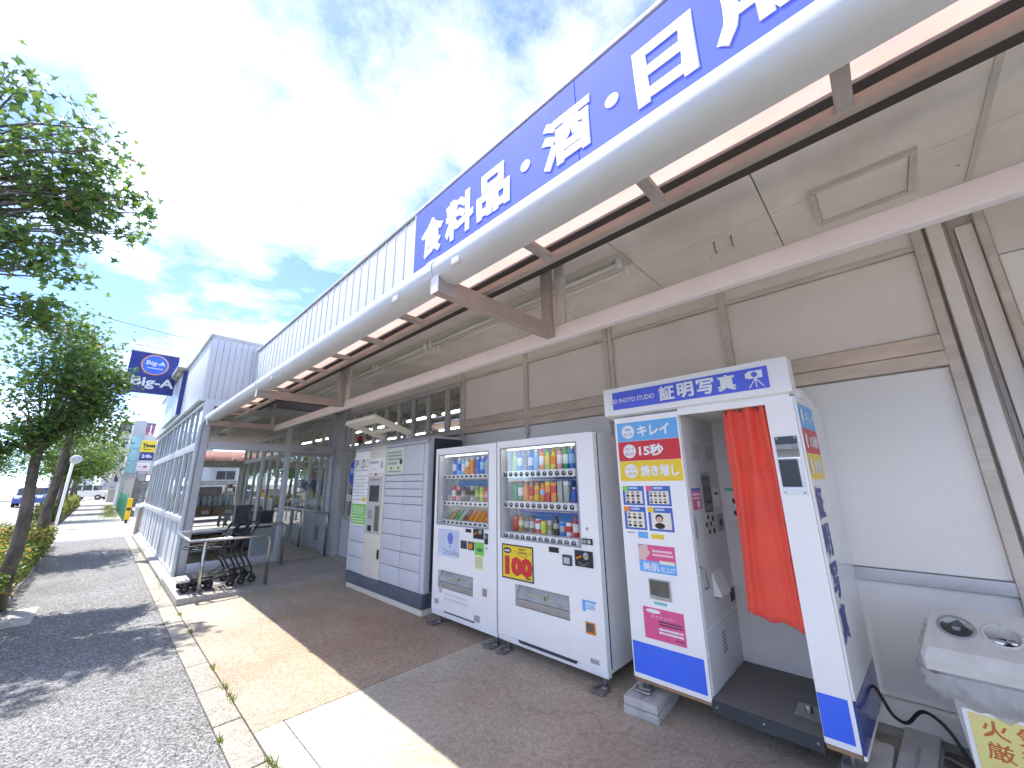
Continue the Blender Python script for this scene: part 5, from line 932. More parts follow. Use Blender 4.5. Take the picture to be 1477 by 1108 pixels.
# ================================================================== RECYCLING BIN
bi = T('recycling_bin', 'worn white recycling bin with two round holes and plastic bag skirt', 'bin', (3.1, -0.27, 0))
M_binw = mat('worn bin plastic', (0.60, 0.59, 0.55), 0.45, var=0.12, scale=6); M_binb = mat('grey bin body', (0.46, 0.465, 0.46), 0.5, var=0.1, scale=4)
Y0, Y1 = -0.58, 0.012
M('bin_body', [(2.985, Y0 + 0.05, 0.02), (2.985, Y1 - 0.055, 0.02), (3.28, Y1 - 0.055, 0.02), (3.28, Y0 + 0.05, 0.02), (2.955, Y0 + 0.02, 0.62), (2.955, Y1 - 0.02, 0.62), (3.28, Y1 - 0.02, 0.70), (3.28, Y0 + 0.02, 0.70)], [(0, 4, 5, 1), (1, 5, 6, 2), (2, 6, 7, 3), (3, 7, 4, 0), (4, 7, 6, 5), (0, 1, 2, 3)], M_binb, bi)
def lidz(x): return 0.672 + (x - 2.95) * 0.52
holes = [(3.105, -0.092, 0.056), (3.095, -0.238, 0.056), (3.095, -0.39, 0.056)]
bm = bmesh.new()
nn_ = 20
def ring(cx, cy_, r, dz, sx=1.0): return [bm.verts.new((cx + r * math.cos(2 * math.pi * k / nn_) * sx, cy_ + r * math.sin(2 * math.pi * k / nn_), lidz(cx + r * math.cos(2 * math.pi * k / nn_) * sx) + dz)) for k in range(nn_)]
outer = [bm.verts.new((x, y, lidz(x))) for x, y in ((2.965, Y0), (2.965, Y1 + 0.015), (2.985, Y1 + 0.025), (3.205, Y1 - 0.03), (3.225, Y1 - 0.05), (3.225, Y0))]
edges = [bm.edges.new((outer[i], outer[(i + 1) % 6])) for i in range(6)]
hr = []
for (cx, cy_, r) in holes:
    q = ring(cx, cy_, r, 0); hr.append(q); edges += [bm.edges.new((q[i], q[(i + 1) % nn_])) for i in range(nn_)]
bmesh.ops.triangle_fill(bm, edges=edges, use_beauty=True)
for q in hr:
    lo_ = [bm.verts.new((v.co.x, v.co.y, v.co.z - 0.07)) for v in q]
    for i in range(nn_): bm.faces.new((q[i], q[(i + 1) % nn_], lo_[(i + 1) % nn_], lo_[i]))
skirt = [bm.verts.new((v.co.x + (-0.028 if v.co.x < 3.1 else 0.01), v.co.y + (0.022 if v.co.y > -0.3 else -0.02), v.co.z - 0.05)) for v in outer]
sk2 = [bm.verts.new((v.co.x, v.co.y, v.co.z - 0.045)) for v in skirt]
for i in range(6):
    j = (i + 1) % 6; bm.faces.new((outer[i], outer[j], skirt[j], skirt[i])); bm.faces.new((skirt[i], skirt[j], sk2[j], sk2[i]))
me = bpy.data.meshes.new('bin_lid'); bm.normal_update(); bm.to_mesh(me); bm.free(); me.materials.append(M_binw); lid = put(bpy.data.objects.new('bin_lid', me), (0, 0, 0), bi)
for i, (cx, cy_, r) in enumerate(holes):
    tilt = [(cx + (r - 0.002) * math.cos(2 * math.pi * k / 24), cy_ + (r - 0.002) * math.sin(2 * math.pi * k / 24)) for k in range(24)]
    tube('hole_rim', [(cx + (r + 0.006) * math.cos(2 * math.pi * k / 24), cy_ + (r + 0.006) * math.sin(2 * math.pi * k / 24), lidz(cx + (r + 0.006) * math.cos(2 * math.pi * k / 24)) + 0.002) for k in range(25)], 0.006, M_binw if i else M_grey, lid, 6)
    M('hole_liner', [(a, b, lidz(a) - 0.05) for a, b in tilt], [tuple(range(24))], M_black if i else mat('dark rubber flap', (0.06, 0.06, 0.06), 0.35), lid)
    if i == 0:
        M('rubber_flap', [(a, b, lidz(a) - 0.012 - 0.012 * math.sin(k)) for k, (a, b) in enumerate(tilt)], [tuple(range(24))], MATS['dark rubber flap'], lid); cyl('flap_hub', (cx, cy_, lidz(cx) - 0.012), 0.015, 0.015, M_grey, lid)
    if i == 1:
        tag(cyl('drink_can', (cx - 0.02, cy_ + 0.02, lidz(cx) - 0.045), 0.026, 0.03, mat('can bottom silver', (0.7, 0.7, 0.7), 0.3, metal=1.0)), 'silver can end visible inside the second bin hole', 'can'); tag(MB().lathe((cx + 0.02, cy_ - 0.035, lidz(cx) - 0.045), [(0.026, 0), (0.026, 0.025), (0.02, 0.027), (0.018, 0.015)], 14).build('drink_can', MATS['can bottom silver'], None, True), 'open silver can rim at the edge of the second bin hole', 'can')
vs = []; fs = []; nb, nr = 90, 7
loop = [(2.935, Y0), (2.935, Y1 + 0.02), (2.965, Y1 + 0.045), (3.27, Y1 - 0.01)]
cum = [0]; 
for i in range(3): cum.append(cum[-1] + math.dist(loop[i], loop[i + 1]))
for i in range(nb + 1):
    d = cum[-1] * i / nb; s = max(k for k in range(3) if cum[k] <= d + 1e-9); t = (d - cum[s]) / (cum[s + 1] - cum[s]); x = loop[s][0] + (loop[s + 1][0] - loop[s][0]) * t; y = loop[s][1] + (loop[s + 1][1] - loop[s][1]) * t
    for j in range(nr + 1):
        q = j / nr; amp = 0.003 + 0.012 * math.sin(math.pi * q); ox = amp * (math.sin(i * 0.55 + j * 0.5) + 0.6 * math.sin(i * 1.7 - j * 0.9)) + random.uniform(-1, 1) * 0.003; nx_, ny_ = (-1, 0) if s == 0 else ((-0.7, 0.7) if s == 1 else (0, 1)); bulge = 0.03 * math.sin(math.pi * q) - 0.02 * q
        vs.append((x + nx_ * (bulge + ox), y + ny_ * (bulge + ox), lidz(x) - 0.092 - q * (0.12 + 0.02 * math.sin(i * 0.2) + 0.012 * math.sin(i * 0.7))))
for i in range(nb):
    for j in range(nr): a = i * (nr + 1) + j; fs.append((a, a + 1, a + nr + 2, a + nr + 1))
M('bag_skirt', vs, fs, G_bag, bi, True)
def bp_(y, z): return (2.985 - (z - 0.02) / 0.6 * 0.03, y, z)
def slab_(name, y0, y1, z0, z1, off, m, parent): a = [bp_(y0, z0), bp_(y1, z0), bp_(y1, z1), bp_(y0, z1)]; return M(name, [(p[0] - off - k, p[1], p[2]) for k in (0, 0.002) for p in a], [(4, 7, 6, 5), (0, 1, 5, 4), (1, 2, 6, 5), (2, 3, 7, 6), (3, 0, 4, 7)], m, parent)
ps = slab_('warning_poster', -0.50, -0.035, 0.08, 0.445, 0.002, M_whitep, bi); slab_('poster_sheet', -0.49, -0.052, 0.09, 0.435, 0.0045, mat('faded yellow poster', (0.80, 0.78, 0.26), 0.45, c2=(0.82, 0.66, 0.30), scale=8), ps)
M_ored = mat('faded red print', (0.55, 0.16, 0.06), 0.5)
for (ch, yc_, zc_) in (('火', -0.125, 0.385), ('気', -0.225, 0.385), ('厳', -0.125, 0.30), ('禁', -0.225, 0.30)):
    o = lettering('poster_letter', ch, 'x', (bp_(0, zc_)[0] - 0.0068, yc_, zc_), (0.082, 0.072), M_ored, ps, 0.0, 0.0006); o.rotation_euler = (0, -math.atan(0.05), 0)
tube('prohibition_ring', [(bp_(0, 0.18 + 0.075 * math.sin(a))[0] - 0.008, -0.20 + 0.075 * math.cos(a), 0.18 + 0.075 * math.sin(a)) for a in [2 * math.pi * i / 28 for i in range(29)]], 0.006, M_ored, ps, 5); tube('prohibition_bar', [(bp_(0, 0.23)[0] - 0.008, -0.147, 0.233), (bp_(0, 0.13)[0] - 0.008, -0.253, 0.127)], 0.005, M_ored, ps, 5)

# ================================================================== RAILINGS
rl = T('cart_corral_rail', 'stainless steel pipe rail around the shopping carts on the entrance slab', 'railing', (1.5, 7.6, 0.07))
tube('front_rail', bend([(1.95, 7.08, 0.06), (1.95, 7.08, 0.735), (0.965, 7.05, 0.755)], 0.10), 0.021, M_steel, rl, 12)
tube('side_rail', [(0.967, 7.05, 0.755), (0.985, 8.40, 0.762)], 0.021, M_steel, rl, 12)
tube('rear_rail', bend([(0.985, 8.40, 0.762), (2.50, 8.30, 0.80), (2.50, 8.30, 0.08)], 0.10), 0.024, M_steel, rl, 12)
tube('post', [(1.145, 7.052, 0.07), (1.145, 7.052, 0.74)], 0.021, M_steel, rl, 12)
for (x, y, z) in ((1.145, 7.052, 0.078), (1.95, 7.08, 0.035), (2.50, 8.30, 0.083)): cyl('flange', (x, y, z), 0.045, 0.008, M_galv, rl)
r2 = T('doorway_rail', 'stainless pipe rail in front of the sliding doors', 'railing', (3.37, 10, 0.09))
tube('top_rail', bend([(3.34, 8.52, 0.09), (3.34, 8.52, 0.90), (3.38, 11.7, 0.92), (3.38, 11.7, 0.09)], 0.12), 0.021, M_steel, r2, 12); tube('post', [(3.36, 10.1, 0.09), (3.36, 10.1, 0.9)], 0.019, M_steel, r2, 10); B('rail_sign', (3.33, 3.335), (11.3, 11.6), (0.78, 0.9), M_whitep, r2)

# ================================================================== SHOPPING CARTS
M_cart = mat('black cart frame', (0.022, 0.022, 0.024), 0.42, var=0.1, scale=12)
def cart(x, y, label, w_=0.44):
    """x,y: rear axle centre; the cart points to -x"""
    t = T('shopping_cart', label, 'shopping cart', (x, y, 0.09), 'shopping carts nested in the corral')
    zf = 0.085
    for s in (-1, 1):
        yy = y + s * w_ / 2; yf = y + s * w_ * 0.36
        tube('side_frame', bend([(x, yy, zf + 0.075), (x, yy, zf + 0.20), (x - 0.17, yy * 1, zf + 0.50), (x + 0.01, yy, zf + 0.82)], 0.04), 0.0125, M_cart, t, 8)
        tube('base_rail', [(x, yy, zf + 0.15), (x - 0.50, yf, zf + 0.115)], 0.0115, M_cart, t, 8)
        for (wx, wy, pr) in ((x + 0.015, yy, 'rear'), (x - 0.49, yf, 'front')):
            wl = MB().lathe((wx, wy - 0.017, zf + 0.055), [(0.035, 0), (0.052, 0.004), (0.055, 0.012), (0.055, 0.022), (0.052, 0.030), (0.035, 0.034)], 18, axis='y').build('caster_wheel', M_rubber, t, True); cyl('hub', (wx, wy - 0.021, zf + 0.055), 0.016, 0.042, M_lgrey, wl, 'y', 10)
            fk = MB(); fk.box((wx - 0.014, wx + 0.014), (wy - 0.026, wy - 0.021), (zf + 0.05, zf + 0.118)); fk.box((wx - 0.014, wx + 0.014), (wy + 0.021, wy + 0.026), (zf + 0.05, zf + 0.118)); fk.box((wx - 0.018, wx + 0.018), (wy - 0.026, wy + 0.026), (zf + 0.118, zf + 0.128)); fk.build('caster_fork', M_cart, t)
    tube('handle', bend([(x - 0.03, y - w_ / 2, zf + 0.78), (x + 0.015, y - w_ / 2, zf + 0.835), (x + 0.015, y + w_ / 2, zf + 0.835), (x - 0.03, y + w_ / 2, zf + 0.78)], 0.05), 0.0145, M_rubber, t, 8)
    for (dx_, z_) in ((-0.07, 0.68), (-0.17, 0.50), (-0.10, 0.37)): tube('cross_bar', [(x + dx_, y - w_ / 2, zf + z_), (x + dx_, y + w_ / 2, zf + z_)], 0.009, M_cart, t, 6)
    for s in (-1, 1):
        tube('basket_arm', [(x - 0.16, y + s * w_ * 0.47, zf + 0.51), (x - 0.56, y + s * w_ * 0.40, zf + 0.56)], 0.008, M_cart, t, 6); tube('lower_stay', [(x - 0.02, y + s * w_ * 0.48, zf + 0.24), (x - 0.40, y - s * w_ * 0.30, zf + 0.125)], 0.006, M_cart, t, 6)
    tube('basket_front', [(x - 0.56, y - w_ * 0.40, zf + 0.56), (x - 0.56, y + w_ * 0.40, zf + 0.56)], 0.008, M_cart, t, 6)
    for k in range(4): tube('base_wire', [(x - 0.08 - k * 0.10, y - w_ * 0.46, zf + 0.145), (x - 0.08 - k * 0.10, y + w_ * 0.46, zf + 0.145)], 0.005, M_cart, t, 6)
    B('front_bumper', (x - 0.57, x - 0.44), (y - w_ * 0.42, y + w_ * 0.42), (zf + 0.13, zf + 0.17), mat('pale bumper plastic', (0.55, 0.54, 0.50), 0.4, var=0.1, scale=10) if x < 1.55 else M_cart, t, 0.018, 4)
    return t
cart(1.50, 7.34, 'black shopping cart at the front of the nest, by the rail post'); cart(1.635, 7.36, 'black shopping cart in the middle of the nest'); cart(1.77, 7.38, 'black shopping cart at the back of the nest with the rearmost handle')

# ================================================================== THINGS IN THE VESTIBULE
M_card = mat('brown cardboard', (0.36, 0.23, 0.12), 0.75, var=0.15, scale=6); M_bott = mat('pale blue bottle packs', (0.55, 0.66, 0.72), 0.3, var=0.25, scale=18)
ck = T('goods_trolley', 'wire goods trolley loaded with boxes inside the vestibule', 'trolley', (1.85, 11, 0.088))
for (x, y) in ((1.32, 10.7), (2.16, 10.7), (1.32, 11.6), (2.16, 11.6)): tube('upright', [(x, y, 0.12), (x, y, 1.30)], 0.016, M_white, ck, 8); cyl('caster', (x - 0.0, y - 0.02, 0.125), 0.038, 0.04, M_rubber, ck, 'y', 12)
for z in (0.18, 0.50, 0.84): B('trolley_deck', (1.31, 2.17), (10.69, 11.61), (z, z + 0.02), M_galv, ck)
for z in (0.34, 0.66, 1.28): tube('rail', [(1.32, 10.7, z), (2.16, 10.7, z)], 0.010, M_galv, ck, 6)
for i, (xa, nm_) in enumerate(((1.36, 'left'), (1.77, 'right'))):
    o = B('cardboard_box', (xa, xa + 0.38), (10.76, 11.5), (0.862, 1.06), M_card, None, 0.004); tag(o, 'brown cardboard box at the %s of the trolley top deck' % nm_, 'box', 'cardboard boxes on the trolley')
    B('box_label', (xa + 0.22, xa + 0.34), (10.757, 10.759), (0.89, 0.97), M_cream, o)
    o = B('cardboard_box', (xa, xa + 0.38), (10.76, 11.5), (0.202, 0.44), M_card, None, 0.004); tag(o, 'brown cardboard box at the %s of the trolley bottom deck' % nm_, 'box', 'cardboard boxes on the trolley')
for i in range(4):
    x = 1.36 + i * 0.2; t = T('bottle_pack', 'shrink wrapped pack of clear bottles, %s from the left on the trolley' % ORD[i], 'bottle pack', (x + 0.09, 11.1, 1.062), 'bottle packs on the trolley')
    for yy in (10.82, 10.92, 11.02): 
        for xx in (x + 0.045, x + 0.135): MB().lathe((xx, yy, 1.063), [(0.04, 0), (0.043, 0.01), (0.043, 0.13), (0.018, 0.185), (0.018, 0.21)], 8).build('bottle', M_bott, t, True)
def bin_(x, y, h, r, label, mm):
    t = T('waste_bin', label, 'bin', (x, y, 0.09), 'dark bins inside the vestibule')
    b = MB(); b.box((x - r * 0.9, x + r * 0.9), (y - r * 0.9, y + r * 0.9), (0.09, h)); o = b.build('bin_body', mm, t); m_ = o.modifiers.new('bev', 'BEVEL'); m_.width = 0.06; m_.segments = 4
    B('bin_rim', (x - r, x + r), (y - r, y + r), (h - 0.06, h + 0.01), mm, t, 0.05, 4)
M_bin1 = mat('dark grey bin', (0.085, 0.088, 0.095), 0.5, var=0.1, scale=5); M_bin2 = mat('slate bin', (0.10, 0.11, 0.13), 0.5, var=0.1, scale=5)
bin_(2.42, 11.25, 1.02, 0.17, 'tall dark grey bin at the back inside the vestibule', M_bin1); bin_(2.58, 10.75, 0.90, 0.16, 'shorter slate grey bin in the middle inside the vestibule', M_bin2); bin_(2.86, 10.95, 0.88, 0.13, 'narrow dark bin beside the sliding doors', M_bin1)

# ------------------------------------------------------------------ person
def person(px, py, rz):
    me = bpy.data.meshes.new('person')
    J = dict(pel=(0, 0, 0.80), waist=(0, 0, 0.95), chest=(0.0, -0.02, 1.14), neck=(0, -0.045, 1.26), head0=(0, -0.07, 1.32), head1=(0, -0.075, 1.42), ls=(0.15, -0.02, 1.21), le=(0.21, -0.02, 0.98), lw=(0.17, -0.20, 0.86), lh=(0.14, -0.28, 0.85), rs=(-0.15, -0.02, 1.21), re=(-0.21, -0.02, 0.98), rw=(-0.16, -0.20, 0.86), rh=(-0.13, -0.28, 0.85), lhip=(0.09, 0, 0.76), lk=(0.10, -0.03, 0.45), la=(0.10, 0.03, 0.09), lt=(0.11, -0.11, 0.04), rhip=(-0.09, 0, 0.76), rk=(-0.10, 0.02, 0.45), ra=(-0.10, 0.10, 0.09), rt=(-0.11, -0.04, 0.04))
    rad = dict(pel=0.135, waist=0.13, chest=0.145, neck=0.055, head0=0.08, head1=0.095, ls=0.065, le=0.05, lw=0.034, lh=0.036, rs=0.065, re=0.05, rw=0.034, rh=0.036, lhip=0.085, lk=0.06, la=0.045, lt=0.04, rhip=0.085, rk=0.06, ra=0.045, rt=0.04)
    E_ = [('pel', 'waist'), ('waist', 'chest'), ('chest', 'neck'), ('neck', 'head0'), ('head0', 'head1'), ('chest', 'ls'), ('ls', 'le'), ('le', 'lw'), ('lw', 'lh'), ('chest', 'rs'), ('rs', 're'), ('re', 'rw'), ('rw', 'rh'), ('pel', 'lhip'), ('lhip', 'lk'), ('lk', 'la'), ('la', 'lt'), ('pel', 'rhip'), ('rhip', 'rk'), ('rk', 'ra'), ('ra', 'rt')]
    ks = list(J); me.from_pydata([J[k] for k in ks], [(ks.index(a), ks.index(b)) for a, b in E_], [])
    o = bpy.data.objects.new('person', me); put(o, (px, py, 0.0), None); o.rotation_euler = (0, 0, rz)
    sm_ = o.modifiers.new('skin', 'SKIN')
    for i, k in enumerate(ks): v = me.skin_vertices[0].data[i]; v.radius = (rad[k], rad[k] * (0.78 if k in ('chest', 'waist', 'pel') else 1)); v.use_root = (k == 'pel')
    o.modifiers.new('sub', 'SUBSURF').levels = 2; o.modifiers['sub'].render_levels = 2
    # clothing by height and side: one material, position driven
    m_ = bpy.data.materials.new('clothes and skin'); m_.use_nodes = True; t = m_.node_tree; b = t.nodes['Principled BSDF']; b.inputs['Roughness'].default_value = 0.8
    tcn = t.nodes.new('ShaderNodeTexCoord'); sp = t.nodes.new('ShaderNodeSeparateXYZ'); t.links.new(tcn.outputs['Object'], sp.inputs[0]); mr = t.nodes.new('ShaderNodeMapRange'); mr.inputs['From Max'].default_value = 1.6; t.links.new(sp.outputs[2], mr.inputs[0])
    rp = t.nodes.new('ShaderNodeValToRGB'); rp.color_ramp.interpolation = 'CONSTANT'; e = rp.color_ramp.elements; e[0].color = (0.05, 0.05, 0.05, 1); e[1].position = 0.05; e[1].color = (0.075, 0.07, 0.075, 1)
    k = e.new(0.50); k.color = (0.36, 0.37, 0.37, 1); k = e.new(0.785); k.color = (0.55, 0.36, 0.27, 1); t.links.new(mr.outputs[0], rp.inputs[0]); t.links.new(rp.outputs[0], b.inputs['Base Color']); me.materials.append(m_)
    tag(o, 'person in grey top, dark bucket hat and white mask behind the vestibule glass', 'person')
    def kid(nm, vs, fs, mm, smooth=True):
        m2 = bpy.data.meshes.new(nm); m2.from_pydata(vs, [], fs); m2.materials.append(mm); [setattr(p, 'use_smooth', smooth) for p in m2.polygons]; q = bpy.data.objects.new(nm, m2); COL.objects.link(q); q.parent = o; return q
    h = MB().lathe((0, -0.075, 1.40), [(0.17, -0.02), (0.165, -0.012), (0.112, 0.03), (0.108, 0.10), (0.085, 0.125), (0.02, 0.13)], 16); kid('hat', h.v, h.f, mat('charcoal hat cloth', (0.06, 0.055, 0.05), 0.9))
    mk = MB(); n = 9
    for j in range(4):
        for i in range(n): a = R(-150 + 120 * i / (n - 1)); mk.v.append((0.103 * math.cos(a), -0.075 + 0.112 * math.sin(a), 1.28 + j * 0.035))
    for j in range(3):
        for i in range(n - 1): mk.f.append((j * n + i, j * n + i + 1, (j + 1) * n + i + 1, (j + 1) * n + i))
    kid('face_mask', mk.v, mk.f, M_whitep)
    for s in (-1, 1): q = MB().lathe((s * 0.035, -0.165, 1.405), [(0.004, -0.008), (0.011, -0.003), (0.011, 0.003), (0.004, 0.008)], 8); kid('eye', q.v, q.f, M_black)
    return o
person(3.30, 17.9, R(15))

# ================================================================== TREES
LEAFM = [translucent('leaf green', (0.115, 0.20, 0.055), (0.075, 0.15, 0.04), 0.5, 0.45, 5), translucent('leaf yellow green', (0.22, 0.32, 0.05), (0.14, 0.23, 0.04), 0.5, 0.45, 5), translucent('leaf reddish tip', (0.34, 0.20, 0.07), (0.26, 0.17, 0.05), 0.45, 0.45, 5)]
M_bark = mat('grey brown bark', (0.20, 0.165, 0.13), 0.95, var=0.0, c2=(0.075, 0.06, 0.048), scale=9, bump=1.0, bscale=26, stretch=(1, 1, 0.35), dist=0.03)
LEAF8 = np.array([(0, -0.5), (0.16, -0.14), (0.52, -0.05), (0.2, 0.12), (0.0, 0.58), (-0.2, 0.12), (-0.52, -0.05), (-0.16, -0.14)])
LEAF4 = np.array([(0, -0.5), (0.30, 0.05), (0, 0.55), (-0.30, 0.05)])
def leaves(name, pts, size, shape, mats_, probs, parent, droop=0.4, kind=None):
    n = len(pts); k = len(shape)
    nrm = np.random.normal(0, 1, (n, 3)); nrm[:, 2] = np.abs(nrm[:, 2]) + droop; nrm /= np.linalg.norm(nrm, axis=1)[:, None]
    a = np.cross(nrm, np.random.normal(0, 1, (n, 3))); a /= np.linalg.norm(a, axis=1)[:, None]; b = np.cross(nrm, a)
    sz = size * np.random.uniform(0.6, 1.25, n)
    v = pts[:, None, :] + sz[:, None, None] * (shape[None, :, 0, None] * a[:, None, :] + shape[None, :, 1, None] * b[:, None, :])
    bendv = (np.abs(shape[:, 0]) * 0.35)[None, :, None] * nrm[:, None, :] * sz[:, None, None]; v = v + bendv
    pos = np.array((pts[:, 0].mean(), pts[:, 1].mean(), pts[:, 2].min())); v = (v - pos).reshape(-1, 3)
    me = bpy.data.meshes.new(name); me.vertices.add(n * k); me.vertices.foreach_set('co', v.ravel()); me.loops.add(n * k); me.loops.foreach_set('vertex_index', np.arange(n * k)); me.polygons.add(n); me.polygons.foreach_set('loop_start', np.arange(n) * k)
    for m_ in mats_: me.materials.append(m_)
    me.polygons.foreach_set('material_index', np.random.choice(len(mats_), n, p=probs)); me.update(calc_edges=True); me.validate()
    o = bpy.data.objects.new(name, me); put(o, pos, parent)
    if kind: o['kind'] = kind
    return o
def trunk_path(base, h, lean, wob, n=9):
    ph = random.uniform(0, 6); return [(base[0] + lean[0] * (i / n) + wob * math.sin(ph + i * 1.1), base[1] + lean[1] * (i / n) + wob * math.cos(ph * 1.7 + i * 0.9), base[2] + h * i / n) for i in range(n + 1)]
def tree(label, base, h, r0, lobes, nleaf, lsize, shape=LEAF8, probs=(0.62, 0.3, 0.08), clumps=26, lean=(0, 0), tight=0.30, group='street trees along the sidewalk', wob=0.03):
    """lobes: ellipsoids (cx,cy,cz,rx,ry,rz); limbs run from the trunk to leaf clumps near each lobe's skin"""
    t = T('street_tree', label, 'tree', base, group)
    tp = trunk_path(base, h, lean, wob); b = MB(); rs = [r0 * (1.25 if i == 0 else 1) * (1 - 0.80 * i / len(tp)) * random.uniform(0.93, 1.08) for i in range(len(tp))]; b.tube(tp, rs, 12)
    tot = sum(l[3] * l[4] * l[5] for l in lobes); P_ = {}
    for lobe in lobes:
        cx, cy_, cz, rx, ry, rz = lobe[:6]; share = rx * ry * rz / tot; nc = max(6, int(clumps * share)); nl = int(nleaf * share); ls_ = lsize
        if len(lobe) > 6: nl, ls_, nc = lobe[6:9]
        cs = []
        for i in range(nc):
            d = np.random.normal(0, 1, 3); d /= np.linalg.norm(d); q = np.random.uniform(0.35, 1.0) ** 0.6; cs.append((cx + d[0] * rx * q, cy_ + d[1] * ry * q, cz + d[2] * rz * q))
        for c in cs:
            zs_ = min(max(c[2] - 0.9 - random.random() * 0.5, base[2] + h * 0.58), base[2] + h * 0.98); f_ = (zs_ - base[2]) / h * (len(tp) - 1); i0 = min(int(f_), len(tp) - 2); u = f_ - i0
            s0 = Vector(tp[i0]).lerp(Vector(tp[i0 + 1]), u); e0 = Vector(c); mid = s0.lerp(e0, 0.5) + Vector((random.uniform(-.1, .1), random.uniform(-.1, .1), 0.14)); L_ = (e0 - s0).length
            b.tube([s0, mid, e0, e0 + (e0 - mid).normalized() * 0.15], [r0 * 0.17, r0 * 0.11, r0 * 0.055, 0.003], 6)
            for _ in range(3):
                s1 = mid.lerp(e0, random.random()); d = Vector(np.random.normal(0, 1, 3)).normalized(); d.z = abs(d.z) * 0.8; b.tube([s1, s1 + d * random.uniform(0.2, 0.45) * min(1, rx)], [0.006, 0.002], 5)
        ci = np.random.randint(0, nc, nl); base_ = np.array(cs)[ci]; sp_ = np.array((rx, ry, rz)) * tight
        P_.setdefault(ls_, []).append(base_ + np.random.normal(0, 1, (nl, 3)) * sp_)
    b.build('trunk', M_bark, t, True); [leaves('crown', np.concatenate(pp), ls_, shape, LEAFM, probs, t) for ls_, pp in P_.items()]; return t
tree('tall spreading street tree at the top left with its trunk out of frame', (-2.45, 8.0, 0), 6.2, 0.13, [(-1.7, 8.2, 6.2, 1.05, 0.62, 1.2, 1800, 0.135, 44), (-0.8, 8.2, 5.75, 0.62, 0.45, 0.5, 650, 0.135, 18), (-1.35, 8.2, 4.75, 0.80, 0.5, 0.45, 850, 0.125, 18), (-1.2, 8.0, 3.85, 0.50, 0.5, 0.28, 420, 0.11, 10)], 0, 0.15, lean=(0.35, 0.0), tight=0.20, probs=(0.62, 0.365, 0.015))
tree('bushy dark green street tree with rough trunk beside the orange hedge', (-0.66, 8.4, 0), 3.3, 0.082, [(-0.62, 8.2, 2.75, 0.50, 0.55, 0.66, 4200, 0.068, 28), (-0.88, 8.2, 2.15, 0.36, 0.45, 0.34, 1200, 0.068, 12), (-0.22, 8.3, 2.9, 0.32, 0.42, 0.42, 1200, 0.068, 12)], 0, 0.07, lean=(0.0, 0.0), tight=0.26, probs=(0.82, 0.17, 0.01))
tree('third street tree with forked trunk at the end of the orange hedge', (-0.76, 14.3, 0), 5.2, 0.105, [(-1.15, 14.3, 4.7, 0.95, 1.0, 1.1), (-0.5, 14.5, 3.1, 0.75, 0.9, 0.7)], 4200, 0.12, LEAF4, clumps=46, tight=0.25, probs=(0.62, 0.35, 0.03))
for i, (x, y, hh, lb) in enumerate(((-1.25, 27.5, 3.9, 'fourth'), (-1.3, 34, 4.2, 'fifth'), (-1.35, 41, 4.4, 'sixth'), (-1.4, 49, 4.6, 'seventh'))):
    tree('%s street tree along the sidewalk, in the far row' % lb, (x, y, 0), hh * 0.85, 0.11, [(x + 0.25, y, hh - 0.75, 1.35, 1.3, 1.25), (x + 0.6, y - 0.2, hh - 1.5, 0.9, 0.9, 0.6)], 3400, 0.15, LEAF4, clumps=34, tight=0.27, probs=(0.5, 0.47, 0.03))
for i, (x, y, hh, lb) in enumerate(((-13.5, 30, 6, 'broad roadside tree across the road at the left edge'), (-12.0, 50, 5.5, 'roadside tree across the road near the cream house'), (-4.0, 74, 6.5, 'distant tree at the end of the road'), (-9, 78, 7, 'distant tall tree behind the road end'))):
    tree(lb, (x, y, 0), hh * 0.8, 0.16, [(x, y, hh * 0.68, 2.3, 2.1, 2.0)], 2600, 0.26, LEAF4, clumps=30, tight=0.27, group='trees across the road', probs=(0.55, 0.42, 0.03))

# ------------------------------------------------------------------ hedges
HM = [translucent('hedge green', (0.10, 0.19, 0.035), (0.06, 0.12, 0.025), 0.35), translucent('hedge yellow', (0.42, 0.40, 0.05), (0.30, 0.33, 0.05), 0.4), translucent('hedge orange tip', (0.58, 0.27, 0.06), (0.48, 0.24, 0.06), 0.4)]
def hedge(label, x0, x1, y0, y1, h, n, size, pr, tip=True):
    t = T('hedge', label, 'hedge', ((x0 + x1) / 2, (y0 + y1) / 2, 0), 'hedges along the sidewalk')
    y = np.random.uniform(y0, y1, n); x = np.random.uniform(x0, x1, n); top = h * (0.86 + 0.14 * np.sin(y * 2.3) * np.cos(x * 3 + y) + 0.06 * np.random.normal(0, 1, n)); u = np.random.uniform(0, 1, n) ** 0.6; edge = np.minimum(np.minimum(x - x0, x1 - x), 0.22) / 0.22; z = np.maximum(0.03, top * u * (0.75 + 0.25 * np.clip(edge, 0, 1)))
    pts = np.stack([x, y, z], 1); up = (z > h * 0.66) & (np.random.uniform(0, 1, n) < 0.75)
    leaves('foliage', pts[~up], size, LEAF4, HM, pr, t, 0.3); leaves('new_growth', pts[up], size, LEAF4, HM, (0.34, 0.44, 0.22) if tip else (0.45, 0.5, 0.05), t, 0.5)
    b = MB()
    for k in range(int((y1 - y0) * 5)):
        yy = random.uniform(y0, y1); xx = random.uniform(x0 + 0.1, x1 - 0.1); b.tube([(xx, yy, 0), (xx + random.uniform(-.1, .1), yy + random.uniform(-.1, .1), h * 0.8)], [0.008, 0.004], 5)
    b.build('stems', M_bark, t)
hedge('low azalea hedge with orange new leaves beside the nearest trees', -1.75, -0.60, 6.5, 16.2, 0.74, 20000, 0.062, (0.66, 0.31, 0.03))
hedge('short trimmed green hedge beyond the driveway', -1.85, -1.02, 26.4, 50, 0.95, 15000, 0.10, (0.6, 0.38, 0.02), False)
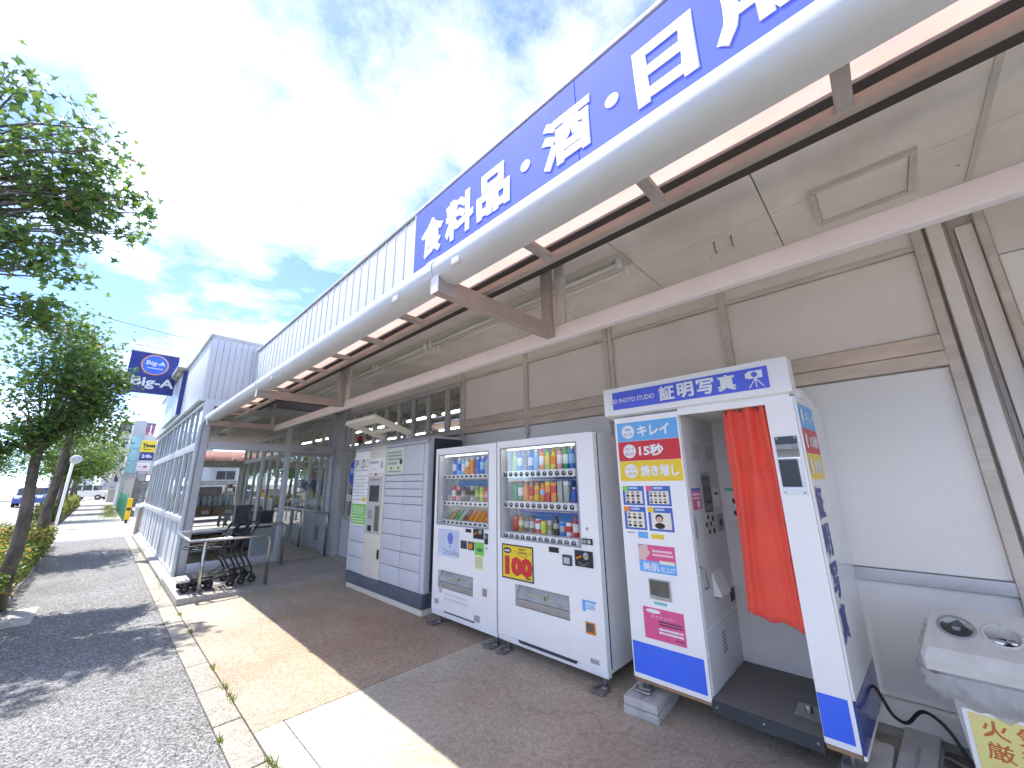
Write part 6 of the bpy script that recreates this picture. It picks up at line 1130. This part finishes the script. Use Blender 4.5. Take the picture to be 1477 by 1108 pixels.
# weeds in the joints
def weeds(name, label, spots, h, n):
    b = MB()
    for (x, y, r) in spots:
        for k in range(n):
            a = random.uniform(0, 6.28); d = random.uniform(0, r); bx, by = x + d * math.cos(a) * 0.35, y + d * math.sin(a); l = h * random.uniform(0.4, 1.2); e = random.uniform(0, 6.28); w_ = 0.0035
            b.add([(bx - w_, by, 0.0), (bx + w_, by, 0.0), (bx + l * 0.5 * math.cos(e), by + l * 0.5 * math.sin(e), l)], [(0, 1, 2)])
    o = b.build(name, translucent(name + ' blade', (0.26, 0.30, 0.06), (0.18, 0.21, 0.05), 0.4), None); tag(o, label, 'weeds', kind='stuff')
weeds('weeds', 'small weeds growing in the kerb joint', [(0.907, 2.62, 0.10), (0.907, 2.76, 0.08), (0.907, 3.7, 0.10), (0.905, 3.95, 0.06), (0.905, 4.4, 0.05), (0.905, 5.6, 0.05), (0.905, 6.4, 0.05), (0.905, 8.4, 0.22), (0.905, 9.2, 0.1), (0.905, 11.0, 0.3), (0.905, 13.0, 0.4), (0.748, 3.2, 0.04)], 0.045, 26)
weeds('grass', 'green grass verge below the green mesh fence', [(random.uniform(0.35, 0.8), random.uniform(27, 45), 0.9) for _ in range(60)], 0.22, 22)

# ================================================================== STREET BACKGROUND
mp_ = T('traffic_mirror', 'white pole with small round mirror seen from behind', 'mirror', (-0.95, 23, 0)); tube('pole', [(-0.95, 23, 0), (-0.93, 23, 2.42)], 0.045, M_white, mp_, 10); MB().lathe((-0.86, 22.93, 2.55), [(0.17, 0), (0.165, -0.03), (0.10, -0.06), (0.02, -0.07)], 20, axis='y').build('mirror_back', M_lgrey, mp_, True); tube('bracket', [(-0.93, 23, 2.42), (-0.86, 22.95, 2.55)], 0.02, M_galv, mp_, 6)
fn = T('mesh_fence', 'green mesh fence panel beside the sidewalk past the store', 'fence', (0.92, 30, 0)); M_fg = mat('green mesh paint', (0.05, 0.26, 0.15), 0.5)
for k in range(7): tube('fence_post', [(0.92, 25.2 + k * 1.9, 0), (0.92, 25.2 + k * 1.9, 1.15)], 0.03, M_fg, fn, 8)
for k in range(6):
    ya = 25.2 + k * 1.9; b = MB()
    for j in range(12): b.box((0.915, 0.925), (ya + 0.08 + j * 0.155, ya + 0.10 + j * 0.155), (0.06, 1.12))
    for j in range(9): b.box((0.911, 0.914), (ya + 0.04, ya + 1.86), (0.08 + j * 0.128, 0.10 + j * 0.128))
    b.build('mesh_panel', M_fg, fn)
M_yb = mat('bright yellow board', (0.85, 0.55, 0.01), 0.5)
yb_ = T('yellow_marker', 'yellow upright marker board at the car park exit', 'marker', (0.95, 23.6, 0)); B('board', (0.88, 1.05), (23.55, 23.61), (0.12, 1.0), M_yb, yb_, 0.02); B('stand', (0.92, 1.01), (23.5, 23.68), (0, 0.118), M_char, yb_, 0.02); B('dark_band', (0.90, 1.03), (23.545, 23.549), (0.5, 0.62), M_char, yb_)
for k in range(3):
    g_ = T('pipe_guard', 'low steel pipe guard at the far corner of the vestibule, %s of three' % ORD[k], 'guard', (1.0 + k * 0.07, 17.8 + k * 0.45, 0), 'pipe guards by the vestibule corner'); tube('hoop', bend([(0.98 + k * 0.06, 17.7 + k * 0.45, 0), (0.98 + k * 0.06, 17.7 + k * 0.45, 0.85), (1.30 + k * 0.06, 17.9 + k * 0.45, 0.85), (1.30 + k * 0.06, 17.9 + k * 0.45, 0)], 0.1), 0.03, M_brown if k == 1 else M_galv, g_, 8)
fl_ = T('advertising_flag', 'red, yellow and white advertising flag at the car park', 'flag', (1.5, 22.6, 0)); tube('flag_pole', [(1.30, 22.6, 0), (1.42, 22.6, 2.0)], 0.014, M_white, fl_, 6)
def flagq(nm, z0, z1, mm): 
    vs = []; 
    for i in range(7):
        for z in (z0, z1): vs.append((1.30 + z * 0.06 + i * 0.062, 22.6 + 0.04 * math.sin(i * 1.1 + z), z))
    M(nm, vs, [(2 * i, 2 * i + 1, 2 * i + 3, 2 * i + 2) for i in range(6)], mm, fl_, True)
flagq('flag_cloth', 1.25, 1.9, mat('white flag cloth', (0.72, 0.70, 0.70), 0.8)); flagq('flag_cloth', 0.75, 1.248, mat('red flag cloth', (0.6, 0.08, 0.05), 0.8)); flagq('flag_cloth', 0.45, 0.748, mat('yellow flag cloth', (0.8, 0.5, 0.04), 0.8)); M('flag_emblem', [(1.50 + 0.13 * math.cos(a), 22.53, 1.0 + 0.16 * math.sin(a)) for a in [2 * math.pi * i / 16 for i in range(16)]], [tuple(range(16))], MATS['yellow flag cloth'], fl_)
def bicycle(x, y, rz, c, label):
    t = T('bicycle', label, 'bicycle', (x, y, 0), 'bicycles parked past the store')
    for dx_ in (-0.52, 0.52):
        ty = tube('wheel_tyre', [(x + dx_ + 0.32 * math.cos(a), y, 0.34 + 0.32 * math.sin(a)) for a in [2 * math.pi * i / 22 for i in range(23)]], 0.018, M_rubber, t, 6); sp_ = MB(); [sp_.tube([(x + dx_, y, 0.34), (x + dx_ + 0.31 * math.cos(a), y, 0.34 + 0.31 * math.sin(a))], 0.003, 4) for a in [math.pi * i / 5 for i in range(10)]]; sp_.build('spokes', M_galv, ty)
    f_ = MB(); P0, P1, P2, P3 = (x - 0.52, y, 0.34), (x - 0.05, y, 0.32), (x - 0.18, y, 0.78), (x + 0.38, y, 0.72)
    for a, b_ in ((P0, P1), (P1, P2), (P0, P2), (P1, P3), (P2, P3), (P3, (x + 0.52, y, 0.34)), (P3, (x + 0.34, y, 0.98))): f_.tube([a, b_], 0.016, 6)
    f_.build('frame', mat('bike paint ' + label[:5], c, 0.4), t); tube('handlebar', [(x + 0.2, y - 0.24, 1.0), (x + 0.34, y - 0.1, 0.99), (x + 0.34, y + 0.1, 0.99), (x + 0.2, y + 0.24, 1.0)], 0.013, M_galv, t, 6); B('saddle', (x - 0.32, x - 0.08), (y - 0.06, y + 0.06), (0.80, 0.86), M_black, t, 0.02); b = MB(); b.box((x + 0.42, x + 0.72), (y - 0.16, y + 0.16), (0.68, 0.92), 0, skip=('+z',)); b.build('basket', M_galv, t); t.rotation_euler = (0, 0, R(rz))
bicycle(1.65, 26.6, 100, (0.05, 0.05, 0.06), 'black bicycle parked behind the yellow marker'); bicycle(2.05, 27.4, 95, (0.5, 0.5, 0.52), 'silver bicycle parked beside the black bicycle')
def car(x, y, rz, c, label, van=False, L_=4.2, W_=1.66, H_=1.5):
    t = T('parked_car', label, 'van' if van else 'car', (x, y, 0), 'vehicles on the road and car park')
    pf = [(-0.5, 0.2), (-0.5, 0.52), (-0.44, 0.60), (-0.28, 0.64), (-0.20, 0.64), (0.47, 0.64), (0.5, 0.56), (0.5, 0.2)]; cab = [(-0.30 if not van else -0.42, 0.63), (-0.17 if not van else -0.33, 0.97), (0.0, 1.0), (0.38 if not van else 0.46, 0.98), (0.48, 0.63)]
    def ext(nm, p, w_, mm, inset=0.0):
        n = len(p); vs = [(x + a * L_, y + s * (w_ / 2 - (inset if (b_ > 0.9) else 0)), b_ * H_) for s in (-1, 1) for a, b_ in p]; o = M(nm, vs, [tuple(range(n)), tuple(range(2 * n - 1, n - 1, -1))] + [(i, n + i, n + (i + 1) % n, (i + 1) % n) for i in range(n)], mm, t); m_ = o.modifiers.new('bev', 'BEVEL'); m_.width = 0.05; m_.segments = 3; return o
    ext('body', pf, W_, mat('car paint ' + label[:12], c, 0.25, coat=0.6)); ext('cabin', cab, W_ * 0.93, M_screen, 0.08)
    B('roof', (x - 0.15 * L_, x + 0.40 * L_), (y - W_ * 0.40, y + W_ * 0.40), (H_ * 0.985, H_ * 1.01), MATS['car paint ' + label[:12]], t, 0.02)
    for a in (-0.14, 0.12, 0.36): B('pillar', (x + a * L_ - 0.05, x + a * L_ + 0.05), (y - W_ * 0.47, y + W_ * 0.47), (H_ * 0.64, H_ * 0.985), MATS['car paint ' + label[:12]], t)
    for a in (-0.32, 0.32):
        for s in (-1, 1): wl = cyl('wheel', (x + a * L_, y + s * W_ * 0.46 - 0.09, 0.30), 0.30, 0.18, M_rubber, t, 'y'); cyl('hubcap', (x + a * L_, y + s * W_ * 0.46 - 0.1, 0.30), 0.17, 0.2, M_lgrey, wl, 'y')
    for s in (-1, 1): B('headlight', (x - 0.505 * L_, x - 0.49 * L_), (y + s * W_ * 0.36 - 0.15, y + s * W_ * 0.36 + 0.15), (0.66, 0.80), M_whitep, t, 0.02); B('tail_light', (x + 0.495 * L_, x + 0.505 * L_), (y + s * W_ * 0.40 - 0.08, y + s * W_ * 0.40 + 0.08), (0.7, 0.95), M_red, t, 0.02)
    t.rotation_euler = (0, 0, R(rz)); return t
car(-0.8, 69, 155, (0.75, 0.75, 0.75), 'white hatchback crossing at the end of the sidewalk', False, 3.6, 1.6, 1.7); car(-3.9, 52, 90, (0.03, 0.10, 0.45), 'blue car on the road behind the mirror pole', False, 3.8, 1.6, 1.5); car(3.2, 22.0, 8, (0.55, 0.57, 0.58), 'silver car parked behind the vestibule', False, 4.0, 1.6, 1.45)
# block wall and neighbours behind the car park
M_cblk = mat('concrete block wall', (0.30, 0.29, 0.27), 0.9, var=0.25, scale=3, bump=0.3, bscale=30)
wl_ = T('block_wall', 'grey concrete block wall behind the car park', 'wall', (8, 27, 0))
B('wall_core', (1.4, 16), (28.02, 28.12), (0, 1.72), M_gap, wl_)
for r_ in range(9):
    for k in range(24):
        x0 = 1.4 + k * 0.4 - (0.2 if r_ % 2 else 0)
        B('block', (max(1.4, x0) + 0.006, x0 + 0.394), (28.0, 28.018), (r_ * 0.19 + 0.005, r_ * 0.19 + 0.185), M_cblk, wl_)
w2 = T('concrete_wall', 'weathered grey concrete wall behind the green fence', 'wall', (1.4, 36, 0)); [B('wall_panel', (1.15, 1.3), (28.4 + k * 1.8, 28.4 + k * 1.8 + 1.78), (0, 1.9), M_cblk, w2) for k in range(7)]; B('wall_panel', (1.32, 4.5), (41.1, 41.25), (0, 1.9), M_cblk, w2)
aw = T('awning', 'pink translucent curved awning behind the vestibule', 'awning', (3.2, 18.2, 2.2)); M_awn = translucent('pink awning sheet', (0.72, 0.36, 0.30), (0.62, 0.30, 0.26), 0.6, 0.5, 3)
vs = []; 
for i in range(9): a = i / 8 * math.pi / 2; vs += [(2.0, 19.5 - 1.2 * math.sin(a), 2.40 + 0.42 * math.cos(a)), (5.2, 19.5 - 1.2 * math.sin(a), 2.40 + 0.42 * math.cos(a))]
M('awning_sheet', vs, [(2 * i, 2 * i + 1, 2 * i + 3, 2 * i + 2) for i in range(8)], M_awn, aw, True)
for x in (2.05, 2.75, 3.45, 4.15, 4.85): tube('awning_rib', [(x, 19.5 - 1.22 * math.sin(i / 8 * math.pi / 2), 2.38 + 0.42 * math.cos(i / 8 * math.pi / 2)) for i in range(9)], 0.022, M_brown, aw, 6)
B('awning_beam', (2.0, 5.2), (18.27, 18.35), (2.28, 2.375), M_brown, aw); [tube('awning_post', [(x, 18.3, 0), (x, 18.3, 2.28)], 0.03, M_brown, aw, 6) for x in (3.75, 5.1)]
def house(label, x, y, z, mwall, mroof, wins, group='neighbouring buildings', gable=False, sign=None, name='neighbour_building', cat='building'):
    t = T(name, label, cat, ((x[0] + x[1]) / 2, (y[0] + y[1]) / 2, 0), group)
    B('wall', x, y, (0, z), mwall, t)
    if gable:
        ym = (y[0] + y[1]) / 2; M('roof', [(x[0] - .3, y[0] - .3, z + 0.02), (x[1] + .3, y[0] - .3, z + 0.02), (x[1] + .3, ym, z + gable), (x[0] - .3, ym, z + gable), (x[0] - .3, y[1] + .3, z + 0.02), (x[1] + .3, y[1] + .3, z + 0.02)], [(0, 1, 2, 3), (3, 2, 5, 4), (0, 3, 4), (1, 5, 2)], mroof, t)
    else: B('roof', (x[0] - 0.1, x[1] + 0.1), (y[0] - 0.1, y[1] + 0.1), (z + 0.01, z + 0.16), mroof, t)
    for (a, b, c, d) in wins:
        f_ = B('window', (a, b), (y[0] - 0.06, y[0] - 0.005), (c, d), M_alu, t); B('pane', (a + 0.06, (a + b) / 2 - 0.02), (y[0] - 0.075, y[0] - 0.062), (c + 0.06, d - 0.06), M_screen, f_); B('pane', ((a + b) / 2 + 0.02, b - 0.06), (y[0] - 0.075, y[0] - 0.062), (c + 0.06, d - 0.06), M_screen, f_)
    return t
M_hw = mat('white render', (0.66, 0.66, 0.64), 0.8, var=0.06, scale=1); M_hg = mat('grey render', (0.46, 0.47, 0.49), 0.7, var=0.08, scale=1); M_hc = mat('cream render', (0.66, 0.62, 0.42), 0.8, var=0.06, scale=1); M_rf = mat('slate roof', (0.14, 0.15, 0.17), 0.7, var=0.1, scale=2); M_teal = mat('teal glass wall', (0.28, 0.52, 0.54), 0.15, var=0.1, scale=2); M_beige = mat('beige render', (0.58, 0.53, 0.46), 0.8, var=0.08, scale=1)
house('white house with grey window behind the block wall', (2.4, 4.6), (31, 37), 4.0, M_hw, M_rf, [(2.9, 4.1, 2.0, 2.9)], 'neighbouring buildings')
t = house('low white building with cream eaves behind the block wall', (4.9, 12), (34, 40), 3.3, M_hw, M_hc, [(5.4, 6.6, 1.8, 2.5), (7.4, 8.8, 1.8, 2.5)]); B('eave_band', (4.8, 12.1), (33.6, 33.9), (2.75, 3.25), M_hc, t)
t = house('grey and teal slab building beyond the car park', (0.98, 2.4), (44, 52), 2.3, M_hg, M_hg, []); B('stair_tower', (1.05, 1.80), (43.9, 48), (2.48, 6.75), M_hg, t); [B('teal_panel', (1.08, 1.62), (43.82, 43.89), (2.5 + k * 1.0, 3.44 + k * 1.0), M_teal, t) for k in range(3)]; B('upper_storey', (1.82, 6), (44.4, 52), (2.48, 5.6), M_hw, t)
[B('striped_shutter', (1.86 + k * 0.2, 1.96 + k * 0.2), (44.30, 44.38), (5.62, 6.5), M_pink if k % 2 == 0 else M_whitep, t) for k in range(6)]
sg2 = T('parking_sign', 'yellow and dark parking sign projecting beyond the vestibule roof', 'sign', (2.1, 40, 0)); tube('sign_pole', [(2.45, 40, 0), (2.45, 40, 4.9)], 0.06, M_galv, sg2, 8); B('yellow_box', (1.56, 2.36), (39.9, 40.1), (3.95, 4.82), M_yellow, sg2, 0.02); B('dark_box', (1.60, 2.36), (39.9, 40.1), (3.36, 3.94), M_navy, sg2, 0.02); lettering('sign_lettering', 'Times', 'y', (2.0, 39.895, 4.45), (0.70, 0.28), M_black, sg2, 0.05, 0.006); smallprint('small_print', 'y', (1.97, 39.893, 4.15), (0.4, 0.1), 1, M_black, sg2); lettering('sign_lettering', '24h', 'y', (1.97, 39.893, 3.66), (0.55, 0.26), M_letter, sg2, 0.03, 0.006)
s3 = T('shop_sign', 'white sign with pink mark below the yellow parking sign', 'sign', (1.9, 42, 2.6)); B('sign_box', (1.62, 2.42), (42.0, 42.15), (2.62, 3.28), M_whitep, s3, 0.02); B('sign_border', (1.60, 2.44), (42.02, 42.10), (2.60, 3.30), M_grey, s3); disc('sign_mark', 'y', (2.12, 41.995, 2.95), 0.13, M_pink, s3, 0.006, 0.09); smallprint('small_print', 'y', (1.85, 41.99, 2.95), (0.25, 0.07), 1, M_pink, s3); [tube('sign_post', [(x, 42.06, 0), (x, 42.06, 2.6)], 0.05, M_brown, s3, 6) for x in (1.75, 2.3)]
t = house('grey apartment block with balconies down the street', (0.55, 3.0), (58, 70), 7.2, M_beige, M_rf, []); 
for k in range(3):
    for j in range(2): f_ = B('window', (0.75 + j * 0.8, 1.25 + j * 0.8), (57.93, 57.995), (1.6 + k * 1.9, 2.7 + k * 1.9), M_alu, t); B('pane', (0.8 + j * 0.8, 1.2 + j * 0.8), (57.91, 57.928), (1.66 + k * 1.9, 2.64 + k * 1.9), M_screen, f_)
    B('balcony', (0.1, 2.1), (57.0, 57.9), (1.2 + k * 1.9, 1.32 + k * 1.9), M_hw, t); B('balcony_rail', (0.1, 2.1), (56.95, 57.0), (1.32 + k * 1.9, 1.95 + k * 1.9), M_hg, t)
B('sloped_roof', (0.3, 3.1), (57.5, 70.2), (7.4, 8.2), M_rf, t)
house('pale building with red shop front far down the street', (-0.2, 3), (78, 90), 6.5, M_hw, M_rf, [(0.2, 1.2, 3.5, 4.6), (1.6, 2.6, 3.5, 4.6)])
house('white building closing the end of the street', (-6, -1.2), (98, 110), 5.0, M_hw, M_rf, [(-5, -3.6, 2.2, 3.6)])
house('cream house across the road behind the trees', (-19, -12.2), (46, 56), 5.0, M_hc, M_rf, [(-17, -15.5, 2.6, 3.8), (-14.6, -13.2, 2.6, 3.8)], 'buildings across the road', 1.8)
t = house('open fronted shed across the road at the left edge', (-16, -10.8), (38, 43), 2.3, M_browng, M_rf, [], 'buildings across the road'); B('shed_shade_sheet', (-15.6, -11.2), (37.93, 37.99), (0, 1.9), M_void, t); [B('shed_post', (x, x + 0.12), (37.85, 37.92), (0, 2.2), M_lgrey, t) for x in (-14, -12.6)]  # dark sheet on the closed front stands in for the shade inside
tw = T('church_tower', 'pointed grey steeple rising behind the trees at the left edge', 'tower', (-22, 84, 0)); B('tower_wall', (-23.5, -20.5), (82.5, 85.5), (0, 15), M_hg, tw); M('spire', [(-23.8, 82.2, 15.05), (-20.2, 82.2, 15.05), (-20.2, 85.8, 15.05), (-23.8, 85.8, 15.05), (-22, 84, 25)], [(0, 1, 4), (1, 2, 4), (2, 3, 4), (3, 0, 4), (3, 2, 1, 0)], M_rf, tw)
for k, (x, y, h, lb) in enumerate(((-24, 62, 6, 'white house across the road beyond the shed'), (-30, 40, 6.5, 'beige house set back across the road'))): house(lb, (x - 5, x + 4), (y, y + 9), h, (M_hw, M_beige)[k], M_rf, [(x - 3.5, x - 2, 3.2, 4.6), (x + 0.5, x + 2, 3.2, 4.6)], 'buildings across the road', 2.0)
wr = tube('overhead_wire', [(-6 + 12 * i / 12, 20, 8.05 - 0.09 * (i) + 0.03 * (i - 6) ** 2 * 0.1) for i in range(13)], 0.012, M_black, None, 5); tag(wr, 'thin overhead wire crossing the sky above the hanging sign', 'wire')

# across the road, behind the viewer: seen in the booth mirror and in reflections
t = house('grey two storey building across the road opposite the store', (-24, -15), (-14, 16), 4.6, M_hg, M_rf, [], 'buildings across the road')
for k in range(1):
    B('walkway_slab', (-14.99, -13.9), (-13.5, 15.5), (2.6 + k * 2.6, 2.8 + k * 2.6), M_cblk, t); B('walkway_rail', (-13.95, -13.88), (-13.5, 15.5), (2.82 + k * 2.6, 3.7 + k * 2.6), M_char, t)
    for j in range(7): f_ = B('window', (-14.98, -14.9), (-12 + j * 4, -10 + j * 4), (0.9 + k * 2.6, 2.2 + k * 2.6), M_alu, t); B('pane', (-14.89, -14.87), (-11.9 + j * 4, -10.1 + j * 4), (1.0 + k * 2.6, 2.1 + k * 2.6), M_screen, f_)
car(-7.2, 2.2, 90, (0.80, 0.80, 0.80), 'pale van on the road opposite the photo booth', True, 4.4, 1.7, 1.95)
for k in range(3): tag(B('stepping_tile', (-0.58 + 0.02 * k, -0.30), (7.3 + k * 0.32, 7.6 + k * 0.32), (0.001, 0.010), M_concl, None, 0.004), 'pale concrete tile beside the second tree, %s from the camera' % ORD[k], 'tile', 'concrete tiles beside the tree')
wsn = T('wall_sign', 'small white sign with a black letter on the block wall', 'sign', (6.2, 27.9, 1.2)); B('sign_plate', (5.75, 6.5), (27.94, 27.98), (1.25, 1.8), M_whitep, wsn); lettering('sign_lettering', 'A', 'y', (6.2, 27.93, 1.52), (0.30, 0.34), M_black, wsn, 0.03)
